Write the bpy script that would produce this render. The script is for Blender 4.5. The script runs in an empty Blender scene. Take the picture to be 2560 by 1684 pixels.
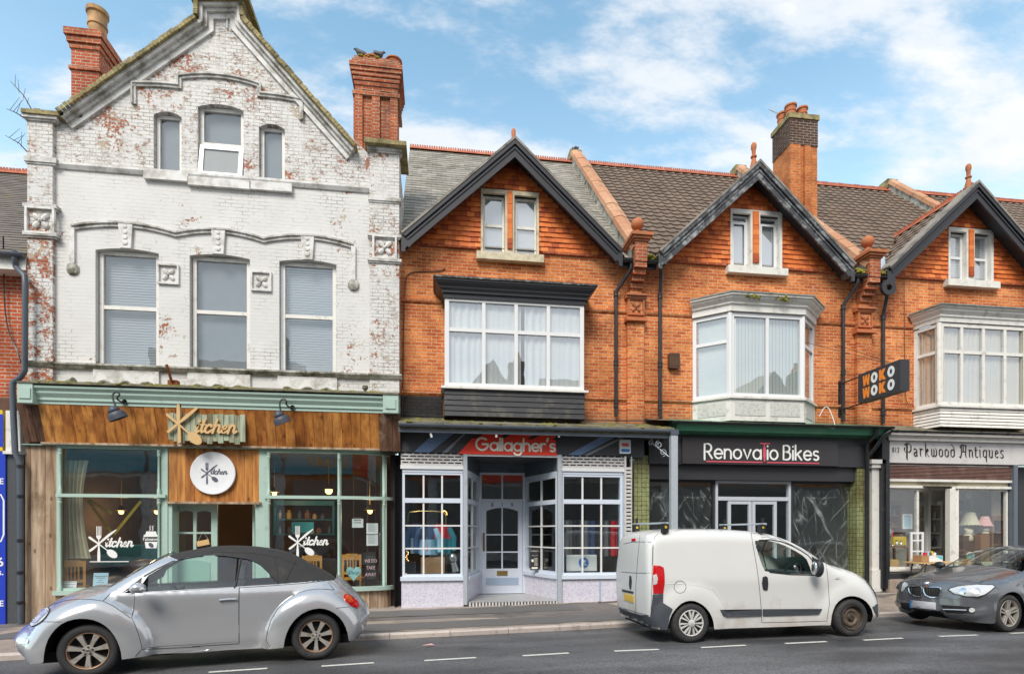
import bpy, bmesh, math, random
from math import sin, cos, tan, atan, radians as R, pi
from mathutils import Vector, Matrix
from mathutils.geometry import delaunay_2d_cdt
random.seed(7)
sc = bpy.context.scene
COL = sc.collection
# ---------------------------------------------------------------- camera
TH = R(7.65); FPX = 1400.0; HY = 1330.0; CZ = 1.70; CY = -12.6
cam = bpy.data.cameras.new('camera')
cam.sensor_width = 36; cam.lens = 36*FPX/2560; cam.shift_y = (HY-842)/2560
cam.clip_end = 3000
co = bpy.data.objects.new('camera', cam); COL.objects.link(co)
co.location = (0, CY, CZ); co.rotation_euler = (pi/2, 0, -TH)
sc.camera = co
# ---------------------------------------------------------------- world and sun
SUN_EL = R(47); SUN_AZ = R(208)      # azimuth measured clockwise from +y; the sun stands behind the camera's left shoulder
def N(nt, typ, ins=None, **props):
 n = nt.nodes.new(typ)
 for k, v in props.items(): setattr(n, k, v)
 for k, v in (ins or {}).items():
  s = n.inputs[k]
  if isinstance(v, bpy.types.NodeSocket): nt.links.new(v, s)
  else: s.default_value = v
 return n
def mix(nt, fac, a, b, mode='MIX'):
 m = N(nt, 'ShaderNodeMix', data_type='RGBA', blend_type=mode)
 for i, v in ((0, fac), (6, a), (7, b)):
  if isinstance(v, bpy.types.NodeSocket): nt.links.new(v, m.inputs[i])
  else: m.inputs[i].default_value = v if i == 0 else (tuple(v)+(1,))[:4]
 return m.outputs[2]
def ramp(nt, v, a, b, smooth=False):
 return N(nt, 'ShaderNodeMapRange', {0: v, 1: a, 2: b, 3: 0.0, 4: 1.0}, clamp=True, interpolation_type='SMOOTHSTEP' if smooth else 'LINEAR').outputs[0]
def math_(nt, op, a, b=0.0, c=None):
 d = {0: a, 1: b}
 if c is not None: d[2] = c
 return N(nt, 'ShaderNodeMath', d, operation=op).outputs[0]
def noise(nt, vec, scale, detail=4, rough=.55):
 return N(nt, 'ShaderNodeTexNoise', {'Vector': vec, 'Scale': scale, 'Detail': detail, 'Roughness': rough}).outputs[0]
w = bpy.data.worlds.new('World'); sc.world = w; w.use_nodes = True
nt = w.node_tree; nt.nodes.clear()
sky = N(nt, 'ShaderNodeTexSky', sky_type='NISHITA', sun_disc=False, sun_elevation=SUN_EL, sun_rotation=SUN_AZ, air_density=1.0, dust_density=0.4, ozone_density=1.6)
tc = N(nt, 'ShaderNodeTexCoord'); sep = N(nt, 'ShaderNodeSeparateXYZ', {0: tc.outputs['Generated']})
zc = math_(nt, 'MAXIMUM', sep.outputs[2], .06)
flat = N(nt, 'ShaderNodeCombineXYZ', {0: math_(nt, 'DIVIDE', sep.outputs[0], math_(nt, 'ADD', zc, .25)), 1: math_(nt, 'DIVIDE', sep.outputs[1], math_(nt, 'ADD', zc, .25)), 2: 0.37}).outputs[0]
st = N(nt, 'ShaderNodeMapping', {'Vector': flat, 'Rotation': (0, 0, R(35)), 'Scale': (1.0, 2.0, 1)}).outputs[0]
n1 = noise(nt, flat, 1.15, 7, .55); n2 = noise(nt, st, 2.6, 8, .62)
# cloud bank low to the right of the street, wisps elsewhere
side = math_(nt, 'ADD', math_(nt, 'MULTIPLY', sep.outputs[0], .62), math_(nt, 'MULTIPLY', sep.outputs[2], -.30))
dens = math_(nt, 'ADD', math_(nt, 'ADD', math_(nt, 'MULTIPLY', n1, .7), math_(nt, 'MULTIPLY', n2, .55)), math_(nt, 'MULTIPLY', side, .55))
cl = math_(nt, 'MAXIMUM', ramp(nt, dens, .72, .86, True), math_(nt, 'MULTIPLY', ramp(nt, math_(nt, 'ADD', math_(nt, 'MULTIPLY', n2, .75), math_(nt, 'MULTIPLY', n1, .25)), .47, .60, True), .80))
behind = ramp(nt, math_(nt, 'MULTIPLY', sep.outputs[1], -1.0), -.1, .5)
cl = math_(nt, 'MAXIMUM', cl, math_(nt, 'MULTIPLY', behind, math_(nt, 'ADD', .80, math_(nt, 'MULTIPLY', n1, .25))))
shade = mix(nt, ramp(nt, n2, .35, .7), (4.2, 4.45, 4.8), (5.2, 5.2, 5.2))
pale = mix(nt, ramp(nt, sep.outputs[2], .72, .22, True), (.35, .28, .1), (2.1, 1.75, 1.1))
blue = mix(nt, 1.0, mix(nt, 1.0, sky.outputs[0], (1.15, 1.6, 1.45), 'MULTIPLY'), pale, 'ADD')
skyc = mix(nt, cl, blue, shade)
SKY_STRENGTH = .084
bg = N(nt, 'ShaderNodeBackground', {0: skyc, 1: SKY_STRENGTH})
N(nt, 'ShaderNodeOutputWorld', {0: bg.outputs[0]})
sl = bpy.data.lights.new('sun', 'SUN'); sl.energy = 1.4; sl.angle = R(24); sl.color = (1, .94, .86)
so = bpy.data.objects.new('sun', sl); COL.objects.link(so)
sd = Vector((sin(SUN_AZ)*cos(SUN_EL), cos(SUN_AZ)*cos(SUN_EL), sin(SUN_EL)))
so.rotation_euler = sd.to_track_quat('Z', 'Y').to_euler(); so.location = (0, -30, 40)
vs = sc.view_settings; vs.view_transform = 'Standard'; vs.look = 'None'; vs.exposure = 1.3; vs.gamma = 1
try:
 sc.cycles.max_bounces = 8; sc.cycles.transparent_max_bounces = 16; sc.cycles.caustics_reflective = False
except Exception: pass
# ---------------------------------------------------------------- projection helpers: where a line of sight meets a wall plane or the ground
def ray(px, py):
 u = (px-1280)/FPX; v = (HY-py)/FPX
 return sin(TH)+u*cos(TH), cos(TH)-u*sin(TH), v
def P(px, py, Y=0.):
 d = ray(px, py); t = (Y-CY)/d[1]
 return t*d[0], CZ+t*d[2]
def X(px, Y=0.): return P(px, 0, Y)[0]
def Zh(px, py, Y=0.): return P(px, py, Y)[1]
def G(px, py, z=0.):
 d = ray(px, py); t = (z-CZ)/d[2]
 return t*d[0], CY+t*d[1]
# ---------------------------------------------------------------- mesh builder
class MB:
 def __init__(s): s.v = []; s.f = []; s.m = []; s.M = None; s.mi = 0
 def add(s, vs, fs):
  b = len(s.v)
  for p in vs:
   p = Vector(p)
   s.v.append(s.M @ p if s.M else p)
  for f in fs: s.f.append([i+b for i in f]); s.m.append(s.mi)
 def box(s, x0, x1, y0, y1, z0, z1):
  s.add([(x, y, z) for z in (z0, z1) for y in (y0, y1) for x in (x0, x1)],
              [(0, 2, 3, 1), (4, 5, 7, 6), (0, 1, 5, 4), (1, 3, 7, 5), (3, 2, 6, 7), (2, 0, 4, 6)])
  return s
 def prism(s, poly, a, b, ax='y'):
  n = len(poly)
  f = {'y': lambda p, t: (p[0], t, p[1]), 'x': lambda p, t: (t, p[0], p[1]), 'z': lambda p, t: (p[0], p[1], t)}[ax]
  s.add([f(p, a) for p in poly]+[f(p, b) for p in poly],
              [list(range(n)), list(range(2*n-1, n-1, -1))]+[(i, i+n, (i+1) % n+n, (i+1) % n) for i in range(n)])
  return s
 def tube(s, pts, r, n=8, cap=True):
  pts = [Vector(p) for p in pts]; k = len(pts)
  rs = r if isinstance(r, (list, tuple)) else [r]*k
  vs = []; up = None
  for i, p in enumerate(pts):
   d = (pts[min(i+1, k-1)]-pts[max(i-1, 0)]).normalized()
   if up is None: up = Vector((0, 0, 1)) if abs(d.z) < .9 else Vector((1, 0, 0))
   a = d.cross(up).normalized(); up = a.cross(d).normalized()
   for j in range(n):
    t = 2*pi*j/n; vs.append(p+(a*cos(t)+up*sin(t))*rs[i])
  fs = [(i*n+j, i*n+(j+1) % n, (i+1)*n+(j+1) % n, (i+1)*n+j) for i in range(k-1) for j in range(n)]
  if cap: fs += [list(range(n))[::-1], list(range((k-1)*n, k*n))]
  s.add(vs, fs); return s
 def lathe(s, prof, c, ax='z', n=16):
  vs = []
  for r, h in prof:
   for j in range(n):
    t = 2*pi*j/n; a, b = r*cos(t), r*sin(t)
    vs.append({'z': (c[0]+a, c[1]+b, c[2]+h), 'y': (c[0]+a, c[1]+h, c[2]+b), 'x': (c[0]+h, c[1]+a, c[2]+b)}[ax])
  k = len(prof)
  fs = [(i*n+j, i*n+(j+1) % n, (i+1)*n+(j+1) % n, (i+1)*n+j) for i in range(k-1) for j in range(n)]
  fs += [list(range(n))[::-1], list(range((k-1)*n, k*n))]
  s.add(vs, fs); return s
 def ball(s, c, r, n=12, sc=(1, 1, 1)):
  vs = []; m = n//2
  for i in range(m+1):
   a = pi*i/m
   for j in range(n):
    t = 2*pi*j/n; vs.append((c[0]+r*sc[0]*sin(a)*cos(t), c[1]+r*sc[1]*sin(a)*sin(t), c[2]-r*sc[2]*cos(a)))
  s.add(vs, [(i*n+j, i*n+(j+1) % n, (i+1)*n+(j+1) % n, (i+1)*n+j) for i in range(m) for j in range(n)])
  return s
 def grid(s, fn, nu, nv):
  s.add([fn(i/nu, j/nv) for j in range(nv+1) for i in range(nu+1)],
              [(j*(nu+1)+i, j*(nu+1)+i+1, (j+1)*(nu+1)+i+1, (j+1)*(nu+1)+i) for j in range(nv) for i in range(nu)])
  return s
 def wall(s, outer, holes, y, depth, odepth=None, fn=None, back=False):
  """flat wall in the xz plane with openings; the reveals run back by depth"""
  tri, pts = fill2d(outer, holes)
  s.add([(p[0], y, p[1]) for p in pts], tri)
  for ring, d in [(h, depth) for h in holes]+[(outer, odepth if odepth is not None else depth)]:
   n = len(ring)
   s.add([(p[0], y, p[1]) for p in ring]+[(p[0], y+d, p[1]) for p in ring], [(i, (i+1) % n, (i+1) % n+n, i+n) for i in range(n)])
  return s
 def sweep(s, path, prof, closed_prof=True):
  """path in plan [(x,y)], the outside is on its right-hand (street) side; prof [(out,z)]"""
  k = len(path); nrm = []
  for i in range(k):
   d1 = Vector(path[i])-Vector(path[i-1]) if i else None
   d2 = Vector(path[i+1])-Vector(path[i]) if i < k-1 else None
   d1 = d1 or d2; d2 = d2 or d1
   a = Vector((d1.y, -d1.x)).normalized(); b = Vector((d2.y, -d2.x)).normalized()
   m = (a+b); m = m/max(.3, m.dot(a)); nrm.append(m)
  n = len(prof)
  vs = [(path[i][0]+nrm[i].x*o, path[i][1]+nrm[i].y*o, z) for i in range(k) for o, z in prof]
  fs = [(i*n+j, i*n+(j+1) % n, (i+1)*n+(j+1) % n, (i+1)*n+j) for i in range(k-1) for j in range(n if closed_prof else n-1)]
  if closed_prof: fs += [list(range(n))[::-1], list(range((k-1)*n, k*n))]
  s.add(vs, fs); return s
def fill2d(outer, holes=(), extra=()):
 rings = [outer]+list(holes); pts = []; edges = []
 for r in rings:
  b = len(pts); pts += [Vector(p[:2]) for p in r]; edges += [(b+i, b+(i+1) % len(r)) for i in range(len(r))]
 pts += [Vector(p) for p in extra]
 res = delaunay_2d_cdt(pts, edges, [], 0, 1e-5)
 vo = res[0]; out = []
 for f in res[2]:
  cx = sum(vo[i].x for i in f)/len(f); cy = sum(vo[i].y for i in f)/len(f)
  if inside((cx, cy), outer) and not any(inside((cx, cy), h) for h in holes): out.append(list(f))
 return out, [(v.x, v.y) for v in vo]
def inside(p, ring):
 c = False; n = len(ring); x, y = p
 for i in range(n):
  x1, y1 = ring[i][:2]; x2, y2 = ring[i-1][:2]
  if (y1 > y) != (y2 > y) and x < (x2-x1)*(y-y1)/(y2-y1)+x1: c = not c
 return c
WL = {}
def wloc(o):
 l = Vector((0, 0, 0))
 while o: l = l+o.location; o = o.parent
 return l
def thing(name, label, cat, loc=(0, 0, 0), group=None, rz=0):
 o = bpy.data.objects.new(name, None); COL.objects.link(o); o.location = loc; o.rotation_euler = (0, 0, rz)
 o.empty_display_size = .2
 return tag(o, label, cat, group)
def tag(o, label, cat, group=None):
 o['label'] = label; o['category'] = cat
 if group: o['group'] = group
 return o
def part(name, mb, mats, parent=None, smooth=False, label=None, local=False, kind=None):
 if not isinstance(mats, (list, tuple)): mats = [mats]
 off = Vector((0, 0, 0)) if (local or parent is None) else wloc(parent)
 me = bpy.data.meshes.new(name)
 me.from_pydata([tuple(p-off) for p in mb.v], [], mb.f)
 for m in mats: me.materials.append(m)
 me.polygons.foreach_set('material_index', mb.m)
 bm = bmesh.new(); bm.from_mesh(me); bmesh.ops.recalc_face_normals(bm, faces=bm.faces); bm.to_mesh(me); bm.free()
 if smooth:
  me.polygons.foreach_set('use_smooth', [True]*len(me.polygons))
  try: me.set_sharp_from_angle(angle=R(38 if smooth is True else smooth))
  except Exception: pass
 o = bpy.data.objects.new(name, me); COL.objects.link(o)
 if parent: o.parent = parent
 if label: o['label'] = label
 if kind: o['kind'] = kind
 return o
def single(name, mb, mats, label, cat, group=None, smooth=False):
 """a thing that is one mesh: origin at the middle of its base"""
 xs = [p.x for p in mb.v]; ys = [p.y for p in mb.v]; zs = [p.z for p in mb.v]
 c = Vector(((min(xs)+max(xs))/2, (min(ys)+max(ys))/2, min(zs)))
 mb.v = [p-c for p in mb.v]
 o = part(name, mb, mats, None, smooth); o.location = c
 return tag(o, label, cat, group)
def copy_tree(o, parent=None):
 c = o.copy(); COL.objects.link(c); c.parent = parent
 for ch in list(o.children): copy_tree(ch, c)
 return c
# ---------------------------------------------------------------- materials
def srgb(r, g, b):
 f = lambda c: (c/255)/12.92 if c <= 10 else ((c/255+.055)/1.055)**2.4
 return (f(r), f(g), f(b))
def newmat(name):
 m = bpy.data.materials.new(name); m.use_nodes = True
 nt = m.node_tree; nt.nodes.clear()
 return m, nt
def finish(nt, color, rough=.6, metal=0., bump=None, bstr=.3, bdist=.01, coat=0., spec=.5, extra=None):
 d = {'Base Color': color if isinstance(color, bpy.types.NodeSocket) else (tuple(color)+(1,))[:4], 'Roughness': rough, 'Metallic': metal, 'Coat Weight': coat, 'Coat Roughness': .04, 'Specular IOR Level': spec}
 if bump is not None:
  d['Normal'] = N(nt, 'ShaderNodeBump', {'Height': bump, 'Strength': bstr, 'Distance': bdist}).outputs[0]
 p = N(nt, 'ShaderNodeBsdfPrincipled', d)
 for k, v in (extra or {}).items(): p.inputs[k].default_value = v
 N(nt, 'ShaderNodeOutputMaterial', {0: p.outputs[0]})
 return p
def posn(nt, obj=False):
 if obj: return N(nt, 'ShaderNodeTexCoord').outputs['Object']
 return N(nt, 'ShaderNodeNewGeometry').outputs['Position']
def wallvec(nt):
 s = N(nt, 'ShaderNodeSeparateXYZ', {0: posn(nt)})
 return N(nt, 'ShaderNodeCombineXYZ', {0: math_(nt, 'ADD', s.outputs[0], s.outputs[1]), 1: s.outputs[2], 2: 0.0}).outputs[0], s
def plain(name, c, rough=.55, var=.12, scale=6., metal=0., coat=0., bump=0., spec=.5, obj=False, dirt=None, dirt_amt=.5, dscale=2.5):
 """paint, stone, metal: a base colour with fine mottling and optional patches of dirt"""
 m, nt = newmat(name); p = posn(nt, obj)
 n = noise(nt, p, scale, 6, .6)
 col = mix(nt, n, [x*(1-var) for x in c], [min(1, x*(1+var)) for x in c])
 if dirt:
  d = ramp(nt, noise(nt, p, dscale, 8, .68), .62-.22*dirt_amt, .80-.15*dirt_amt)
  col = mix(nt, math_(nt, 'MULTIPLY', d, min(1, .45+dirt_amt*.5)), col, dirt)
 finish(nt, col, rough, metal, noise(nt, p, scale*6, 4) if bump else None, bump, .004, coat, spec)
 return m
def island(name, cols, rough=.65, grain=None, dirt=None, dirt_amt=.3, bump=.25, dscale=3., spec=.4):
 """tiles, boards, slates: every separate piece takes its own tone"""
 m, nt = newmat(name); p = posn(nt)
 rnd = N(nt, 'ShaderNodeNewGeometry').outputs['Random Per Island']
 cr = N(nt, 'ShaderNodeValToRGB', {0: rnd}); e = cr.color_ramp.elements
 while len(e) < len(cols): e.new(.5)
 for i, c in enumerate(cols): e[i].position = i/(len(cols)-1); e[i].color = tuple(c)+(1,)
 col = cr.outputs[0]
 if grain:
  off = N(nt, 'ShaderNodeVectorMath', {0: p, 1: N(nt, 'ShaderNodeCombineXYZ', {0: math_(nt, 'MULTIPLY', rnd, 37.), 1: 0., 2: math_(nt, 'MULTIPLY', rnd, 91.)}).outputs[0]}, operation='ADD').outputs[0]
  mp = N(nt, 'ShaderNodeMapping', {'Vector': off, 'Scale': grain}).outputs[0]
  g = noise(nt, mp, 1., 6, .6)
  col = mix(nt, ramp(nt, g, .38, .68), col, mix(nt, 1., col, (.34, .24, .17), 'MULTIPLY'))
  kn = N(nt, 'ShaderNodeTexVoronoi', {'Vector': N(nt, 'ShaderNodeMapping', {'Vector': off, 'Scale': (5., 5., 2.6)}).outputs[0], 'Scale': 1.}).outputs[0]
  col = mix(nt, math_(nt, 'MULTIPLY', ramp(nt, kn, .17, .06), .75), col, mix(nt, 1., col, (.2, .12, .08), 'MULTIPLY'))
  hb = g
 else:
  hb = noise(nt, p, 30., 5)
  col = mix(nt, noise(nt, p, 14., 5), mix(nt, 1., col, (.78, .78, .78), 'MULTIPLY'), mix(nt, 1., col, (1.18, 1.18, 1.18), 'MULTIPLY'))
 if dirt:
  d = ramp(nt, noise(nt, p, dscale, 8, .65), .64-.2*dirt_amt, .82-.15*dirt_amt)
  col = mix(nt, math_(nt, 'MULTIPLY', d, .8), col, dirt)
 finish(nt, col, rough, 0, hb, bump, .005, 0, spec)
 return m
def brick(name, c1, c2, mortar, dirt=None, dirt_amt=.35, bw=.225, rh=.075, ms=.009, rough=.8, low=None, off=.5):
 m, nt = newmat(name); v, s = wallvec(nt); p = posn(nt)
 b = N(nt, 'ShaderNodeTexBrick', {'Vector': v, 'Color1': tuple(c1)+(1,), 'Color2': tuple(c2)+(1,), 'Mortar': tuple(mortar)+(1,), 'Scale': 1., 'Mortar Size': ms, 'Mortar Smooth': .15, 'Bias': 0., 'Brick Width': bw, 'Row Height': rh}, offset=off)
 col = b.outputs[0]
 n = noise(nt, p, 1.1, 6, .62)
 col = mix(nt, ramp(nt, n, .36, .66), mix(nt, 1., col, (1.18, 1.22, 1.26), 'MULTIPLY'), mix(nt, 1., col, (.66, .56, .50), 'MULTIPLY'))
 f = noise(nt, p, 22., 6, .7)
 col = mix(nt, ramp(nt, f, .3, .7), mix(nt, 1., col, (.62, .58, .55), 'MULTIPLY'), mix(nt, 1., col, (1.3, 1.3, 1.3), 'MULTIPLY'))
 if dirt:
  st = N(nt, 'ShaderNodeMapping', {'Vector': p, 'Scale': (1.6, 1.6, .55)}).outputs[0]
  d = ramp(nt, noise(nt, st, 1.5, 8, .7), .66-.2*dirt_amt, .85-.15*dirt_amt)
  col = mix(nt, math_(nt, 'MULTIPLY', d, .75), col, dirt)
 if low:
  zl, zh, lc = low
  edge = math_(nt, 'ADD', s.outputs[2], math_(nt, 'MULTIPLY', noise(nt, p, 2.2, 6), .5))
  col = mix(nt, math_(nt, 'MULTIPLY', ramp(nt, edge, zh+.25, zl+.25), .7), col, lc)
 hb = math_(nt, 'SUBTRACT', math_(nt, 'MULTIPLY', f, .25), b.outputs[1])
 finish(nt, col, rough, 0, hb, .55, .008, 0, .3)
 return m
def painted_brick(name, peel, dirt_amt=.4, lowpeel=0., smoothness=0.):
 """old masonry paint over red brick: it flakes off in patches and along the joints"""
 m, nt = newmat(name); v, s = wallvec(nt); p = posn(nt)
 b = N(nt, 'ShaderNodeTexBrick', {'Vector': v, 'Color1': (.40, .085, .022, 1), 'Color2': (.30, .06, .02, 1), 'Mortar': (.34, .27, .2, 1), 'Scale': 1., 'Mortar Size': .008, 'Mortar Smooth': .2, 'Brick Width': .225, 'Row Height': .075})
 big = noise(nt, p, .75, 4, .6); mid = noise(nt, p, 3.2, 8, .7); fine = noise(nt, p, 17., 5, .7)
 amt = math_(nt, 'ADD', math_(nt, 'MULTIPLY', big, .34), math_(nt, 'ADD', math_(nt, 'MULTIPLY', mid, .44), math_(nt, 'MULTIPLY', fine, .36)))
 if lowpeel:
  amt = math_(nt, 'ADD', amt, math_(nt, 'MULTIPLY', math_(nt, 'MULTIPLY', ramp(nt, s.outputs[2], 8.4, 5.6), ramp(nt, s.outputs[0], -6.9, -7.5)), lowpeel))
 th = .675-peel*.23; pk = ramp(nt, amt, th, th+.012)
 paint = mix(nt, noise(nt, p, 2., 5), (.62, .607, .58), (.77, .762, .74))
 joint = b.outputs[1]
 # dirty joints, only in weathered patches
 wj = ramp(nt, noise(nt, p, 1.4, 7, .68), .54-.16*dirt_amt, .70-.1*dirt_amt)
 paint = mix(nt, math_(nt, 'MULTIPLY', math_(nt, 'MULTIPLY', joint, wj), .75), paint, (.17, .15, .12))
 soot = ramp(nt, noise(nt, N(nt, 'ShaderNodeMapping', {'Vector': p, 'Scale': (2.2, 2.2, 1.)}).outputs[0], 1.9, 9, .74), .66-.16*dirt_amt, .86-.1*dirt_amt)
 paint = mix(nt, math_(nt, 'MULTIPLY', soot, .62), paint, (.20, .17, .125))
 sp = math_(nt, 'MULTIPLY', ramp(nt, noise(nt, N(nt, 'ShaderNodeMapping', {'Vector': p, 'Scale': (.7, .7, 1.6)}).outputs[0], 9., 9, .8), .645-.10*dirt_amt, .68-.09*dirt_amt), ramp(nt, noise(nt, p, 1.1, 4), .60-.25*dirt_amt, .68-.2*dirt_amt))
 paint = mix(nt, math_(nt, 'MULTIPLY', sp, .85), paint, mix(nt, mid, (.10, .075, .055), (.33, .16, .09)))
 bare = mix(nt, ramp(nt, noise(nt, p, 1.7, 3), .52, .6), b.outputs[0], mix(nt, fine, (.42, .33, .2), (.55, .46, .32)))
 rim = ramp(nt, amt, th-.018, th)
 paint = mix(nt, math_(nt, 'MULTIPLY', rim, .6), paint, (.3, .25, .19))
 col = mix(nt, pk, paint, bare)
 hb = math_(nt, 'SUBTRACT', math_(nt, 'MULTIPLY', fine, .2), math_(nt, 'ADD', math_(nt, 'MULTIPLY', joint, .55), math_(nt, 'MULTIPLY', pk, .5)))
 finish(nt, col, .62, 0, hb, .45, .008, 0, .35)
 return m
def glassmat(name, tint=(.92, .96, .96), refl=.10, rough=.0, dirty=0., k=1.0):
 m, nt = newmat(name)
 fr = N(nt, 'ShaderNodeFresnel', {'IOR': math_(nt, 'SUBTRACT', 1.5, math_(nt, 'MULTIPLY', N(nt, 'ShaderNodeNewGeometry').outputs['Backfacing'], .8333))}).outputs[0]
 fac = math_(nt, 'ADD', math_(nt, 'MULTIPLY', fr, k), refl)
 wob = N(nt, 'ShaderNodeBump', {'Height': noise(nt, posn(nt), 1.3, 2), 'Strength': .05, 'Distance': .05}).outputs[0]
 gl = N(nt, 'ShaderNodeBsdfGlossy', {'Roughness': rough, 'Color': (.95, .97, 1, 1), 'Normal': wob})
 tr = N(nt, 'ShaderNodeBsdfTransparent', {'Color': tuple(tint)+(1,)})
 base = tr.outputs[0]
 if dirty:
  df = N(nt, 'ShaderNodeBsdfDiffuse', {'Color': (.5, .52, .53, 1)})
  base = N(nt, 'ShaderNodeMixShader', {0: math_(nt, 'MULTIPLY', ramp(nt, noise(nt, posn(nt), 3., 7, .7), .3, .8), dirty), 1: tr.outputs[0], 2: df.outputs[0]}).outputs[0]
 mx = N(nt, 'ShaderNodeMixShader', {0: fac, 1: base, 2: gl.outputs[0]})
 N(nt, 'ShaderNodeOutputMaterial', {0: mx.outputs[0]})
 return m
def emit(name, c, s):
 m, nt = newmat(name); e = N(nt, 'ShaderNodeEmission', {0: tuple(c)+(1,), 1: s}); N(nt, 'ShaderNodeOutputMaterial', {0: e.outputs[0]}); return m
# ---------------------------------------------------------------- material set
M = {}
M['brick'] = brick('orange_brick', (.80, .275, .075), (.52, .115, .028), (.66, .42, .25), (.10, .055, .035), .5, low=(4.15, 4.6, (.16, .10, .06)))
M['brick_dark'] = brick('sooty_brick', (.05, .035, .032), (.085, .045, .035), (.30, .24, .18), None)
M['brick_black'] = brick('black_painted_brick', (.03, .03, .032), (.04, .038, .038), (.022, .022, .022), (.10, .11, .05), .4)
M['brick_red'] = brick('red_brick', (.52, .11, .035), (.40, .075, .026), (.50, .42, .34), (.12, .06, .04), .4)
M['brick_chim'] = brick('chimney_brick', (.50, .13, .05), (.36, .085, .035), (.46, .33, .22), (.10, .06, .045), .55)
M['white_brick'] = painted_brick('white_painted_brick', .06, .30)
M['white_pier'] = painted_brick('flaking_white_brick', .215, 1.0, .085)
M['white_gable'] = painted_brick('weathered_white_brick', .18, 1.05)
M['white_trim'] = plain('white_stucco', (.74, .73, .705), .6, .06, 5, dirt=(.24, .21, .16), dirt_amt=.75, dscale=3.4, bump=.2)
M['moss_trim'] = plain('mossy_stucco', (.60, .58, .52), .8, .15, 7, dirt=(.10, .095, .05), dirt_amt=1.15, dscale=4.2, bump=.5)
M['coping'] = plain('lichen_coping', (.40, .33, .16), .9, .35, 9, dirt=(.09, .075, .03), dirt_amt=1., dscale=5., bump=.6)
M['moss'] = plain('moss', (.30, .27, .03), .95, .5, 14, bump=.9, dirt=(.07, .09, .02), dirt_amt=.9, dscale=9)
M['tile_hang'] = island('hung_clay_tile', [(.56, .125, .03), (.74, .20, .045), (.64, .15, .035), (.36, .07, .022), (.68, .17, .04), (.78, .25, .065)], .7, None, (.10, .05, .035), .32)
M['slate'] = island('grey_slate', [(.27, .247, .205), (.36, .33, .28), (.31, .284, .24), (.23, .212, .18), (.40, .368, .31)], .62, None, (.16, .14, .085), .62, dscale=1.5)
M['pantile'] = island('brown_pantile', [(.135, .093, .066), (.20, .14, .098), (.165, .114, .08)], .6, None, (.17, .145, .10), .35, dscale=2.4)
M['tile_grey'] = island('grey_roof_tile', [(.14, .115, .10), (.19, .16, .135), (.165, .14, .12)], .7, None, (.17, .17, .04), .4)
M['ridge'] = island('red_ridge_tile', [(.46, .13, .06), (.38, .10, .05), (.52, .17, .08)], .75, None, (.16, .1, .05), .4)
M['terracotta'] = plain('terracotta', (.50, .16, .06), .75, .22, 5, dirt=(.13, .08, .05), dirt_amt=.7, bump=.4)
M['buff_pot'] = plain('buff_clay', (.50, .29, .12), .75, .2, 6, dirt=(.16, .1, .05), dirt_amt=.8, bump=.4)
M['coping_stone'] = island('brick_coping', [(.52, .27, .15), (.46, .22, .12), (.57, .32, .19)], .85, None, (.17, .13, .07), .6)
M['barge'] = plain('black_bargeboard', (.028, .028, .034), .42, .2, 5, dirt=(.45, .43, .40), dirt_amt=-.55, dscale=7, bump=.3)
M['barge_worn'] = plain('peeling_bargeboard', (.048, .05, .056), .55, .3, 6, dirt=(.52, .53, .53), dirt_amt=.62, dscale=5.5, bump=.6)
M['barge_cap'] = plain('grey_verge', (.30, .27, .23), .8, .3, 8, dirt=(.06, .055, .05), dirt_amt=.8, bump=.5)
M['stone'] = plain('cream_stone', (.66, .58, .42), .8, .1, 8, dirt=(.25, .2, .13), dirt_amt=.55, dscale=4.5, bump=.4)
M['stone_white'] = plain('white_stone', (.76, .74, .68), .7, .06, 8, dirt=(.36, .33, .28), dirt_amt=.5, dscale=4.5, bump=.3)
M['white_paint'] = plain('white_paint', (.78, .78, .775), .4, .05, 4, dirt=(.42, .37, .3), dirt_amt=.05, dscale=5)
M['white_aged'] = plain('aged_white_paint', (.78, .76, .71), .5, .08, 5, dirt=(.30, .25, .18), dirt_amt=.38, dscale=5.5, bump=.25)
M['pvc'] = plain('white_pvc', (.78, .79, .80), .3, .03, 3)
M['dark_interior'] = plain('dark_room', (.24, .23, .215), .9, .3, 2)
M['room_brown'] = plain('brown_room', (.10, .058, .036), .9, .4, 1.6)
M['mint'] = plain('mint_paint', (.42, .56, .49), .42, .06, 5, dirt=(.2, .24, .19), dirt_amt=.25, dscale=6)
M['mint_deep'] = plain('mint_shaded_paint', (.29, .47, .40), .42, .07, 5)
M['teal'] = plain('teal_paint', (.02, .17, .21), .45, .15, 3)
M['timber'] = island('stained_timber', [(.56, .215, .042), (.66, .285, .065), (.47, .165, .03), (.74, .35, .09), (.42, .14, .026), (.60, .25, .05)], .55, (8., 8., .9), (.06, .028, .012), .3, .35, 2.2)
M['timber_grey'] = island('weathered_timber', [(.50, .37, .25), (.56, .43, .31), (.44, .32, .21)], .75, (9., 9., .7), (.16, .10, .05), .45, .5, 1.6)
M['timber_dark'] = island('rotten_timber', [(.12, .06, .035), (.17, .09, .055), (.10, .05, .03)], .8, (10., 10., .8), (.34, .24, .17), .45, .5)
M['pine'] = plain('pine_wood', (.62, .29, .055), .45, .2, 5)
M['pine_pale'] = plain('pale_plywood', (.66, .43, .19), .55, .15, 6)
M['signboard'] = island('sage_board', [(.37, .43, .30), (.42, .48, .345), (.40, .46, .33), (.44, .49, .37)], .6, (8., 8., 1.2), (.2, .22, .15), .2)
M['black_metal'] = plain('black_metal', (.022, .022, .026), .4, .2, 6)
M['gutter_black'] = plain('black_iron', (.02, .021, .025), .38, .3, 5, dirt=(.12, .105, .085), dirt_amt=.25, dscale=6, bump=.3)
M['grey_pipe'] = plain('grey_pipe', (.085, .10, .125), .4, .15, 5)
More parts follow.
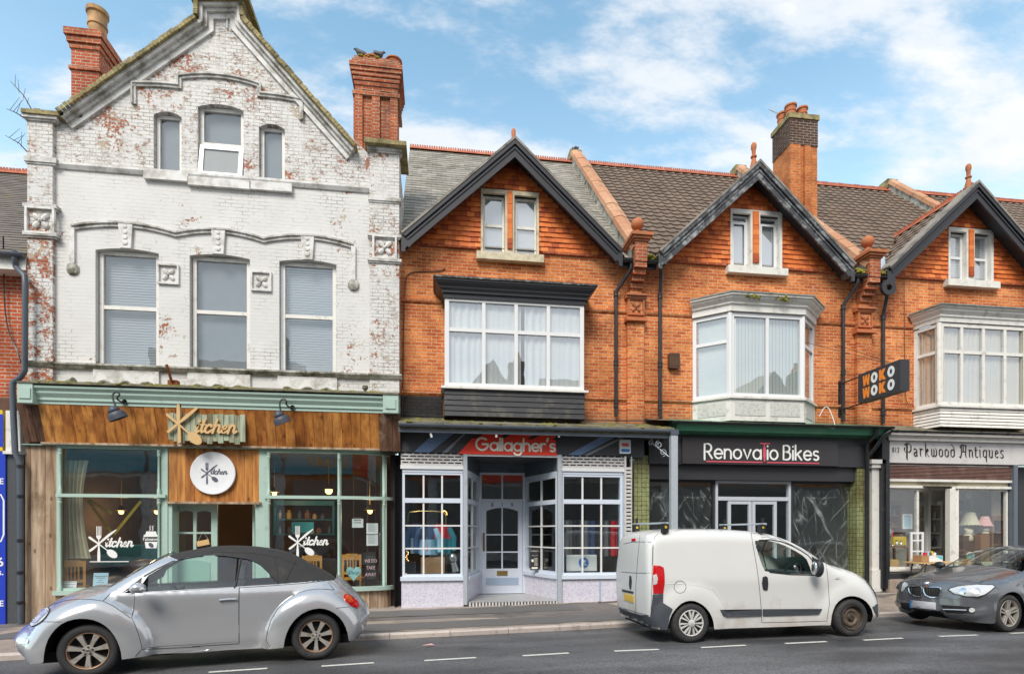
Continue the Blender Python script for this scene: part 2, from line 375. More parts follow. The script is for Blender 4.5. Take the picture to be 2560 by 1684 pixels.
M['grey_gutter'] = plain('slate_blue_metal', (.12, .145, .175), .4, .2, 4, dirt=(.05, .05, .05), dirt_amt=.4)
M['galv'] = plain('galvanised_post', (.42, .46, .50), .45, .15, 6, dirt=(.22, .16, .11), dirt_amt=.35, dscale=6)
M['blue_paint'] = plain('powder_blue_paint', (.66, .72, .82), .42, .06, 4, dirt=(.28, .32, .4), dirt_amt=.1)
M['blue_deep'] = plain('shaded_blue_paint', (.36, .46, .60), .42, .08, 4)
M['shutter'] = plain('shutter_metal', (.62, .60, .59), .4, .08, 8, dirt=(.3, .24, .2), dirt_amt=.45, dscale=6)
M['shutter_brown'] = plain('rusty_shutter', (.30, .17, .14), .45, .3, 5, dirt=(.52, .36, .30), dirt_amt=.55, dscale=5)
M['charcoal'] = plain('charcoal_board', (.034, .034, .04), .45, .12, 3)
M['charcoal2'] = plain('charcoal_sign', (.042, .038, .042), .38, .1, 3)
M['fascia_grey'] = plain('grey_fascia', (.055, .058, .064), .42, .25, 2.2)
M['fascia_pale'] = plain('silver_flash', (.24, .26, .29), .42, .2, 2.2)
M['fascia_blue'] = plain('blue_flash', (.16, .24, .40), .42, .2, 2.2)
M['red_sign'] = plain('red_sign', (.86, .05, .02), .4, .1, 2)
M['cream_letter'] = plain('cream_letter', (.90, .85, .72), .45, .04, 3)
M['white_letter'] = plain('white_letter', (.86, .86, .84), .45, .03, 3)
M['black_letter'] = plain('black_letter', (.02, .018, .018), .5, .1, 3)
M['pink'] = plain('pink_letter', (.68, .10, .14), .45, .05, 3)
M['orange_letter'] = plain('orange_letter', (.95, .27, .03), .45, .05, 3)
M['antique_board'] = plain('silver_board', (.62, .60, .59), .42, .05, 2, dirt=(.40, .38, .36), dirt_amt=.5, dscale=3)
M['green_paint'] = plain('green_paint', (.06, .21, .125), .4, .15, 4, dirt=(.2, .28, .2), dirt_amt=.3)
M['lead'] = plain('mossy_lead', (.20, .18, .125), .8, .3, 5, dirt=(.06, .058, .03), dirt_amt=.9, dscale=3.5, bump=.5)
M['granite'] = plain('speckled_granite', (.075, .08, .088), .35, .5, 60, dirt=(.34, .35, .37), dirt_amt=.25, dscale=55)
M['royal_blue'] = plain('royal_blue_panel', (.015, .05, .50), .35, .05, 2)
M['bunting'] = plain('mustard_bunting', (.42, .30, .02), .8, .15, 6)
M['chalk_pink'] = plain('pink_chalk', (.95, .55, .60), .8, .05, 6)
M['yellow'] = plain('yellow_paint', (.75, .52, .04), .45, .05, 3)
M['plate'] = plain('white_plate', (.80, .81, .83), .3, .03, 2)
M['plate_ring'] = plain('pale_plate_ring', (.70, .71, .74), .3, .03, 2)
M['plum_grey'] = plain('plum_grey_print', (.10, .10, .15), .45, .05, 3)
M['curtain'] = plain('net_curtain', (.86, .89, .88), .9, .05, 4)
M['curtain_warm'] = plain('cream_curtain', (.78, .73, .62), .9, .08, 4)
M['blind'] = plain('vertical_blind', (.76, .84, .80), .8, .05, 4)
M['blind_grey'] = plain('grey_blind', (.74, .76, .78), .7, .06, 4)
M['shade_grey'] = plain('grey_window_film', (.20, .215, .23), .6, .12, 2)
M['paper'] = plain('white_paper', (.80, .81, .82), .6, .03, 5)
M['print_blue'] = plain('pale_blue_print', (.42, .62, .74), .5, .06, 5)
M['sky_blue'] = plain('sky_blue_paint', (.33, .60, .62), .5, .05, 4)
M['aqua'] = plain('aqua_sign', (.10, .55, .62), .5, .05, 4)
M['leather'] = plain('brown_leather', (.055, .03, .026), .4, .25, 4)
M['red_cloth'] = plain('red_cloth', (.72, .03, .05), .9, .2, 6)
M['navy_cloth'] = plain('navy_cloth', (.05, .10, .22), .9, .2, 6)
M['teal_cloth'] = plain('teal_cloth', (.03, .25, .32), .9, .2, 6)
M['ltblue_cloth'] = plain('light_blue_cloth', (.38, .60, .80), .9, .2, 6)
M['cream_cloth'] = plain('cream_cloth', (.62, .55, .40), .9, .2, 6)
M['grey_cloth'] = plain('grey_cloth', (.20, .20, .21), .9, .2, 6)
M['dark_cloth'] = plain('dark_cloth', (.035, .035, .04), .9, .3, 6)
M['pink_cloth'] = plain('pink_cloth', (.72, .38, .36), .85, .1, 6)
M['cardboard'] = plain('cardboard', (.42, .24, .11), .85, .1, 5)
M['wood_dark'] = plain('dark_wood', (.09, .042, .02), .45, .4, 6)
M['wood_mid'] = plain('mid_wood', (.26, .12, .045), .45, .3, 6)
M['brass'] = plain('brass', (.60, .42, .15), .3, .1, 6, metal=1.)
M['silver'] = plain('silver_metal', (.62, .62, .62), .3, .08, 6, metal=1.)
M['bluelogo'] = plain('blue_disc', (.03, .19, .50), .4, .04, 3)
M['green_tile'] = brick('green_glazed_tile', (.25, .28, .125), (.31, .33, .16), (.08, .085, .05), (.16, .17, .06), .3, .105, .105, .006, .25, None, 0.)
M['lilac_tile'] = None
M['glass'] = glassmat('window_glass', (.95, .98, .99), .30, 0, .10, 1.2)
M['glass_old'] = glassmat('old_sash_glass', (.90, .95, .97), .13, 0, .12, 1.2)
M['teal_bright'] = plain('bright_teal_fascia', (.05, .42, .52), .45, .1, 3)
M['glass_shop'] = glassmat('shop_glass', (.93, .98, .97), .10, 0, .0, 1.1)
M['glass_car'] = glassmat('car_glass', (.88, .97, .94), .05, 0, .0, 1.3)
M['bulb'] = emit('lamp_bulb', (1., .58, .18), 2.2)
M['rubber'] = plain('rubber', (.035, .034, .035), .75, .25, 10, bump=.2, obj=True, dirt=(.11, .10, .09), dirt_amt=.35)
M['room_white'] = plain('pale_room', (.80, .78, .72), .9, .15, 2)
M['slat_dark'] = plain('dusty_slats', (.40, .41, .43), .7, .08, 4)
M['frosted'] = plain('frosted_pane', (.36, .375, .38), .95, .1, 2)
M['rust'] = plain('rusty_iron', (.30, .085, .025), .8, .4, 9, dirt=(.05, .02, .01), dirt_amt=.7, bump=.4)
M['rust_board'] = plain('rusty_board', (.12, .055, .035), .8, .4, 6, dirt=(.05, .04, .02), dirt_amt=.7, bump=.4)
M['lamp_grey'] = plain('slate_lamp_enamel', (.055, .06, .08), .5, .12, 6)
M['hood'] = plain('streaked_stucco', (.68, .67, .64), .7, .1, 6, dirt=(.15, .13, .09), dirt_amt=.95, dscale=3.6, bump=.4)
def lilac():
 m, nt = newmat('lilac_patterned_tile'); v, s = wallvec(nt)
 b = N(nt, 'ShaderNodeTexBrick', {'Vector': v, 'Color1': (.70, .68, .76, 1), 'Color2': (.66, .64, .74, 1), 'Mortar': (.74, .73, .76, 1), 'Scale': 1., 'Mortar Size': .007, 'Brick Width': .155, 'Row Height': .155}, offset=0.)
 vo = N(nt, 'ShaderNodeTexVoronoi', {'Vector': v, 'Scale': 27.}, feature='SMOOTH_F1').outputs[0]
 col = mix(nt, math_(nt, 'MULTIPLY', ramp(nt, vo, .42, .28), .5), b.outputs[0], (.46, .43, .58))
 finish(nt, col, .3); return m
M['lilac_tile'] = lilac()
def checker_floor():
 m, nt = newmat('lobby_mosaic'); p = posn(nt)
 r = N(nt, 'ShaderNodeMapping', {'Vector': p, 'Rotation': (0, 0, R(45))}).outputs[0]
 b = N(nt, 'ShaderNodeTexBrick', {'Vector': r, 'Color1': (.70, .69, .67, 1), 'Color2': (.62, .61, .6, 1), 'Mortar': (.10, .09, .09, 1), 'Scale': 1., 'Mortar Size': .014, 'Brick Width': .1, 'Row Height': .1}, offset=0.)
 finish(nt, b.outputs[0], .3); return m
M['mosaic'] = checker_floor()
def asphalt():
 m, nt = newmat('damp_asphalt'); p = posn(nt)
 n = ramp(nt, noise(nt, p, 34., 5, .85), .30, .70); wet = noise(nt, N(nt, 'ShaderNodeMapping', {'Vector': p, 'Rotation': (0, 0, R(-13)), 'Scale': (.35, 1.3, 1)}).outputs[0], .8, 6, .6)
 sp = ramp(nt, N(nt, 'ShaderNodeTexVoronoi', {'Vector': p, 'Scale': 28.}).outputs[0], .22, .10)
 col = mix(nt, n, (.022, .022, .024), (.19, .19, .193))
 col = mix(nt, math_(nt, 'MULTIPLY', sp, .5), col, (.30, .295, .29))
 wm = ramp(nt, wet, .40, .62)
 col = mix(nt, wm, mix(nt, 1., col, (.62, .62, .64), 'MULTIPLY'), mix(nt, 1., col, (1.35, 1.34, 1.34), 'MULTIPLY'))
 crack = ramp(nt, math_(nt, 'ABSOLUTE', math_(nt, 'SUBTRACT', noise(nt, p, .55, 7, .62), .5)), .0035, .0); col = mix(nt, math_(nt, 'MULTIPLY', crack, .6), col, (.02, .02, .02))
 oil = ramp(nt, noise(nt, p, .9, 5, .55), .60, .70); col = mix(nt, math_(nt, 'MULTIPLY', oil, .45), col, (.03, .03, .031))
 finish(nt, col, N(nt, 'ShaderNodeMapRange', {0: wet, 1: .35, 2: .65, 3: .34, 4: .70}).outputs[0], 0, n, .6, .006, 0, .5); return m
M['asphalt'] = asphalt()
def pavemat():
 m, nt = newmat('patched_pavement'); p = posn(nt)
 n = ramp(nt, noise(nt, p, 36., 5, .85), .28, .72)
 s = N(nt, 'ShaderNodeSeparateXYZ', {0: p})
 w_ = noise(nt, p, .6, 5, .5)
 # an old light band by the shops, darker trench repairs along the middle
 vo = N(nt, 'ShaderNodeTexVoronoi', {'Vector': N(nt, 'ShaderNodeMapping', {'Vector': p, 'Rotation': (0, 0, R(-10)), 'Scale': (.22, .85, 1)}).outputs[0], 'Scale': 1.}, distance='CHEBYCHEV').outputs['Color']
 pv = N(nt, 'ShaderNodeSeparateColor', {0: vo}).outputs[0]
 col = mix(nt, n, (.20, .172, .15), (.50, .43, .375))
 col = mix(nt, ramp(nt, pv, .45, .5), mix(nt, 1., col, (.55, .56, .58), 'MULTIPLY'), mix(nt, 1., col, (1.12, 1.05, .98), 'MULTIPLY'))
 wet = ramp(nt, noise(nt, p, 1.3, 7, .65), .42, .6)
 col = mix(nt, wet, mix(nt, 1., col, (.66, .66, .68), 'MULTIPLY'), col)
 finish(nt, col, N(nt, 'ShaderNodeMapRange', {0: wet, 1: 0., 2: 1., 3: .42, 4: .8}).outputs[0], 0, n, .5, .006, 0, .45); return m
M['pavement'] = pavemat()
M['kerb'] = island('granite_kerb', [(.54, .46, .41), (.60, .52, .46), (.50, .43, .39)], .75, None, (.14, .11, .09), .5, dscale=5.)
M['road_line'] = plain('worn_road_paint', (.66, .64, .58), .7, .1, 20, dirt=(.09, .09, .09), dirt_amt=.45, dscale=16)
M['threshold'] = plain('stone_threshold', (.40, .32, .26), .8, .15, 8, dirt=(.16, .13, .1), dirt_amt=.5)
# ---------------------------------------------------------------- the setting: road, pavement, kerb
KT = .025                                     # kerb top
kp = [G(x, y, KT) for x, y in ((-420, 1661.5), (20, 1637), (905, 1589), (1300, 1571), (1700, 1550), (2250, 1533))]
kp = [(x, y+.06) for x, y in kp]
kp.append((kp[-1][0]+20, kp[-1][1]+2.4)); kp.insert(0, (kp[0][0]-9, kp[0][1]-2.4))
def dense(pl, step=.6):
 out = []
 for (x0, y0), (x1, y1) in zip(pl, pl[1:]):
  k = max(1, int(math.hypot(x1-x0, y1-y0)/step))
  out += [(x0+(x1-x0)*i/k, y0+(y1-y0)*i/k) for i in range(k)]
 return out+[pl[-1]]
for _ in range(2):                            # round the corners of the kerb line a little
 q = [kp[0]]
 for a, b in zip(kp, kp[1:]): q += [(a[0]*.75+b[0]*.25, a[1]*.75+b[1]*.25), (a[0]*.25+b[0]*.75, a[1]*.25+b[1]*.75)]
 kp = q+[kp[-1]]
kd = dense(kp)
def basez(x): return .148+.0295*(x-1.0)+(.012*max(0, x-5))*.3
mb = MB(); rows = []
for x, y in kd: rows.append([(x, y+.02, -.055), (x, y-.02, -.055), (x+.15, y-.9, -.022), (x+.3, y-1.8, 0.), (x+.3, y-4, 0.012), (x+.3, y-9.5, -.05), (x+.3, y-60, -.06)])
vs_ = [p for r in rows for p in r]; k = 7
mb.add(vs_, [(i*k+j, i*k+j+1, (i+1)*k+j+1, (i+1)*k+j) for i in range(len(rows)-1) for j in range(k-1)])
road = part('road', mb, M['asphalt'], smooth=True); road['kind'] = 'structure'
# far ground sheet, below everything
mb = MB(); mb.add([(-900, -900, -.5), (900, -900, -.5), (900, 900, -.5), (-900, 900, -.5)], [(0, 1, 2, 3)])
gr = part('ground', mb, M['pavement']); gr['kind'] = 'structure'
mb = MB(); rows = []
for x, y in kd: rows.append([(x, y+.125, KT), (x, y+.125+(.9-y-.1)*.35, KT+(basez(x)-KT)*.42), (x, y+.125+(.9-y-.1)*.7, KT+(basez(x)-KT)*.75), (x, 3.2, basez(x))])
rows_p = rows; k = 4; mb.add([p for r in rows for p in r], [(i*k+j, i*k+j+1, (i+1)*k+j+1, (i+1)*k+j) for i in range(len(rows)-1) for j in range(k-1)])
pv = part('pavement', mb, M['pavement'], smooth=True); pv['kind'] = 'structure'
# kerb stones butt end to end
mb = MB(); acc = []; L = 0
kk = dense(kp, .1)
cur = [kk[0]]
for a, b in zip(kk, kk[1:]):
 L += math.hypot(b[0]-a[0], b[1]-a[1]); cur.append(b)
 if L > .92:
  n = len(cur)
  prof = [(0, -.12), (-.006, KT-.012), (.006, KT+.004), (.132, KT+.006), (.132, -.12)]
  c2 = [cur[0]]+cur[1:-1]+[(cur[-1][0]-(cur[-1][0]-cur[-2][0])*.08, cur[-1][1]-(cur[-1][1]-cur[-2][1])*.08)]
  vs_ = [(x, y+o, z) for x, y in c2 for o, z in prof]; q = len(prof)
  mb.add(vs_, [(i*q+j, i*q+(j+1) % q, (i+1)*q+(j+1) % q, (i+1)*q+j) for i in range(n-1) for j in range(q)]+[list(range(q)), list(range((n-1)*q, n*q))])
  cur = [b]; L = 0
kb = part('kerb', mb, M['kerb']); kb['kind'] = 'structure'
# bay markings: short thin white dashes
dl = [(522, 1679, 668, 1669.5), (804, 1664, 935, 1655.5), (1061, 1650, 1190, 1642.5), (1306, 1638, 1422, 1631), (1535.6, 1626.3, 1647, 1622), (1752.5, 1617.4, 1864, 1611.5), (1963, 1607.3, 2066, 1602.4), (2159, 1599, 2257, 1593.8), (2348, 1589.5, 2444, 1586), (2526, 1582, 2620, 1578), (230, 1698, 380, 1688)]
for a in dl:
 (x0, y0), (x1, y1) = G(a[0], a[1], .004), G(a[2], a[3], .004)
 d = Vector((x1-x0, y1-y0)).normalized(); n = Vector((-d.y, d.x))*.035
 mb = MB(); mb.add([(x0-n.x, y0-n.y, .006), (x1-n.x, y1-n.y, .006), (x1+n.x, y1+n.y, .006), (x0+n.x, y0+n.y, .006)], [(0, 1, 2, 3)])
 part('road_marking', mb, M['road_line'], road)
def slab(name, pts, mat, dz=.006):
 """a flush repair laid on the footway: points given across it as (x, share from kerb to shop front)"""
 mb = MB(); vs = []
 for x, t in pts:
  i = min(range(len(kd)), key=lambda k: abs(kd[k][0]-x)); y0 = kd[i][1]+.135; y1 = .9
  y = y0+(y1-y0)*t; r = rowz[i]; f = 0
  for (ya, za), (yb, zb) in zip(r, r[1:]):
   if ya <= y <= yb: f = za+(zb-za)*(y-ya)/(yb-ya)
  vs.append((x, y, f+dz))
 n = len(vs)//2; mb.add(vs, [(i, i+1, n+i+1, n+i) for i in range(n-1)]); part(name, mb, mat, pv)
rowz = [[(p[1], p[2]) for p in r] for r in rows_p]
M['patch_dark'] = plain('newer_tarmac', (.135, .128, .122), .7, .4, 70, dirt=(.13, .12, .11), dirt_amt=.35, dscale=5, bump=.4)
M['patch_light'] = plain('pale_footway', (.36, .30, .26), .85, .3, 60, dirt=(.11, .10, .09), dirt_amt=.5, dscale=4, bump=.4)
M['iron_cover'] = plain('iron_cover', (.07, .062, .055), .5, .4, 40, bump=.5)
def strip(name, x0, x1, a0, a1, b0, b1, mat, dz=.006):
 n = max(2, int((x1-x0)/.4)); X_ = [x0+(x1-x0)*i/n for i in range(n+1)]
 slab(name, [(x, a0+(a1-a0)*i/n) for i, x in enumerate(X_)]+[(x, b0+(b1-b0)*i/n) for i, x in enumerate(X_)], mat, dz)
strip('pale_strip', -3.4, 4.3, .60, .56, .80, .78, M['patch_light']); strip('tarmac_patch', -3.0, 3.0, .40, .36, .60, .56, M['patch_dark'], .007); strip('tarmac_patch', -1.6, 4.6, .05, .04, .22, .2, M['patch_dark'])
strip('pale_strip', 9.3, 15, .45, .4, .85, .8, M['patch_light']); strip('tarmac_patch', -12, -6.6, .3, .3, .55, .5, M['patch_dark']); strip('inspection_cover', 3.55, 4.05, .55, .55, .72, .72, M['iron_cover'], .011); strip('inspection_cover', 10.6, 11.2, .5, .5, .62, .62, M['iron_cover'], .011)
# ---------------------------------------------------------------- windows, lettering, ornaments
def frame_mb(x0, x1, z0, z1, y, fw, ft, cols=(), rows=(), bw=.045, Mx=None, bot=None):
 mb = MB(); mb.M = Mx; bt = bot or fw
 mb.box(x0, x0+fw, y, y+ft, z0, z1); mb.box(x1-fw, x1, y, y+ft, z0, z1)
 mb.box(x0+fw, x1-fw, y+.002, y+ft-.002, z0, z0+bt); mb.box(x0+fw, x1-fw, y+.002, y+ft-.002, z1-fw, z1)
 ys = (y+.006, y+ft-.006); cs = [x0+fw]+list(cols)+[x1-fw]
 for c in cols: mb.box(c-bw/2, c+bw/2, ys[0], ys[1], z0+bt, z1-fw)
 for r in rows:
  for i in range(len(cs)-1):
   a = cs[i]+(bw/2 if i else 0); b = cs[i+1]-(bw/2 if i < len(cs)-2 else 0)
   mb.box(a, b, ys[0]+.002, ys[1]-.002, r-bw/2, r+bw/2)
 return mb
def pane_mb(x0, x1, z0, z1, y, Mx=None):
 mb = MB(); mb.M = Mx; mb.add([(x0, y, z0), (x1, y, z0), (x1, y, z1), (x0, y, z1)], [(0, 1, 2, 3)]); return mb
def cloth_mb(x0, x1, z0, z1, y, amp=.02, per=.11, Mx=None, gaps=()):
 mb = MB(); mb.M = Mx; n = max(4, int((x1-x0)/per*8)); ph = random.random()*6
 mb.grid(lambda u, v: (x0+(x1-x0)*u, y+amp*.6*(sin(ph+2*pi*(x1-x0)*(u+.03*sin(9*u+ph))/per)*(1+.7*sin(5*u+ph))+.8*sin(2*pi*(x1-x0)*u/per*.41+ph)*v), z0+(z1-z0)*v), n, 1); return mb
def win(parent, x0, x1, z0, z1, y, fw=.06, ft=.06, mat='pvc', cols=(), rows=(), bw=.045, Mx=None, glass='glass', back=None, bmat=None, bd=.14, name='window', bot=None, label=None):
 f = part(name, frame_mb(x0, x1, z0, z1, y, fw, ft, cols, rows, bw, Mx, bot), M[mat], parent, label=label)
 part('pane', pane_mb(x0+fw*.6, x1-fw*.6, z0+fw*.6, z1-fw*.6, y+ft*.55, Mx), M[glass], f)
 if back == 'curtain': part('curtain', cloth_mb(x0-.03, x1+.03, z0-.03, z1+.03, y+bd, .018, .1, Mx), M[bmat or 'curtain'], f, True)
 elif back == 'blind':
  m = MB(); m.M = Mx; wd = .085; n = int((x1-x0)/wd)+1
  for i in range(n): m.add([(x0+i*wd, y+bd-.005, z0-.02), (x0+i*wd+wd*1.03, y+bd+.009, z0-.02), (x0+i*wd+wd*1.03, y+bd+.009, z1+.02), (x0+i*wd, y+bd-.005, z1+.02)], [(0, 1, 2, 3)])
  part('blind', m, M[bmat or 'blind'], f)
 elif back == 'slats':
  m = MB(); m.M = Mx; n = int((z1-z0)/.055)
  for i in range(n): m.add([(x0-.02, y+bd, z0+i*.055), (x1+.02, y+bd, z0+i*.055), (x1+.02, y+bd+.013, z0+i*.055+.058), (x0-.02, y+bd+.013, z0+i*.055+.058)], [(0, 1, 2, 3)])
  part('blind', m, M[bmat or 'blind_grey'], f)
 elif back == 'plain':
  part('blind', pane_mb(x0-.02, x1+.02, z0-.02, z1+.02, y+bd, Mx), M[bmat or 'shade_grey'], f)
 elif back == 'dark':
  m = MB(); m.M = Mx; d = .9
  m.add([(x0-.3, y+d, z0-.2), (x1+.3, y+d, z0-.2), (x1+.3, y+d, z1+.2), (x0-.3, y+d, z1+.2), (x0-.02, y+.09, z0-.02), (x1+.02, y+.09, z0-.02), (x1+.02, y+.09, z1+.02), (x0-.02, y+.09, z1+.02)],
              [(0, 1, 2, 3), (0, 1, 5, 4), (1, 2, 6, 5), (2, 3, 7, 6), (3, 0, 4, 7)])
  part('room', m, M[bmat or 'dark_interior'], f)
 return f
def arch(x0, x1, z0, z1, rise, n=8):
 pts = [(x0, z0), (x1, z0)]
 for i in range(n+1):
  t = i/n; pts.append((x1+(x0-x1)*t, z1-rise+rise*(1-(2*t-1)**2)))
 return pts
def offset_path(path, o):
 out = []; k = len(path)
 for i in range(k):
  d1 = (Vector(path[i])-Vector(path[i-1])) if i else None
  d2 = (Vector(path[i+1])-Vector(path[i])) if i < k-1 else None
  d1 = d1 or d2; d2 = d2 or d1
  a = Vector((d1.y, -d1.x)).normalized(); b = Vector((d2.y, -d2.x)).normalized()
  m = a+b; m = m/max(.35, m.dot(a)); out.append((path[i][0]+m.x*o, path[i][1]+m.y*o))
 return out
def band(mb, path, o0, o1, y0, y1):
 """a strip along a path in the wall's plane, from offset o0 to o1 on its right-hand side, between depths y0 and y1"""
 a = offset_path(path, o0); b = offset_path(path, o1); k = len(path)
 vs = [(p[0], y, p[1]) for y in (y0, y1) for q in (a, b) for p in q]
 f = []
 for i in range(k-1):
  A0, A1, B0, B1 = i, i+1, k+i, k+i+1
  f += [(A0, A1, B1, B0), (2*k+A0, 2*k+B0, 2*k+B1, 2*k+A1), (A0, 2*k+A0, 2*k+A1, A1), (B0, B1, 2*k+B1, 2*k+B0)]
 f += [(0, k, 3*k, 2*k), (k-1, 3*k-1, 4*k-1, 2*k-1)]
 mb.add(vs, f); return mb
def ribbon(mb, pts, w, y, t, cap=True, wob=0.):
 """flat stroke of a given width (one number or one per point), facing the street"""
 k = len(pts); ws = w if isinstance(w, (list, tuple)) else [w]*k
 L = []; Rr = []
 for i in range(k):
  a = Vector(pts[max(0, i-1)]); b = Vector(pts[min(k-1, i+1)]); d = (b-a)
  d = d.normalized() if d.length > 1e-9 else Vector((1, 0)); n = Vector((-d.y, d.x))*ws[i]/2
  L.append((pts[i][0]+n.x, pts[i][1]+n.y)); Rr.append((pts[i][0]-n.x, pts[i][1]-n.y))
 def capp(p, q, r, sgn):
  a0 = math.atan2(r[1]-p[1], r[0]-p[0])
  return [(p[0]+q/2*cos(a0+sgn*pi*j/6), p[1]+q/2*sin(a0+sgn*pi*j/6)) for j in range(1, 6)]
 vs = [(x, y, z) for x, z in L+Rr]+[(x, y+t, z) for x, z in L+Rr]
 f = []
 for i in range(k-1):
  f += [(i, i+1, k+i+1, k+i), (i, 2*k+i, 2*k+i+1, i+1), (k+i, k+i+1, 3*k+i+1, 3*k+i)]
 f += [(0, k, 3*k, 2*k), (k-1, 3*k-1, 4*k-1, 2*k-1)]
 mb.add(vs, f)
 if cap:
  for j, sgn in ((0, 1), (k-1, -1)):
   r = L[j]; c = capp(pts[j], ws[j], r, sgn)
   poly = [L[j]]+c+[Rr[j]]
   yc = y-.00018-.0002*(sgn < 0); mb.add([(x, yc, z) for x, z in poly]+[(x, y+t, z) for x, z in poly], [list(range(len(poly)))]+[(i, i+1, len(poly)+i+1, len(poly)+i) for i in range(len(poly)-1)])
def nib(mb, pts, w, ang, y, t):
 """broad-nib stroke: the pen edge keeps its angle"""
 n = Vector((cos(ang), sin(ang)))*w/2; k = len(pts)
 vs = [(p[0]+s*n.x, yy, p[1]+s*n.y) for yy in (y, y+t) for p in pts for s in (-1, 1)]
 f = [(2*i, 2*i+1, 2*i+3, 2*i+2) for i in range(k-1)]
 f += [(2*i, 2*i+2, 2*k+2*i+2, 2*k+2*i) for i in range(k-1)]+[(2*i+1, 2*k+2*i+1, 2*k+2*i+3, 2*i+3) for i in range(k-1)]
 f += [(0, 2*k, 2*k+1, 1), (2*k-2, 2*k-1, 4*k-1, 4*k-2)]
 mb.add(vs, f)
def arcp(cx, cy, rx, ry, a0, a1, n=14):
 return [(cx+rx*cos(R(a0+(a1-a0)*i/n)), cy+ry*sin(R(a0+(a1-a0)*i/n))) for i in range(n+1)]
def glyphs(ch):
 o = arcp(.5, .5, .5, .5, 0, 360, 25)
 A = {
     'o': ([o], 1.0), 'a': ([o, [(1, 1), (1, 0)]], 1.0), 'l': ([[(0, 1.6), (0, 0)]], 0.), 'i': ([[(0, 1), (0, 0)], [(0, 1.42), (0, 1.44)]], 0.),
     'g': ([o, [(1, 1), (1, -.15)]+arcp(.5, -.15, .5, .45, 0, -160, 8)], 1.0),
     'h': ([[(0, 1.6), (0, 0)], arcp(.42, .58, .42, .42, 180, 0, 10)+[(.84, 0)]], .84),
     'n': ([[(0, 1), (0, 0)], arcp(.42, .58, .42, .42, 180, 0, 10)+[(.84, 0)]], .84),
     'e': ([[(.03, .5), (.97, .5)], arcp(.5, .5, .5, .5, 0, 315, 18)], .95), 'r': ([[(0, 1), (0, 0)], arcp(.42, .55, .42, .45, 180, 65, 7)], .55),
     'c': ([arcp(.5, .5, .5, .5, 45, 315, 16)], .85), 't': ([[(.22, 1.45), (.22, .2)]+arcp(.42, .2, .2, .2, 180, 290, 5), [(0, 1), (.5, 1)]], .5),
     's': ([arcp(.35, .75, .32, .25, 40, 270, 9)+arcp(.35, .25, .33, .25, 90, -140, 9)[1:]], .7), 'v': ([[(0, 1), (.45, 0), (.9, 1)]], .9),
     'k': ([[(0, 1.6), (0, 0)], [(.75, 1), (.05, .48)], [(.25, .62), (.8, 0)]], .8), "'": ([[(.1, 1.75), (0, 1.35)]], .1),
     'G': ([arcp(.8, .8, .8, .8, 50, 360, 20)+[(.85, .8)]], 1.6),
     'R': ([[(0, -.15), (0, 1.55), (.45, 1.55)]+arcp(.45, 1.13, .42, .42, 90, -90, 9)+[(.25, .71)], [(.42, .71), (.95, 0)]], .95),
     'B': ([[(.4, .82), (0, .82), (0, 0), (.5, 0)]+arcp(.5, .42, .42, .42, -90, 90, 9)+[(.2, .84)], [(0, .8), (0, 1.55), (.45, 1.55)]+arcp(.45, 1.19, .36, .36, 90, -90, 8)], .92),
 }
 return A[ch]
def write_round(mb, s, x, z, xh, pen, y, t, gap=.34, space=.7, shear=0., sx=1.):
 x0 = x; c = 0
 for ch in s:
  if ch == ' ': x += space*xh*sx; continue
  st, adv = glyphs(ch)
  for p in st:
   pts = [(x+a*xh*sx+b*xh*shear, z+b*xh) for a, b in p]
   ribbon(mb, pts, pen, y-.0006*(c % 5), t); c += 1
  x += (adv+gap)*xh*sx
 return x-x0
def round_width(s, gap=.34, space=.7): return sum(space if c == ' ' else glyphs(c)[1]+gap for c in s)-gap
def text_mb(mb, s, x, z, h, y, t=.004, bold=0., shear=0., align='CENTER', flip=False, Mx=None, sx=1.):
 cu = bpy.data.curves.new('txt', 'FONT'); cu.body = s; cu.size = h; cu.align_x = align; cu.offset = bold*h; cu.shear = shear; cu.resolution_u = 3
 o = bpy.data.objects.new('txt', cu); COL.objects.link(o)
 me = bpy.data.meshes.new_from_object(o.evaluated_get(bpy.context.evaluated_depsgraph_get()))
 f = -1 if flip else 1
 old = mb.M
 if Mx is not None: mb.M = Mx
 n = len(me.vertices); vs = [v.co for v in me.vertices]
 mb.add([(x+f*v.x*sx, y, z+v.y) for v in vs], [list(p.vertices) for p in me.polygons])
 mb.M = old
 bpy.data.objects.remove(o); bpy.data.curves.remove(cu); bpy.data.meshes.remove(me)
def utensils(mb, cx, cz, s, y, t):
 """fork, knife and spoon crossed like a letter K; s = half height"""
 q = lambda a, b: (cx+a*s, cz+b*s)
 ribbon(mb, [q(0, -.98), q(0, -.6), q(0, -.1), q(0, .28)], [.15*s, .15*s, .07*s, .055*s], y, t)
 ribbon(mb, [q(0, .24), q(0, .34), q(0, .46)], [.07*s, .24*s, .27*s], y-.0008, t, False)
 for i in (-1.5, -.5, .5, 1.5): ribbon(mb, [q(i*.074, .44), q(i*.074, .98)], .036*s, y-.0004, t)
 ribbon(mb, [q(-.46, -.40), q(-.30, -.28), q(.02, .0)], [.13*s, .13*s, .06*s], y-.0012, t)
 ribbon(mb, [q(.02, .0), q(.22, .2), q(.55, .5), q(.90, .78)], [.06*s, .12*s, .14*s, .06*s], y-.0016, t)
 ribbon(mb, [q(-.48, .35), q(-.30, .21), q(.05, -.06), q(.45, -.38)], [.13*s, .12*s, .06*s, .05*s], y-.002, t)
 a = math.atan2(-.32, .42)
 mb.prism([q(.70+.32*cos(h)*cos(a)-.20*sin(h)*sin(a), -.58+.32*cos(h)*sin(a)+.20*sin(h)*cos(a)) for h in [2*pi*i/20 for i in range(20)]], y-.0024, y+t)
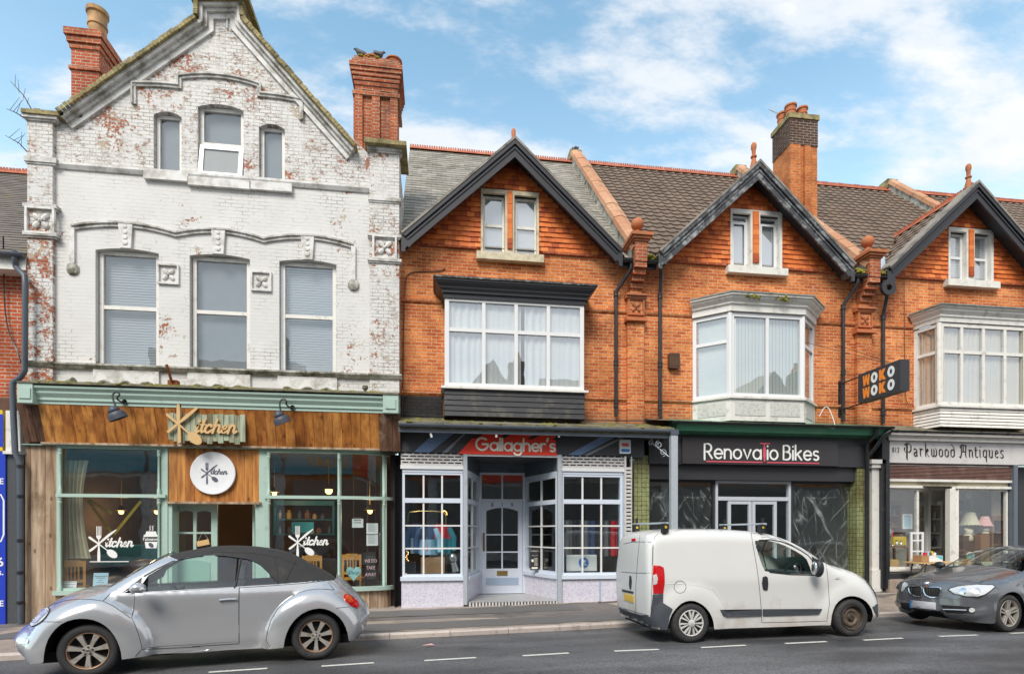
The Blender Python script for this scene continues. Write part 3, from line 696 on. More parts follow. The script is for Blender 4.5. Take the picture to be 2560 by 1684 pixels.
def script_word(mb, x, z, xh, y, t, pen=.26):
 """slanted brush lettering 'itchen'"""
 sh = .34; c = [0]
 def S(pts, w=pen):
  ribbon(mb, [(x+(a+b*sh)*xh, z+b*xh) for a, b in pts], [w*xh]*len(pts) if not isinstance(w, list) else [k*xh for k in w], y-.0005*(c[0] % 7), t); c[0] += 1
 th = pen*.62
 S([(.0, .72), (.16, .98), (.16, .22), (.28, .02), (.5, .2)]); S([(.17, 1.36), (.17, 1.4)], pen*1.1)
 S([(.72, 1.55), (.72, .25), (.84, .03), (1.05, .2)]); S([(.48, .98), (1.0, .98)], th)
 S([(1.72, .78)]+arcp(1.5, .5, .36, .48, 50, 320, 12)); S([(1.76, .18), (2.02, .45)], th)
 S([(2.12, 1.62), (2.12, 0)]); S([(2.12, .6)]+arcp(2.42, .62, .26, .36, 160, 0, 7)+[(2.68, .2), (2.8, .02), (3.0, .2)])
 S([(3.08, .42), (3.42, .55), (3.5, .82), (3.34, 1.0), (3.12, .8), (3.06, .4), (3.18, .06), (3.42, .0), (3.8, .4)], th*1.1)
 S([(3.86, .98), (3.86, 0)]); S([(3.86, .6)]+arcp(4.16, .62, .26, .36, 160, 0, 7)+[(4.42, .2), (4.54, .02), (4.78, .25)])
 return 4.8
def rosette(mb, cx, cz, r, y, frame=True, stepz=0.):
 if frame:
  a = r*1.25
  path = [(cx-a, cz-a), (cx-a, cz+a), (cx+a, cz+a), (cx+a, cz-a), (cx-a, cz-a)]
  for x0, x1, z0, z1 in ((-a, a, a*.84, a), (-a, a, -a, -a*.84), (-a, -a*.84, -a*.84, a*.84), (a*.84, a, -a*.84, a*.84)):
   mb.box(cx+x0, cx+x1, y-r*.22, y+.01, cz+z0, cz+z1)
 for i in range(4):
  t = pi/4+i*pi/2; px, pz = cx+cos(t)*r*.52, cz+sin(t)*r*.52
  old = mb.M; mb.M = Matrix.Translation((px, y, pz)) @ Matrix.Rotation(-t, 4, 'Y')
  mb.ball((0, 0, 0), r*.42, 8, (1.05, .5, .62)); mb.M = old
 mb.ball((cx, y-r*.12, cz), r*.17, 8)
def xbar(mb, x0, x1, prof):
 """horizontal moulding along the street; prof = [(y,z)]"""
 mb.prism(prof, x0, x1, 'x')
def planks_front(mb, xs, ztop, zbot, ytop, ybot, t=.022, gap=.006, jit=0.):
 for a, b in zip(xs, xs[1:]):
  j = random.uniform(-jit, jit); k = random.uniform(-.003, .003)
  x0, x1 = a+gap/2, b-gap/2
  vs = [(x0, ybot+k, zbot+j), (x1, ybot+k, zbot+j), (x1, ytop+k, ztop), (x0, ytop+k, ztop)]
  mb.add(vs+[(p[0], p[1]+t, p[2]) for p in vs], [(0, 1, 2, 3), (7, 6, 5, 4), (0, 4, 5, 1), (1, 5, 6, 2), (2, 6, 7, 3), (3, 7, 4, 0)])
def room(name, parent, x0, x1, y0, y1, z0, z1, mat, floor=None, label=None):
 mb = MB()
 mb.add([(x0, y0, z0), (x1, y0, z0), (x1, y1, z0), (x0, y1, z0), (x0, y0, z1), (x1, y0, z1), (x1, y1, z1), (x0, y1, z1)],
           [(3, 2, 6, 7), (0, 3, 7, 4), (2, 1, 5, 6), (4, 7, 6, 5)])
 mb.mi = 1; mb.add([(x0, y0, z0), (x1, y0, z0), (x1, y1, z0), (x0, y1, z0)], [(0, 1, 2, 3)])
 return part(name, mb, [M[mat], M[floor or mat]], parent)
# ================================================================ the white gabled building with the cafe
YW = -.25
def pz(lst, Y=YW): return [P(a, b, Y) for a, b in lst]
xl, xr = X(68, -.33), X(998, -.33)
wb = thing('gabled_shop_building', 'tall white painted brick building with flaking paint and a stepped gable, cafe below', 'building', ((xl+xr)/2, YW, 0))
zs1 = Zh(533, 462)                       # string course under the gable windows
zs0 = Zh(560, 935)                       # sill course of the first floor
ztop = Zh(524, 978, -.7)                 # top of the cafe cornice
rake = pz([(143, 279), (487, 43), (487, -4), (612, -4), (612, 47), (893, 366)], -.4)
xpl, xpr = X(138, YW), X(925, YW)        # inner edges of the corner piers
zcl, zcr = Zh(103, 292, -.33), Zh(960, 372, -.33)
inner = offset_path(rake, .10)
gw = [(384, 454, 283, 434), (494, 609, 265, 452), (647, 712, 314, 461)]
gh = []
for a, b, c, d in gw:
 gh.append(arch(X(a, YW), X(b, YW), Zh((a+b)/2, d, YW), Zh((a+b)/2, c-4, YW), .09))
fw_ = [(238.7, 397, 183, 925), (474, 625, 228, 932), (698, 841, 271, 940)]
fz1 = [Zh(318, 637), Zh(549, 655), Zh(770, 673)]; fz0 = [Zh(318, 926), Zh(549, 934), Zh(770, 943)]
z1f = sum(fz1)/3+.05; z0f = sum(fz0)/3
fh = [arch(X(a, YW), X(b, YW), z0f, z1f, .065) for a, b, c, d in fw_]
mb = MB()
mb.mi = 0; mb.wall([(xpl, zs1), (xpr, zs1), (xpr, inner[-1][1])]+inner[::-1][1:-1]+[(xpl, inner[0][1])], gh, YW, .16, .4)
mb.mi = 1; mb.wall([(xpl, ztop-.3), (xpr, ztop-.3), (xpr, zs1), (xpl, zs1)], fh, YW, .16, .4)
mb.mi = 2
mb.box(xl, xpl, -.33, .3, ztop-.25, zcl); mb.box(xpr, xr, -.33, .3, ztop-.25, zcr)
mb.box(xr-.3, xr, .3, 4, ztop-.25, zcr-.2)
wall_ = part('wall', mb, [M['white_gable'], M['white_brick'], M['white_pier']], wb)
# pier mouldings
def pierband(px0, px1, py, h, out):
 mb = MB()
 a, b = X(px0, -.33), X(px1, -.33); z = Zh((px0+px1)/2, py, -.33)
 mb.box(a-out, b+out, -.33-out, -.2, z-h/2, z+h/2); mb.box(a-out*.5, b+out*.5, -.33-out*.5, -.2, z-h/2-.035, z-h/2); part('pier_moulding', mb, M['hood'], wb)
for py, h, o in ((294, .09, .06), (401, .10, .04), (517, .07, .055), (587, .07, .055)): pierband(68, 138, py, h, o)
for py, h, o in ((374, .10, .06), (499, .08, .035), (590, .06, .05), (651, .06, .05)): pierband(925, 998, py, h, o)
for px, py, s in ((103, 553, .215), (962, 620, .205)):
 mb = MB(); rosette(mb, X(px, -.33), Zh(px, py, -.33), s, -.34); part('rosette_plaque', mb, M['white_trim'], wb, 30)
for px, py in ((436, 700), (663, 717)):
 mb = MB(); a, b = P(px, py); rosette(mb, a, b, .165, YW-.01); part('rosette_plaque', mb, M['white_trim'], wb, 30)
# cornerstones on the pier tops, gable coping, rake mouldings
mb = MB(); band(mb, rake, .085, .15, -.42, .3); band(mb, rake, .15, .215, -.35, .3)
part('rake_moulding', mb, M['hood'], wb)
mb = MB(); band(mb, rake, .215, .32, -.30, .0)
part('rake_band', mb, M['white_trim'], wb)
mb = MB()
for (a, b) in zip(rake, rake[1:]):
 a, b = Vector(a), Vector(b); L = (b-a).length; n = max(1, int(L/.085)); d = (b-a)/L; nn = Vector((d.y, -d.x))
 for i in range(n):
  j = random.uniform(-.012, .012)
  p0 = a+d*(L*i/n+.004); p1 = a+d*(L*(i+1)/n-.004)
  if abs(d.x) < .2: pass
  q = [p0-nn*(.0+j), p1-nn*(.0+j), p1+nn*.083, p0+nn*.083]
  mb.prism([tuple(v) for v in q], -.49+abs(j), .42, 'y')
part('coping', mb, M['coping'], wb)
x0, z0 = P(487, -4, -.4); x1, _ = P(612, -4, -.4)
mb = MB(); mb.box(x0-.1, x1+.1, -.60, .46, rake[2][1]+.02, rake[2][1]+.12); part('coping_slab', mb, M['coping'], wb)
mb = MB()
a0, b0 = P(545, 40, YW); hw = .2
for dx0, dx1, dz0, dz1 in ((-hw, -hw+.03, -.25, .02), (hw-.03, hw, -.25, .02), (-hw, hw, .02, .05)): mb.box(a0+dx0, a0+dx1, YW-.03, YW+.02, b0+dz0, b0+dz1)
part('apex_panel', mb, M['white_trim'], wb)
mb = MB()
xa, xb = X(925, -.33), X(1003, -.33)
mb.box(xa-.1, xr+.16, -.5, .5, zcr, zcr+.09); part('pier_cap', mb, M['coping'], wb)
mb = MB(); mb.box(xl-.06, xpl+.25, -.42, .45, zcl, zcl+.08)
for i in range(7): mb.box(xl+.1+i*.13, xl+.2+i*.13, -.3+.05*(i % 2), .1, zcl+.08, zcl+.12+.07*random.random())
part('pier_cap', mb, M['coping'], wb)
# string courses, hood moulds, keystones
mb = MB()
xbar(mb, xpl, xpr, [(YW-.07, zs1+.05), (YW-.07, zs1+.0), (YW-.03, zs1-.07), (YW+.02, zs1-.07), (YW+.02, zs1+.07)])
part('string_course', mb, M['white_trim'], wb)
mb = MB()
xbar(mb, xl-.04, xpl+.02, [(-.41, zs0+.03), (-.41, zs0), (-.36, zs0-.07), (-.2, zs0-.07), (-.2, zs0+.06)])
xbar(mb, xpl+.02, xpr-.02, [(YW-.12, zs0+.03), (YW-.12, zs0-.005), (YW-.05, zs0-.07), (YW+.02, zs0-.07), (YW+.02, zs0+.06)])
xbar(mb, xpr-.02, xr+.06, [(-.41, zs0+.03), (-.41, zs0), (-.36, zs0-.07), (-.2, zs0-.07), (-.2, zs0+.06)])
part('sill_course', mb, M['moss_trim'], wb)
def hood(pts, y, o, w):
 mb = MB(); band(mb, pts, -o, -o+.035, y-.07, y+.02); band(mb, pts, -o+.035, -o+w, y-.04, y+.02); return mb
zz = lambda px, py: P(px, py, YW)
xs = [X(p, YW) for p in (181, 441, 660, 884.5)]
zb = sum(Zh(*p) for p in ((441, 595), (660, 617)))/2; zend = (Zh(183, 574)+Zh(884, 636))/2
hp = []
for i, (a, b) in enumerate(zip(xs, xs[1:])):
 for k in range(10):
  t = k/10; za = zend if i == 0 else zb; zc_ = zend if i == 2 else zb
  hp.append((a+(b-a)*t, za+(zc_-za)*t+.13*(1-(2*t-1)**2)))
hp.append((xs[-1], zend))
part('hood_mould', hood(hp, YW, .02, .095), M['hood'], wb, 30)
for px in (183, 884):
 mb = MB(); x = X(px, YW); mb.box(x-.045, x+.045, YW-.05, YW+.02, zend-.75, zend-.02); part('hood_drop', mb, M['white_trim'], wb)
 mb = MB(); rosette(mb, x, zend-.85, .13, YW-.03, False); mb.ball((x, YW, zend-.85), .13, 10, (1, .6, 1)); part('rosette_boss', mb, M['moss_trim'], wb, 30)
for px in (317, 548, 770):
 mb = MB(); x = X(px, YW); za = z1f-.015; zb_ = za+.50
 mb.prism([(x-.10, za), (x+.10, za), (x+.135, zb_), (x-.135, zb_)], YW-.06, YW+.02)
 for k in range(4): mb.ball((x, YW-.06, za+.1+k*.11), .05-.004*k, 8, (1.2, .5, 1))
 part('keystone', mb, M['white_trim'], wb, 30)
# gable hood mould: three stepped low arches
g = [zz(*p) for p in ((333, 272), (334, 241), (440, 234), (442, 213))]
zA = (Zh(390, 235)+Zh(700, 278))/2+.03; zBm = (Zh(442, 213)+Zh(655, 238))/2
xa = [X(p, YW) for p in (333, 447, 652, 757)]
hp = [(xa[0], zA-.42)]+[(xa[0]+(xa[1]-xa[0])*t/6, zA-.0+.05*sin(t/6*pi*.6)) for t in range(7)]
hp += [(xa[1]+(xa[2]-xa[1])*t/12, zBm+.11*(1-(2*t/12-1)**2)) for t in range(13)]
hp += [(xa[2]+(xa[3]-xa[2])*t/6, zA-.0+.05*sin((1-t/6)*pi*.6)) for t in range(7)]+[(xa[3], zA-.42)]
part('gable_hood_mould', hood(hp, YW, .02, .085), M['hood'], wb, 30)
# windows
for i, (a, b, c, d) in enumerate(gw):
 h = gh[i]; x0, z0 = h[0]; x1 = h[1][0]; z1 = max(p[1] for p in h)
 mb = MB(); mb.box(x0-.16, x1+.16, YW-.08, YW+.1, z0-.17, z0-.0); part('sill', mb, M['white_trim'], wb)
 if i != 1: win(wb, x0+.01, x1-.01, z0, z1-.02, YW+.10, .07, .07, 'white_aged', glass='glass_old', back='plain', bd=.09, name='gable_window')
 else:
  zm = z0+(z1-z0)*.48
  f = win(wb, x0+.01, x1-.01, zm, z1-.02, YW+.10, .075, .07, 'white_aged', glass='glass_old', back='plain', bd=.12, name='gable_window')
  Mx = Matrix.Translation((0, YW+.06, zm)) @ Matrix.Rotation(R(-9), 4, 'X')
  s = part('tilted_sash', frame_mb(x0+.02, x1-.02, z0+.06-zm, 0, 0, .085, .06, Mx=Mx), M['pvc'], f)
  part('sash_pane', pane_mb(x0+.06, x1-.06, z0+.1-zm, -.04, .03, Mx), M['frosted'], f)
  part('blind', pane_mb(x0+.0, x1-.0, z0-.05, zm+.02, YW+.24), M['shade_grey'], f)
  mb = MB(); mb.box(x0+.1, x1-.1, YW+.12, YW+.17, z0+.0, z0+.10); part('sash_board', mb, M['yellow'], f)
for i, h in enumerate(fh):
 x0, z0 = h[0]; x1 = h[1][0]; zm = z0+(z1f-z0)*.515
 f = win(wb, x0+.02, x1-.02, z0, z1f-.03, YW+.10, .075, .08, 'white_aged', rows=[zm], bw=.075, glass='glass_old', back='slats' if i != 1 else 'plain', bmat='slat_dark' if i != 1 else 'shade_grey', bd=.13, name='sash_window')
 mb = MB(); mb.box(x0-.03, x1+.03, YW-.05, YW+.12, z0-.06, z0); part('sill', mb, M['white_aged'], f)
 xa_, xb_ = x0-.02, x1+.02; zt = zs0-.12
 mb = MB(); mb.box(xa_, xb_, YW-.05, YW+.01, zt-.46, zt+.06); part('apron_panel', mb, M['white_trim'], wb)
 mb = MB(); n = 24; pts = [(xa_+.12+(xb_-xa_-.24)*k/n, YW-.075, zt-.30+.11*abs(sin(k/n*pi*2.5+pi/4))) for k in range(n+1)]
 mb.tube(pts, .028, 6); part('scroll_moulding', mb, M['moss_trim'], wb, True)
mb = MB(); mb.box(xl+.0, xr+.02, -.36, -.25, ztop-.25, ztop+.10)
part('cornice_flashing_board', mb, M['moss_trim'], wb)
# main roof of the white building, behind the gable
mb = MB()
ap = (rake[2][0]+rake[3][0])/2
mb.add([(rake[0][0], .2, rake[0][1]-.35), (ap, .2, rake[2][1]-.9), (ap, 8, rake[2][1]-.9), (rake[0][0], 8, rake[0][1]-.35), (rake[-1][0], .2, rake[-1][1]-.35), (rake[-1][0], 8, rake[-1][1]-.35)], [(0, 1, 2, 3), (1, 4, 5, 2)])
part('roof', mb, M['tile_grey'], wb)
# ---------------------------------------------------------------- the cafe front
zc1, zc0 = Zh(524, 977, -.8), Zh(524, 1020, -.72)
xa, xb = X(83, -.8), X(957, -.8); h = zc1-zc0
mb = MB(); xbar(mb, xa, xb, [(-.84, zc1), (-.84, zc1-.04), (-.79, zc1-.09), (-.79, zc1-.13), (-.74, zc0+.12), (-.74, zc0+.07), (-.71, zc0+.06), (-.71, zc0), (-.3, zc0), (-.3, zc1)])
part('cornice', mb, M['mint'], wb)
for p0, p1 in ((45, 83), (957.5, 996)):
 mb = MB(); a, b = X(p0, -.84), X(p1, -.84); mb.box(a, b, -.86, -.3, zc0-.02, zc1+.03)
 c = (a+b)/2; m_ = (zc0+zc1)/2; mb.prism([(c-.1, m_-.1), (c+.1, m_-.1), (c+.1, m_+.1), (c-.1, m_+.1)], -.88, -.86)
 part('cornice_block', mb, M['mint'], wb)
mb = MB()
xbar(mb, X(45, -.84), X(996, -.84), [(-.88, zc1+.03), (-.88, zc1+.055), (-.3, zc1+.22), (-.3, zc1+.03)])
part('cornice_flashing', mb, M['lead'], wb)
mb = MB()
for k in range(90):
 x = random.uniform(X(60, -.84), X(960, -.84)); y = random.uniform(-.88, -.5)
 mb.ball((x, y, zc1+.055+(y+.88)*.28), random.uniform(.02, .05), 6, (random.uniform(1, 2.2), 1, .5))
part('moss_tuft', mb, M['moss'], wb, kind='stuff')
zt_, zb_ = zc0-.004, Zh(524, 1112, -.5)
xs = [X(52, -.6), X(68, -.6), X(84, -.6), X(104, -.6)]
mb = MB(); planks_front(mb, xs, zt_, zb_, -.70, -.50); part('end_boards', mb, M['timber_dark'], wb)
n = 34; x0, x1 = X(104, -.6), X(948, -.6)
mb = MB(); planks_front(mb, [x0+(x1-x0)*i/n for i in range(n+1)], zt_, zb_, -.70, -.50)
part('timber_fascia', mb, M['timber'], wb)
mb = MB(); planks_front(mb, [x1, x1+.28, X(1001, -.6)], zt_, zb_-.06, -.74, -.56, .2); part('end_boards', mb, M['timber_dark'], wb)
mb = MB(); mb.box(X(60, -.45), X(992, -.45), -.44, -.05, zb_-.04, zt_); part('fascia_backing', mb, M['timber_dark'], wb)
mb = MB(); mb.box(X(104, -.5), X(950, -.5), -.53, -.30, zb_-.045, zb_-.004); part('fascia_rail', mb, M['timber_grey'], wb)
mb = MB(); mb.box(X(62, -.4), X(990, -.4), -.495, -.05, zb_-.06, zb_-.045); part('soffit', mb, M['mint_deep'], wb)
# timber pilaster on the left
xs = [X(p, -.42) for p in (63, 74, 99, 141)]
mb = MB(); planks_front(mb, [xs[0], xs[1]+.02, xs[2]+.1, xs[3]], zb_-.06, -.3, -.42, -.42, .3); part('timber_pilaster', mb, M['timber_grey'], wb)
# shop windows
YS = -.42
zsill = Zh(280, 1474, YS); ztr = (Zh(280, 1240, YS)+Zh(755, 1241, YS))/2; zhd = Zh(280, 1122, YS)
def colonnette(mb, x, y):
 for za, zb in ((zsill, ztr-.03), (ztr+.03, zhd)):
  mb.lathe([(.034, za), (.034, za+.1), (.022, za+.12), (.022, zb-.14), (.034, zb-.12), (.036, zb-.1), (.024, zb-.085), (.036, zb-.06), (.036, zb)], (x, y, 0), 'z', 10)
xa, xb = X(141, YS), X(419, YS)
sw = part('shop_window', frame_mb(xa, xb, zsill, zb_-.06, YS, .05, .10, rows=(), Mx=None), M['mint'], wb)
mb = MB(); mb.box(xa+.05, xb-.05, YS-.01, YS+.09, zhd, zb_-.11); mb.box(xa+.02, xb-.02, YS-.06, YS+.05, ztr-.033, ztr+.033); mb.box(xb-.14, xb-.05, YS+.02, YS+.1, zsill, zhd)
part('transom', mb, M['mint'], sw)
mb = MB(); colonnette(mb, xa+.075, YS-.01); colonnette(mb, xb-.16, YS-.01); part('colonnette', mb, M['mint'], sw, True)
part('pane', pane_mb(xa+.04, xb-.1, zsill, zhd+.02, YS+.04), M['glass_shop'], sw)
mb = MB(); mb.box(xa-.03, xb, YS-.08, YS+.1, zsill-.085, zsill); part('sill', mb, M['mint'], sw)
mb = MB(); n = 11; planks_front(mb, [xa+(xb-xa)*i/n for i in range(n+1)], zsill-.09, -.4, YS-.005, YS-.005); part('stall_riser', mb, M['timber_grey'], wb)
SW1 = (xa, xb)
# curved window on the right
xa, xm, xe = X(663, YS), X(848, YS), X(979, -.02)
path = [(xa, YS), (xa+.5, YS), (xm, YS)]+[(xm+(xe-xm)*sin(R(a)), -.02+(YS+.02)*cos(R(a))) for a in (12, 24, 36, 48, 60, 72, 82)]
def curved(name, prof, mat, par, smooth=30):
 mb = MB(); mb.sweep(path, prof); return part(name, mb, M[mat], par, smooth)
sw2 = curved('shop_window', [(0, zhd), (0, zb_-.062), (-.1, zb_-.062), (-.1, zhd)], 'mint', wb)
curved('transom', [(.05, ztr-.033), (.05, ztr+.033), (-.05, ztr+.033), (-.05, ztr-.033)], 'mint', sw2)
curved('sill', [(.08, zsill-.085), (.08, zsill), (-.1, zsill), (-.1, zsill-.085)], 'mint', sw2)
mb = MB(); mb.sweep(path, [(-.045, zsill), (-.045, zhd+.02)], False); part('pane', mb, M['glass_shop'], sw2, True)
mb = MB()
mb.box(xa, xa+.06, YS, YS+.12, zsill, zhd); mb.box(xm-.035, xm+.035, YS+.0, YS+.09, zsill, ztr-.034); mb.box(xm-.035, xm+.035, YS+.0, YS+.09, ztr+.034, zhd)
for q in (-3,): mb.box(path[q][0]-.04, path[q][0]+.05, path[q][1]-.02, path[q][1]+.08, zsill, zhd)
part('mullion', mb, M['mint'], sw2)
mb = MB()
for x, y in ((xa+.075, YS-.01), (xm, YS-.015), (path[-3][0], path[-3][1]-.03)): colonnette(mb, x, y)
part('colonnette', mb, M['mint'], sw2, True)
mb = MB(); dp = dense(path, .13)
for (ax, ay), (bx, by) in zip(dp, dp[1:]):
 k = random.uniform(-.003, .003); e = .03
 mb.prism([(ax+(bx-ax)*e, ay+(by-ay)*e+k), (bx-(bx-ax)*e, by-(by-ay)*e+k), (bx-(bx-ax)*e, by-(by-ay)*e+.05), (ax+(bx-ax)*e, ay+(by-ay)*e+.05)], -.3, zsill-.09, 'z')
part('stall_riser', mb, M['timber_grey'], wb)
# entrance: timber panel over a recessed pair of doors
xd0, xd1 = SW1[1], xa
zp0 = Zh(535, 1253, YS); n = 11
mb = MB(); x0, x1 = X(421, YS), X(652, YS); planks_front(mb, [x0+(x1-x0)*i/n for i in range(n+1)], zb_-.062, zp0, YS+.01, YS+.01); part('timber_panel', mb, M['timber'], wb)
mb = MB(); mb.box(x0-.02, x1+.01, YS-.06, YS+.12, zp0-.05, zp0-.003); part('panel_rail', mb, M['timber_grey'], wb)
mb = MB()
mb.box(x0-.0, x0+.07, YS, YS+.3, -.2, zp0-.05); mb.box(xd1-.12, xd1-.002, YS, YS+.1, -.2, zb_-.062); mb.box(xd1-.20, xd1-.121, YS+.02, YS+.3, -.2, zp0-.05)
part('door_frame', mb, M['mint'], wb)
def leaf(x0, x1, z0, z1, Mx):
 zr = z1-1.05; ring = [arch(x0+.12, (x0+x1)/2-.03, zr+.03+.42, z1-.16, .03, 6), arch((x0+x1)/2+.03, x1-.12, zr+.03+.42, z1-.16, .03, 6)]
 ring += [[(x0+.12, zr-.03), ((x0+x1)/2-.03, zr-.03), ((x0+x1)/2-.03, zr+.41), (x0+.12, zr+.41)], [((x0+x1)/2+.03, zr-.03), (x1-.12, zr-.03), (x1-.12, zr+.41), ((x0+x1)/2+.03, zr+.41)]]
 mb = MB(); mb.M = Mx; mb.wall([(x0, z0), (x1, z0), (x1, z1), (x0, z1)], ring, 0, .045)
 d = part('door', mb, M['mint'], wb)
 part('pane', pane_mb(x0+.1, x1-.1, zr-.05, z1-.1, .03, Mx), M['glass_shop'], d)
 mb = MB(); mb.M = Mx
 for za, zb in ((z0+.12, z0+.45), (z0+.52, zr-.14)): mb.prism(arch(x0+.14, x1-.14, za, zb, .05), -.014, -.001)
 part('panel_moulding', mb, M['mint_deep'], d); return d
zf = .08; yd = YS+.28
lx0, lx1 = X(430, yd), X(543, yd)
leaf(lx0, lx1, zf, zp0-.02, Matrix.Translation((0, yd, 0)))
rx0 = X(651, yd)
leaf(0, lx1-lx0, zf, zp0-.02, Matrix.Translation((rx0-.12, yd+.02, 0)) @ Matrix.Rotation(R(100), 4, 'Z'))
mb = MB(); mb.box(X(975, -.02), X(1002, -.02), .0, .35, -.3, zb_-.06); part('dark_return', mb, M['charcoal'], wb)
# the room behind
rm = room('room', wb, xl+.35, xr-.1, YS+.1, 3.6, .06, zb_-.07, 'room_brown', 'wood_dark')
# ================================================================ the three brick houses
ZE, ZA, SL = 8.06, 10.30, .925         # barge foot, barge apex, barge slope
RA = R(46.2); RY0, RZ0, RYT = -.22, 7.90, 5.6
def yz(y): return RZ0-.03+(y-RY0)*tan(RA)
def yroof(z): return RY0+(z-RZ0)/tan(RA)
RZT = RZ0+(RYT-RY0)*tan(RA)
def tile_field(mb, org, ax, up, nrm, rows, xr, tw, th, style='slate'):
 """courses of overlapping tiles; xr(row) gives the clear run along ax"""
 ax, up, nrm, org = Vector(ax), Vector(up), Vector(nrm), Vector(org)
 for r in range(rows):
  rng = xr(r*th)
  if not rng: continue
  a, b = rng; off = (tw/2 if (r % 2 and style == 'slate') else 0)
  x = math.floor((a-off)/tw)*tw+off
  while x < b:
   x0, x1 = max(a, x+.002), min(b, x+tw-.002); x += tw
   if x1-x0 < .02: continue
   j = random.uniform(-.004, .004); s0 = r*th-.004+random.uniform(-.006, .006)*(style == 'slate'); s1 = s0+th*1.25
   if style == 'slate':
    lo = .016+j
    q = [org+ax*x0+up*s0+nrm*lo, org+ax*x1+up*s0+nrm*lo, org+ax*x1+up*s1+nrm*.0, org+ax*x0+up*s1+nrm*.0]
    q += [org+ax*x0+up*s0-nrm*.004, org+ax*x1+up*s0-nrm*.004]
    mb.add(q, [(0, 1, 2, 3), (4, 5, 1, 0)])
   else:
    n = 6; A = []; B = []; C_ = []
    for i in range(n+1):
     t = i/n; h = .024*(max(0, sin(2*pi*t-.6)))+.006
     xx = x0+(x1-x0)*t
     A.append(org+ax*xx+up*s0+nrm*(h+.032)); B.append(org+ax*xx+up*s1+nrm*(h-.002)); C_.append(org+ax*xx+up*s0+nrm*(h-.006))
    vs = A+B+C_; m = n+1
    mb.add(vs, [(i, i+1, m+i+1, m+i) for i in range(n)]+[(2*m+i, 2*m+i+1, i+1, i) for i in range(n)])
def ridge_line(mb, p0, p1, up=(0, 0, 1), crest=True, L=.30, w=.16):
 p0, p1 = Vector(p0), Vector(p1); d = p1-p0; n = max(1, int(d.length/L)); d = d/n; e = d.normalized(); s = e.cross(Vector((0, 0, 1))).normalized()
 for i in range(n):
  a = p0+d*i+e*.004; b = p0+d*(i+1)-e*.004; k = random.uniform(-.006, .006)
  prof = [(-w, -.09), (-w*.55, .01), (0, .055+k), (w*.55, .01), (w, -.09)]
  vs = [q+s*o+Vector((0, 0, z)) for q in (a, b) for o, z in prof]
  f = [(j, j+1, 5+j+1, 5+j) for j in range(4)]+[(0, 1, 2, 3, 4), (5, 6, 7, 8, 9)]
  if crest:
   m = len(vs)
   for t in (.1, .35, .6, .85):
    c = a+(b-a)*t; h = .055+k
    q = [c-e*.032-s*.018, c+e*.032-s*.018, c+e*.032+s*.018, c-e*.032+s*.018]
    m = len(vs)
    vs += [v+Vector((0, 0, h-.03)) for v in q]+[c-e*.022-s*.012+Vector((0, 0, h+.075)), c+e*.022-s*.012+Vector((0, 0, h+.075)), c+e*.022+s*.012+Vector((0, 0, h+.075)), c-e*.022+s*.012+Vector((0, 0, h+.075))]
    f += [(m, m+1, m+5, m+4), (m+1, m+2, m+6, m+5), (m+2, m+3, m+7, m+6), (m+3, m, m+4, m+7), (m+4, m+5, m+6, m+7)]
  mb.add(vs, f)
def finial(h, x, y, z, big=True):
 mb = MB()
 mb.prism([(x-.16, z-.12), (x, z+.06), (x+.16, z-.12)], y-.12, y+.3)
 mb.lathe([(.085, -.02), (.08, .1), (.055, .2), (.045, .26), (.07, .28), (.07, .31), (.042, .33), (.045, .44), (.065, .50), (.062, .58), (.04, .62)] if big else [(.07, 0), (.05, .12), (.045, .2), (.05, .36), (.035, .4)], (x, y, z), 'z', 10)
 part('finial', mb, M['terracotta'], h, True)
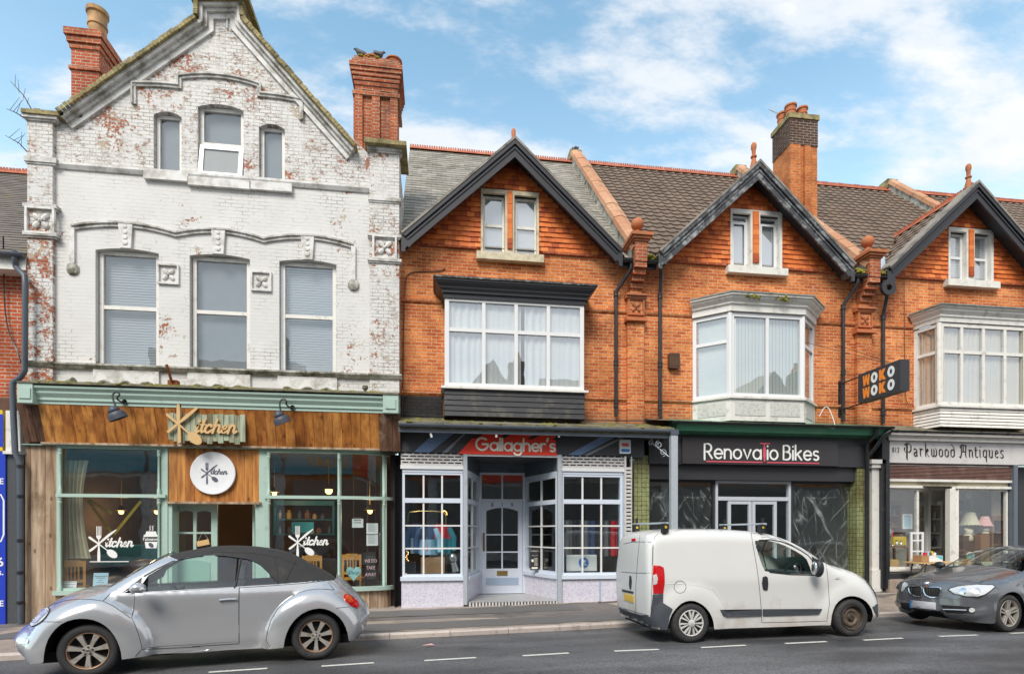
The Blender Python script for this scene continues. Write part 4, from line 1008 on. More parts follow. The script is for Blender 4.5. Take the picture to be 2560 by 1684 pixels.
def house(cx, label, x0, x1, barge, roofmat, style, win_px, surround, bargefoot):
 h = thing('brick_house', label, 'house', (cx, 0, 0), 'gabled brick houses of the terrace')
 base = 3.45
 tz = Zh(1270, 622, -.04)
 (la, lb), (ra, rb), zt, zb = win_px
 hs = 2.34
 mb = MB()
 wy = [(la, zb-.02), (rb, zb-.02), (rb, zt), (la, zt)]
 bx0, bx1, bz0, bz1 = h_bay
 bay_hole = [(bx0+.15, bz0), (bx1-.15, bz0), (bx1-.15, bz1), (bx0+.15, bz1)]
 mb.wall([(x0, base), (x1, base), (x1, 7.95), (cx+hs, 7.95), (cx+hs, 8.0), (cx, 8.0+hs*SL), (cx-hs, 8.0), (cx-hs, 7.95), (x0, 7.95)], [wy, bay_hole], 0, .2, .3)
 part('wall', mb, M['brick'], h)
 # hung tiles
 mb = MB(); th, tw = .112, .168
 for r in range(22):
  z0 = tz+r*th; lim = (8.0+hs*SL-z0)/SL-.08
  if lim < .1: break
  lim = min(lim, hs+.05)
  x = cx-lim-random.random()*tw
  off = (r % 2)*tw/2
  x = math.floor((cx-lim)/tw)*tw+off-tw
  while x < cx+lim:
   a, b = max(cx-lim, x+.002), min(cx+lim, x+tw-.002); x += tw
   zm = z0+th*.5
   for q0, q1 in ((la-surround[0], rb+surround[1]),):
    if zm < zt+surround[2] and zm > zb-.2:
     if a < q1 and b > q0:
      if a < q0: b = min(b, q0)
      elif b > q1: a = max(a, q1)
      else: b = a
   if b-a < .015: continue
   k = random.uniform(-.005, .005); dz = random.uniform(-.006, .004)
   o = .055+k
   vs = [(a, -o, z0+dz), (b, -o, z0+dz), (b, -.026, z0+th+.02), (a, -.026, z0+th+.02), (a, -.004, z0+dz), (b, -.004, z0+dz)]
   mb.add(vs, [(0, 1, 2, 3), (4, 5, 1, 0), (0, 3, 4), (1, 5, 2)])
 part('tile_hanging', mb, M['tile_hang'], h)
 mb = MB(); xbar(mb, cx-hs, la-.12, [(-.06, tz-.01), (-.06, tz-.05), (.02, tz-.07), (.02, tz-.01)]); xbar(mb, rb+.12, cx+hs, [(-.06, tz-.01), (-.06, tz-.05), (.02, tz-.07), (.02, tz-.01)])
 part('tile_base_course', mb, M['brick_chim'], h)
 for pyr in (747, 996):
  z = Zh(1001, pyr, -.04) if pyr == 747 else Zh(1468, 994, -.04)
  xs = [x0, bx0-.0, bx1+.0, x1]
  for a, b in ((xs[0], xs[1]), (xs[2], xs[3])): mb = MB(); xbar(mb, a, b, [(-.045, z+.04), (-.045, z-.01), (-.02, z-.05), (.02, z-.05), (.02, z+.04)]); part('string_course', mb, M['brick'], h)
 # bargeboards
 path = [(cx-2.42, ZE), (cx, ZA), (cx+2.42, ZE)]
 L, Rr = path[:2], path[1:]
 mb = MB(); band(mb, path, .035, .27, -.43, -.38); part('bargeboard', mb, M[barge], h)
 mb = MB(); band(mb, path, .0, .075, -.475, -.37); band(mb, path, .115, .145, -.452, -.43); part('barge_moulding', mb, M[barge], h)
 mb = MB(); band(mb, path, -.05, -.002, -.49, -.05); part('verge', mb, M['barge_cap'], h)
 mb = MB(); band(mb, path, .10, .12, -.379, .0); part('soffit', mb, M['charcoal'], h)
 for s in (-1, 1):
  mb = MB(); e = cx+s*2.42
  if bargefoot == 'foot':
   poly = [(e-s*.20, ZE-.04), (e-s*.19, ZE-.20), (e-s*.13, ZE-.27), (e-s*.10, ZE-.235), (e-s*.055, ZE-.28), (e-s*.045, ZE-.37), (e+s*.03, ZE-.36), (e+s*.03, ZE-.02)]
   mb.prism(poly, -.432, -.365)
  else:
   mb.prism([(e-s*.10, ZE-.0), (e-s*.20, ZE-.30), (e+s*.02, ZE-.42), (e+s*.05, ZE-.05)], -.432, -.365)
   c = (e-s*.0, ZE-.46); ro, ri = .19, .075
   o = [(c[0]+ro*cos(2*pi*i/20), c[1]+ro*sin(2*pi*i/20)) for i in range(20)]; hh = [(c[0]+ri*cos(2*pi*i/14), c[1]+ri*sin(2*pi*i/14)) for i in range(14)]
   mb.wall(o, [hh], -.445, .075); mb.wall(o, [hh], -.37, .01)
  part('barge_foot', mb, M[barge], h)
 # roofs
 mb = MB()
 tw, thh = (.28, .215) if style == 'slate' else (.29, .31)
 ln = (RYT-RY0)/cos(RA)
 lo = lambda s: RY0+s*cos(RA) < .12
 for q0, q1, f in ((x0+.02, cx-2.36, lo), (cx+2.36, x1-.02, lo), (x0+.02, x1-.02, lambda s: not lo(s))):
  tile_field(mb, (0, RY0, RZ0), (1, 0, 0), (0, cos(RA), sin(RA)), (0, -sin(RA), cos(RA)), int(ln/thh)+1, lambda s: (q0, q1) if f(s) else None, tw, thh, style)
 b_ = math.atan(SL); gl = 2.5/cos(b_)
 for s in (-1, 1):
  def rng(d):
   z = ZA-.06+.0-(gl-d)*sin(b_)
   return (-.40, max(-.1, yroof(z)+.05))
  o = Vector((cx+s*gl*cos(b_), 0, ZA-.06-gl*sin(b_)))
  tile_field(mb, o, (0, 1, 0), (-s*cos(b_), 0, sin(b_)), (s*sin(b_), 0, cos(b_)), int(gl/thh)+1, rng, tw, thh, style)
 rf = part('roof', mb, M[roofmat], h)
 mb = MB()
 mb.add([(x0, .05, yz(.05)), (x1, .05, yz(.05)), (x1, RYT, RZT-.03), (x0, RYT, RZT-.03), (x1, 2*RYT, RZ0), (x0, 2*RYT, RZ0)], [(0, 1, 2, 3), (3, 2, 4, 5)])
 for s in (-1, 1): mb.add([(cx, -.35, ZA-.09), (cx+s*2.5, -.35, ZA-.09-2.5*SL), (cx+s*2.5, .1, ZA-.09-2.5*SL), (cx, yroof(ZA)+.1, ZA-.09)], [(0, 1, 2, 3)])
 part('roof_deck', mb, M['dark_interior'], rf)
 mb = MB(); ridge_line(mb, (x0, RYT, RZT+.02), (x1, RYT, RZT+.02)); part('ridge_tiles', mb, M['ridge'], rf)
 mb = MB(); ridge_line(mb, (cx, -.34, ZA-.03), (cx, yroof(ZA)+.1, ZA-.03), crest=(style != 'slate')); part('ridge_tiles', mb, M['ridge' if style != 'slate' else 'slate'], rf)
 return h
def gable_windows(h, px, bar, frame, surround, stone, back, bmat, cxoff=0):
 (la, lb), (ra, rb), zt, zb = px; s0, s1, s2 = surround
 mb = MB()
 mb.wall([(la-s0, zb-.02), (rb+s1, zb-.02), (rb+s1, zt+s2), (la-s0, zt+s2)], [[(la+.02, zb-.01), (lb, zb-.01), (lb, zt), (la+.02, zt)], [(ra, zb-.01), (rb-.02, zb-.01), (rb-.02, zt), (ra, zt)]], -.062, .21, .08)
 part('window_surround', mb, M[stone], h)
 mb = MB(); m0, m1 = lb+.05, ra-.05; n = int((zt-zb)/.112)
 for i in range(n+1):
  z0 = zb+.1+i*.112; z1_ = min(z0+.11, zt+s2-.04)
  if z1_-z0 > .03: mb.box(m0, m1, -.10+random.uniform(-.006, .006), -.066, z0, z1_)
 part('tiled_mullion', mb, M['tile_hang'], h)
 mb = MB(); mb.box(la-s0-.10, rb+s1+.10, -.15, .02, zb-.19, zb-.021); part('sill', mb, M[stone], h)
 for a, b in ((la, lb), (ra, rb)):
  w_ = win(h, a+.025, b-.005, zb, zt, .06, .05, .06, frame, rows=[zb+(zt-zb)*.5] if bar else (), bw=.06, back=back, bmat=bmat, bd=.065, name='gable_window')
  if not bar:
   mb = MB(); mb.box(a+.09, b-.09, .035, .058, zt-.13, zt-.10); part('trickle_vent', mb, M['black_metal'], w_)
   part('casement', frame_mb(a+.06, b-.05, zb+.035, zt-.16, .045, .05, .02), M[frame], w_)
def pier(h, x):
 z = lambda py: Zh(1595, py, -.3)
 mb = MB(); mb.box(x-.2, x+.2, -.10, .02, 3.45, z(735)); mb.box(x-.13, x+.13, -.10, .02, z(735), z(712)); part('pilaster', mb, M['brick'], h)
 mb = MB()
 for i, (a, b, o) in enumerate(((712, 699, .16), (699, 686, .25), (686, 673, .34), (673, 660, .43))):
  w_ = .15-.008*(i % 2); mb.box(x-w_, x+w_, -o, .05, z(a), z(b)-.004)
 mb.box(x-.14, x+.14, -.45, .3, z(660), z(611)); sh = part('pier', mb, M['brick_chim'], h)
 mb = MB()
 for a, b, w_, o in ((611, 606, .17, .48), (606, 600, .21, .52), (600, 592, .25, .56)): mb.box(x-w_, x+w_, -o, .2, z(a), z(b)-.002)
 za = z(592); c = -.2
 mb.add([(x-.22, -.53, za), (x+.22, -.53, za), (x+.22, .17, za), (x-.22, .17, za), (x-.07, c-.07, za+.14), (x+.07, c-.07, za+.14), (x+.07, c+.07, za+.14), (x-.07, c+.07, za+.14)], [(0, 1, 5, 4), (1, 2, 6, 5), (2, 3, 7, 6), (3, 0, 4, 7), (4, 5, 6, 7)])
 part('pier_cap', mb, M['terracotta'], sh)
 mb = MB(); mb.lathe([(.075, 0), (.055, .05), (.05, .08)], (x, c, za+.13), 'z', 12); mb.ball((x, c, za+.34), .145, 16); part('ball_finial', mb, M['terracotta'], sh, True)
 mb = MB(); zc_ = z(752)-.06
 for dz, hh, o in ((.27, .05, .20), (.22, .05, .16), (-.27, .05, .16), (-.31, .04, .19)): mb.box(x-.25, x+.25, -o, .02, zc_+dz-.03, zc_+dz+hh-.03-.001)
 part('panel_moulding', mb, M['terracotta'], h)
 mb = MB(); rosette(mb, x, zc_, .155, -.105); part('rosette_panel', mb, M['terracotta'], h, 30)
def parapet(h, x):
 """sloping party-wall coping from the pier up to the ridge"""
 mb = MB(); n = 17; s = Vector((0, cos(RA), sin(RA))); nn = Vector((0, -sin(RA), cos(RA))); L = (RYT-RY0)/cos(RA)+.12
 a0 = Vector((x, RY0-.05, RZ0+.12))
 for i in range(n):
  a = a0+s*(L*i/n+.006); b = a0+s*(L*(i+1)/n-.006); k = random.uniform(-.008, .008)
  vs = [q+Vector((o, 0, 0))+nn*(hh+k) for q in (a, b) for o, hh in ((-.19, .10), (-.17, .20), (0, .245), (.17, .20), (.19, .10))]
  mb.add(vs, [(j, j+1, 6+j, 5+j) for j in range(4)]+[(0, 1, 2, 3, 4), (5, 6, 7, 8, 9), (0, 5, 9, 4)])
 c = part('party_wall_coping', mb, M['coping_stone'], h)
 mb = MB(); p = [a0+nn*(-.3), a0+nn*.10, a0+s*L+nn*.10, a0+s*L+nn*-.3]
 mb.add([q+Vector((o, 0, 0)) for o in (-.15, .15) for q in p], [(0, 1, 2, 3), (4, 5, 6, 7), (0, 1, 5, 4), (1, 2, 6, 5), (2, 3, 7, 6)])
 part('party_wall', mb, M['moss_trim'], c)
 e = a0+s*L; mb = MB(); mb.box(x-.2, x+.2, e.y-.1, e.y+.3, e.z-.1, e.z+.22); part('kneeler_block', mb, M['coping'], c)
def wpx(l0, l1, r0, r1, zt, zb): return ((X(l0), X(l1)), (X(r0), X(r1)), zt, zb)
mid = lambda *p: sum(Zh(*q) for q in p)/len(p)
# --- house B
cxB, cxC, cxD = 1.70, 7.45, 13.22
xBC, xCD, xDE = 4.58, 10.43, 16.25
bz0 = Zh(1288, 972, -.55); bz1 = Zh(1288, 750, -.55)
bBx0, bBx1 = X(1112, -.55), X(1460, -.55)
wB = wpx(1205, 1262, 1285, 1343, mid((1233, 487), (1314, 493)), mid((1233, 634), (1314, 640)))
h_bay = (bBx0, bBx1, bz0-.5, bz1+.1)
surB = (.03, .03, .09)
hB = house(cxB, 'brick house with black bargeboard and grey slate roof above the red-signed shop', X(1000)-.05, xBC, 'barge', 'slate', 'slate', wB, surB, 'foot')
gable_windows(hB, wB, True, 'white_aged', surB, 'stone', 'plain', 'blind_grey')
finial(hB, cxB, -.2, ZA, False); pier(hB, xBC); parapet(hB, xBC)
wC = wpx(1826, 1873, 1897, 1947, mid((1850, 536), (1920, 542)), mid((1850, 668), (1920, 674)))
bC = [(6.02, 0), (6.67, -.55), (8.48, -.55), (9.15, 0)]
h_bay = (6.02, 9.15, 4.55, 7.0)
surC = (.03, .05, .10)
hC = house(cxC, 'brick house with peeling grey bargeboard and pantile roof above the bike shop', xBC, xCD, 'barge_worn', 'pantile', 'pan', wC, surC, 'foot')
gable_windows(hC, wC, False, 'pvc', surC, 'stone_white', 'plain', 'blind_grey')
finial(hC, cxC, -.2, ZA); pier(hC, xCD); parapet(hC, xCD)
wD = wpx(2369, 2411, 2431, 2474, mid((2390, 581), (2452, 587)), mid((2390, 700), (2452, 707)))
bD = [(11.88, 0), (12.02, -.6), (14.42, -.6), (14.56, 0)]
h_bay = (11.88, 14.56, 4.6, 7.0)
hD = house(cxD, 'brick house with ring-ended black bargeboard above the antiques shop', xCD, xDE, 'barge', 'pantile', 'pan', wD, surC, 'ring')
gable_windows(hD, wD, True, 'pvc', surC, 'stone_white', 'slats', 'blind_grey')
finial(hD, cxD, -.2, ZA); pier(hD, xDE); parapet(hD, xDE)
# a further slice of roof beyond the last party wall
hE = thing('brick_house', 'part of the next house with a brown pantile roof, cut off by the picture edge', 'house', (19.1, 0, 0), 'gabled brick houses of the terrace')
mb = MB(); tile_field(mb, (0, RY0, RZ0), (1, 0, 0), (0, cos(RA), sin(RA)), (0, -sin(RA), cos(RA)), 28, lambda s: (xDE, 22), .29, .31, 'pan'); rE = part('roof', mb, M['pantile'], hE)
mb = MB(); ridge_line(mb, (xDE, RYT, RZT+.02), (22, RYT, RZT+.02)); part('ridge_tiles', mb, M['ridge'], rE)
mb = MB(); mb.box(xDE, 22, 0, .3, -.3, RZ0); part('wall', mb, M['brick'], hE)
# ---------------------------------------------------------------- bay of house B: flat, four lights over four
BY = -.55
mb = MB(); n = 5; ap0, ap1 = Zh(1288, 1043, BY), Zh(1288, 977, BY)
for i in range(n):
 za, zb_ = ap0+(ap1-ap0)*i/n, ap0+(ap1-ap0)*(i+1)/n-.006
 for q in ((bBx0-.01, bBx1+.01, BY, BY+.03),): mb.prism([(BY-.022, za), (BY-.004, zb_), (BY+.03, zb_), (BY+.03, za)], q[0], q[1], 'x')
 mb.prism([(bBx0-.022, za), (bBx0-.004, zb_), (bBx0+.02, zb_), (bBx0+.02, za)], BY+.031, 0, 'y'); mb.prism([(bBx1+.022, za), (bBx1+.004, zb_), (bBx1-.02, zb_), (bBx1-.02, za)], BY+.031, 0, 'y')
M['apron_black'] = plain('weathered_black_boards', (.035, .034, .038), .5, .25, 5, dirt=(.16, .145, .10), dirt_amt=.45, dscale=3.2, bump=.3)
bay = part('bay_window', frame_mb(bBx0, bBx1, ap1+.05, bz1, BY, .09, .09, [X(p, BY) for p in (1209.5, 1290.5, 1371)], [Zh(1290, 830, BY)], .075), M['white_paint'], hB)
part('apron', mb, M['apron_black'], bay)
mb = MB(); mb.box(bBx0-.08, bBx1+.08, BY-.08, 0, ap1, ap1+.05); part('sill', mb, M['white_aged'], bay)
part('pane', pane_mb(bBx0+.05, bBx1-.05, ap1+.1, bz1-.04, BY+.05), M['glass'], bay)
mb = cloth_mb(bBx0+.03, bBx0+1.66, ap1+.05, bz1, BY+.115, .02, .12); m2 = cloth_mb(bBx0+1.74, bBx1-.03, ap1+.05, bz1, BY+.115, .02, .12); mb.add(m2.v, m2.f)
part('curtain', mb, M['curtain'], bay, True)
mb = MB(); mb.box(bBx0+.02, bBx1-.02, BY+.5, BY+.52, ap1, bz1); part('room', mb, M['dark_interior'], bay)
for s, x in ((1, bBx0), (-1, bBx1)):
 Mx = Matrix.Translation((x, BY+.092, 0)) @ Matrix.Rotation(R(90), 4, 'Z')
 a = .0; fm = frame_mb(a, .45, ap1+.05, bz1, -.08 if s > 0 else 0., .07, .08, rows=[Zh(1290, 830, BY)], Mx=Mx); part('side_light', fm, M['white_paint'], bay)
c0, c1 = Zh(1288, 752, BY), Zh(1288, 705, BY-.2); H = c1-c0
prof = [(0, c0-.02), (.03, c0-.02), (.03, c0+H*.22), (.07, c0+H*.25), (.07, c0+H*.42), (.12, c0+H*.52), (.12, c0+H*.60), (.19, c0+H*.78), (.19, c0+H*.84), (.22, c0+H*.88), (.22, c0+H), (-.05, c0+H)]
pb = [(bBx0, 0.05), (bBx0, BY), (bBx1, BY), (bBx1, .05)]
mb = MB(); mb.sweep(pb, prof); part('cornice', mb, M['barge'], bay)
M['cap_worn'] = plain('flaking_cap', (.055, .05, .046), .8, .3, 8, dirt=(.50, .48, .43), dirt_amt=.62, dscale=9, bump=.4)
mb = MB(); mb.sweep(pb, [(.245, c1+.002), (.245, c1+.04), (.1, c1+.09), (-.1, c1+.12), (-.1, c1+.002)]); part('cornice_cap', mb, M['cap_worn'], bay)
mb = MB(); mb.box(bBx0-.02, bBx1+.02, BY+.05, 0, bz1+.01, bz1+.03); mb.box(bBx0-.1, bBx1+.1, BY-.1, 0, c1+.05, c1+.11); part('bay_roof', mb, M['lead'], bay)
# black painted brick beside the apron
mb = MB(); mb.box(X(1000), bBx0-.03, -.006, .03, 3.5, Zh(1060, 990, 0)); part('painted_plinth', mb, M['brick_black'], hB)
# ---------------------------------------------------------------- canted bays
def side_of(p, q):
 d = Vector((q[0]-p[0], q[1]-p[1])); return Matrix.Translation((p[0], p[1], 0)) @ Matrix.Rotation(math.atan2(d.y, d.x), 4, 'Z'), d.length
def canted(h, pts, ap0, sill, top, corn0, corn1, lights, mat, glass_back, bmat, apron_mat, boards):
 bay = None
 for i, (p, q) in enumerate(zip(pts, pts[1:])):
  Mx, L = side_of(p, q); cols, rows = lights[i]
  fw = .085
  f = win(h if bay is None else bay, .0, L, sill, top, 0, fw, .08, mat, [L*c for c in cols], [sill+(top-sill)*r for r in rows], .075, Mx, 'glass', glass_back, bmat, .11, 'bay_window' if i == 0 else 'bay_light')
  if bay is None: bay = f
  if i == 1: front = f
 for p in pts[1:-1]:
  mb = MB(); mb.lathe([(.055, sill), (.055, top)], (p[0], p[1]+.03, 0), 'z', 12); part('corner_post', mb, M[mat], bay)
 mb = MB(); mb.sweep(pts, [(.07, sill-.05), (.07, sill-.002), (-.06, sill-.002), (-.06, sill-.05)]); part('sill', mb, M['stone_white' if not boards else 'white_aged'], bay)
 mb = MB()
 if boards:
  n = 6
  for k in range(n):
   za, zb_ = ap0+(sill-.05-ap0)*k/n, ap0+(sill-.05-ap0)*(k+1)/n-.005
   mb.sweep(pts, [(.025, za), (.006, zb_), (-.05, zb_), (-.05, za)])
 else:
  mb.sweep(pts, [(.02, ap0), (.02, sill-.052), (-.06, sill-.052), (-.06, ap0)])
 part('apron', mb, M[apron_mat], bay)
 if not boards:
  mb = MB()
  for i, (p, q) in enumerate(zip(pts, pts[1:])):
   Mx, L = side_of(p, q); mb.M = Mx
   for a, b in (((.12, L-.1),) if i != 1 else ((.1, L/2-.06), (L/2+.06, L-.1))): mb.box(a, b, -.03, -.0205, ap0+.12, sill-.13)
  mb.M = None
  part('apron_panel', mb, M['pebble'], bay)
 H = corn1-corn0
 if boards: prof = [(-.03, corn0), (.03, corn0), (.03, corn0+H*.3), (.06, corn0+H*.36), (.06, corn0+H*.5), (.13, corn0+H*.72), (.13, corn0+H*.8), (.19, corn0+H*.92), (.19, corn1), (-.03, corn1)]
 else: prof = [(-.03, corn0), (.055, corn0), (.055, corn0+H*.40), (.10, corn0+H*.46), (.10, corn0+H*.56), (.18, corn0+H*.76), (.18, corn0+H*.82), (.23, corn0+H*.9), (.23, corn1), (-.03, corn1)]
 mb = MB(); mb.sweep([(pts[0][0]-.0, .05)]+pts+[(pts[-1][0], .05)], prof) if False else mb.sweep(pts, prof); part('cornice', mb, M['corn_w'], bay)
 o = .25 if not boards else .22
 mb = MB(); mb.sweep(pts, [(o, corn1+.002), (o, corn1+.035), (o-.15, corn1+.085), (-.1, corn1+.12), (-.1, corn1+.002)]); part('cornice_cap', mb, M['cap_moss'], bay)
 mb = MB(); mb.prism([p for p in pts], corn1+.03, corn1+.10, 'z'); part('bay_roof', mb, M['lead'], bay)
 mb = MB(); c = [(p[0]*.9+.1*(pts[0][0]+pts[-1][0])/2, p[1]+.45) for p in pts]
 mb.box(pts[0][0]+.1, pts[-1][0]-.1, .1, .12, sill, top); part('room', mb, M['dark_interior'], bay)
 return bay
M['pebble'] = plain('pebbledash', (.62, .62, .58), .9, .25, 40, dirt=(.25, .25, .2), dirt_amt=.6, dscale=14, bump=.9)
M['apron_white'] = plain('stained_render', (.74, .735, .69), .8, .08, 6, dirt=(.27, .26, .17), dirt_amt=.45, dscale=3.2, bump=.3)
M['corn_w'] = plain('peeling_cornice', (.78, .765, .72), .6, .08, 6, dirt=(.25, .2, .13), dirt_amt=.42, dscale=5, bump=.3)
M['cap_moss'] = plain('grey_mossy_cap', (.30, .285, .26), .8, .3, 8, dirt=(.09, .10, .04), dirt_amt=.8, dscale=6, bump=.5)
BC_ = lambda py, px=1915: Zh(px, py, -.55)
canted(hC, bC, BC_(1053), BC_(993), BC_(785), BC_(783), BC_(748)+.02, [((), (.665,)), ((.505,), ()), ((), (.665,))], 'pvc', 'blind', 'blind', 'apron_white', False)
BD_ = lambda py, px=2440: Zh(px, py, -.6)
canted(hD, bD, BD_(1068), BD_(1015), BD_(811), BD_(809), BD_(775), [((), (.655,)), ((.25, .5, .75), (.655,)), ((), (.655,))], 'white_aged', 'curtain', 'curtain_warm', 'white_aged', True)
# moss hanging from the cornice
mb = MB()
for c in (1880, 1955):
 for k in range(26):
  x = X(c+random.uniform(-18, 18), -.7); mb.ball((x, -.77+random.uniform(-.02, .05), BC_(752)-random.uniform(-.05, .07)), random.uniform(.015, .035), 6)
part('moss_tuft', mb, M['moss'], hC, kind='stuff')
# ---------------------------------------------------------------- gutters and downpipes
def gutter(h, xa, xb):
 mb = MB(); z = 7.88; n = 8
 prof = [(-.36+.07*cos(pi+pi*i/n), z+.07*sin(pi+pi*i/n)) for i in range(n+1)]
 prof += [(p[0], p[1]) for p in [(-.29+.012, z+.005), (-.43-.012, z+.005)]]
 xbar(mb, xa, xb, prof); part('gutter', mb, M['gutter_black'], h)
 mb = MB(); mb.box(xa, xb, -.27, -.24, 7.74, 7.92); part('eaves_board', mb, M['charcoal'], h)
def downpipe(h, pts, r=.042, mat='gutter_black', joints=()):
 mb = MB(); mb.tube(pts, r, 10); part_ = part('downpipe', mb, M[mat], h, True)
 for z in joints:
  q = pts[-1];
  mb = MB(); mb.lathe([(r*1.15, -.06), (r*1.4, -.055), (r*1.4, -.02), (r*1.2, -.01), (r*1.2, .03), (r*1.4, .04), (r*1.4, .06), (r, .065)], (q[0], q[1], z), 'z', 12); part('pipe_collar', mb, M[mat], part_, True)
zt = lambda px, py, Y=-.09: Zh(px, py, Y)
def dp(h, pxs, pyb, off=(0, 0)):
 x = X(pxs, -.1); zb_ = zt(pxs, pyb)
 xo, zo = off
 pts = [(x+xo, -.33, 7.86), (x+xo, -.33, 7.72), (x+xo*.9, -.30, 7.64), (x, -.10, 7.25-zo), (x, -.10, 7.15-zo), (x, -.10, zb_)]
 downpipe(h, pts, joints=(7.2-zo, 5.6, zb_+.25))
gutter(hB, cxB+2.45, xBC-.18); gutter(hC, xBC+.18, cxC-2.45); gutter(hC, cxC+2.45, xCD-.18); gutter(hD, xCD+.18, cxD-2.45)
dp(hB, 1540, 1040, (.28, 0)); dp(hC, 1650, 1045, (-.06, 0)); dp(hC, 2108, 1052, (.2, 0)); dp(hD, 2208, 1058, (-.03, .2))
mb = MB()
for cx_, s in ((xBC+.33, 1), (xCD-.3, 1), (xCD+.32, 1)):
 for k in range(46): mb.ball((cx_+random.uniform(-.13, .13), random.uniform(-.40, -.15), 7.93+random.uniform(0, .09)), random.uniform(.02, .045), 6)
part('moss_tuft', mb, M['moss'], hC, kind='stuff')
# lead flashing beside the right-hand gable
mb = MB(); a = Vector((cxD-2.42, -.3, ZE-.0)); mb.add([(cxD-2.55, -.32, 7.98), (cxD-2.40, -.32, 8.10), (cxD-1.38, yroof(9.05), 9.10), (cxD-1.55, yroof(9.05), 9.06)], [(0, 1, 2, 3)]); part('valley_flashing', mb, M['galv'], hD)
# ---------------------------------------------------------------- chimneys
def chimney(h, x0, x1, y0, y1, z0, zt, mat, pots, capm=None, bands=(), flutes=False, top=None, potmat='terracotta'):
 mb = MB(); mb.box(x0, x1, y0, y1, z0, zt)
 if flutes:
  w_ = x1-x0
  for t in (0.0, .42, .86): mb.box(x0+w_*t-.02, x0+w_*t+w_*.14+.02, y0-.055, y0+.01, z0, zt-.75)
  for t in (0., .5): mb.box(x0-.055, x0+.01, y0+(y1-y0)*t, y0+(y1-y0)*(t+.18), z0, zt-.75)
 c = part('chimney', mb, M[mat], h)
 mb = MB()
 for za, zb_, o in bands: mb.box(x0-o, x1+o, y0-o, y1+o, za, zb_)
 if bands: part('corbelling', mb, M[capm or mat], c)
 if top:
  mb = MB(); mb.box(x0-.012, x1+.012, y0-.012, y1+.012, top, zt-.14); part('rebuilt_stack', mb, M['brick_dark'], c)
 for px_, py_, r, hh in pots:
  mb = MB(); mb.lathe([(r*1.05, 0), (r, hh*.12), (r*.92, hh*.3), (r*.92, hh*.5), (r*1.02, hh*.52), (r*1.02, hh*.57), (r*.93, hh*.6), (r*.98, hh*.82), (r*1.14, hh*.86), (r*1.14, hh*.97), (r*.8, hh), (r*.75, hh*.7)], (px_, py_, zt), 'z', 14)
  part('chimney_pot', mb, M[potmat], c, True)
 return c
# on the white building, with corbelled top
cxa, cxb = X(890, .2), X(992, .2); zc_t = Zh(940, 148, .2)
bd = [(zc_t-.72+.09*i, zc_t-.72+.09*i+.088, .02+.022*i) for i in range(6)]+[(zc_t-.18, zc_t-.09, .08), (zc_t-.09, zc_t, .04), (Zh(940, 240, .2)-.04, Zh(940, 240, .2)+.04, .07)]
ch = chimney(wb, cxa, cxb, .2, 1.0, Zh(940, 366, .2)-.1, zc_t, 'brick_chim', [(cxa+.30, .55, .17, .26), (cxa+.80, .5, .17, .24)], None, bd, True)
mb = MB()
for k in range(60): mb.ball((random.uniform(cxa+.02, cxb-.35), random.uniform(.15, .7), zc_t+.01), random.uniform(.02, .05), 6)
part('moss_tuft', mb, M['moss'], ch, kind='stuff')
# on house C
x0, x1 = 9.99, 10.85; zt_ = Zh(1974, 283, 2.2)
chC = chimney(hC, x0, x1, 2.2, 3.0, 9.6, zt_, 'brick_chim', [(x0+.2, 2.45, .15, .42), (x0+.60, 2.5, .14, .42), (x0+.18, 2.8, .15, .44)], 'coping', [(zt_-.14, zt_, .045)], False, top=Zh(1974, 362, 2.2))
M['chim_orange'] = brick('orange_chimney_brick', (.62, .20, .05), (.50, .13, .03), (.5, .3, .16), (.12, .07, .04), .5)
chC.data.materials[0] = M['chim_orange']
mb = MB(); zq = Zh(1974, 362, 2.2)
for a, b in ((x0-.02, x0+.3), (x0+.42, x0+.60)): mb.box(a, b, 2.13, 2.21, 9.6, zq-.02)
part('brick_rib', mb, M['chim_orange'], chC)
# ================================================================ shop B: red sign, blue painted front with a recessed door
YB = -.45
zf = lambda px, py, Y=YB: Zh(px, py, Y)
xB0, xB1 = X(1000, YB), X(1578, YB)
fb0, fb1 = zf(1288, 1134, -.5), zf(1288, 1082, -.5)
# flat mossy shop roof and its gutter, running on to the canopy post
YG = -.95
zg = Zh(1290, 1070, YG)
xg1 = X(1690, YG)
mb = MB()
mb.add([(xB0, YG+.06, zg+.10), (xg1, YG+.06, zg+.10), (xg1, 0, zg+.36), (xB0, 0, zg+.36), (xB0, YG+.06, zg-.06), (xg1, YG+.06, zg-.06), (xg1, 0, zg-.06), (xB0, 0, zg-.06)],
       [(0, 1, 2, 3), (0, 1, 5, 4), (4, 5, 6, 7), (1, 2, 6, 5), (0, 3, 7, 4)])
part('shop_roof', mb, M['lead'], hB)
mb = MB()
for k in range(130):
 y = random.uniform(YG+.02, -.1); mb.ball((random.uniform(xB0, xg1), y, zg+.10+(y-YG-.06)*.29), random.uniform(.015, .04), 6, (random.uniform(1, 2.5), 1, .5))
part('moss_tuft', mb, M['moss'], hB, kind='stuff')
def shop_gutter(h, xa, xb, y, z, mat, r=.055, n=8):
 prof = [(y+r*cos(pi+pi*i/n), z+r*sin(pi+pi*i/n)) for i in range(n+1)]+[(y+r-.012, z+.004), (y-r+.012, z+.004)]
 mb = MB(); xbar(mb, xa, xb, prof)
 k = int((xb-xa)/.75)
 for i in range(k+1):
  x = xa+.1+(xb-xa-.2)*i/k
  q = [(y+(r+.008)*cos(pi+pi*j/n), z+(r+.008)*sin(pi+pi*j/n)) for j in range(n+1)]+[(y+r+.004, z+.01), (y-r-.004, z+.01)]
  xbar(mb, x, x+.05, q)
 return part('gutter', mb, M[mat], h)
shop_gutter(hB, xB0, xg1, YG, zg+.04, 'grey_gutter', .06)
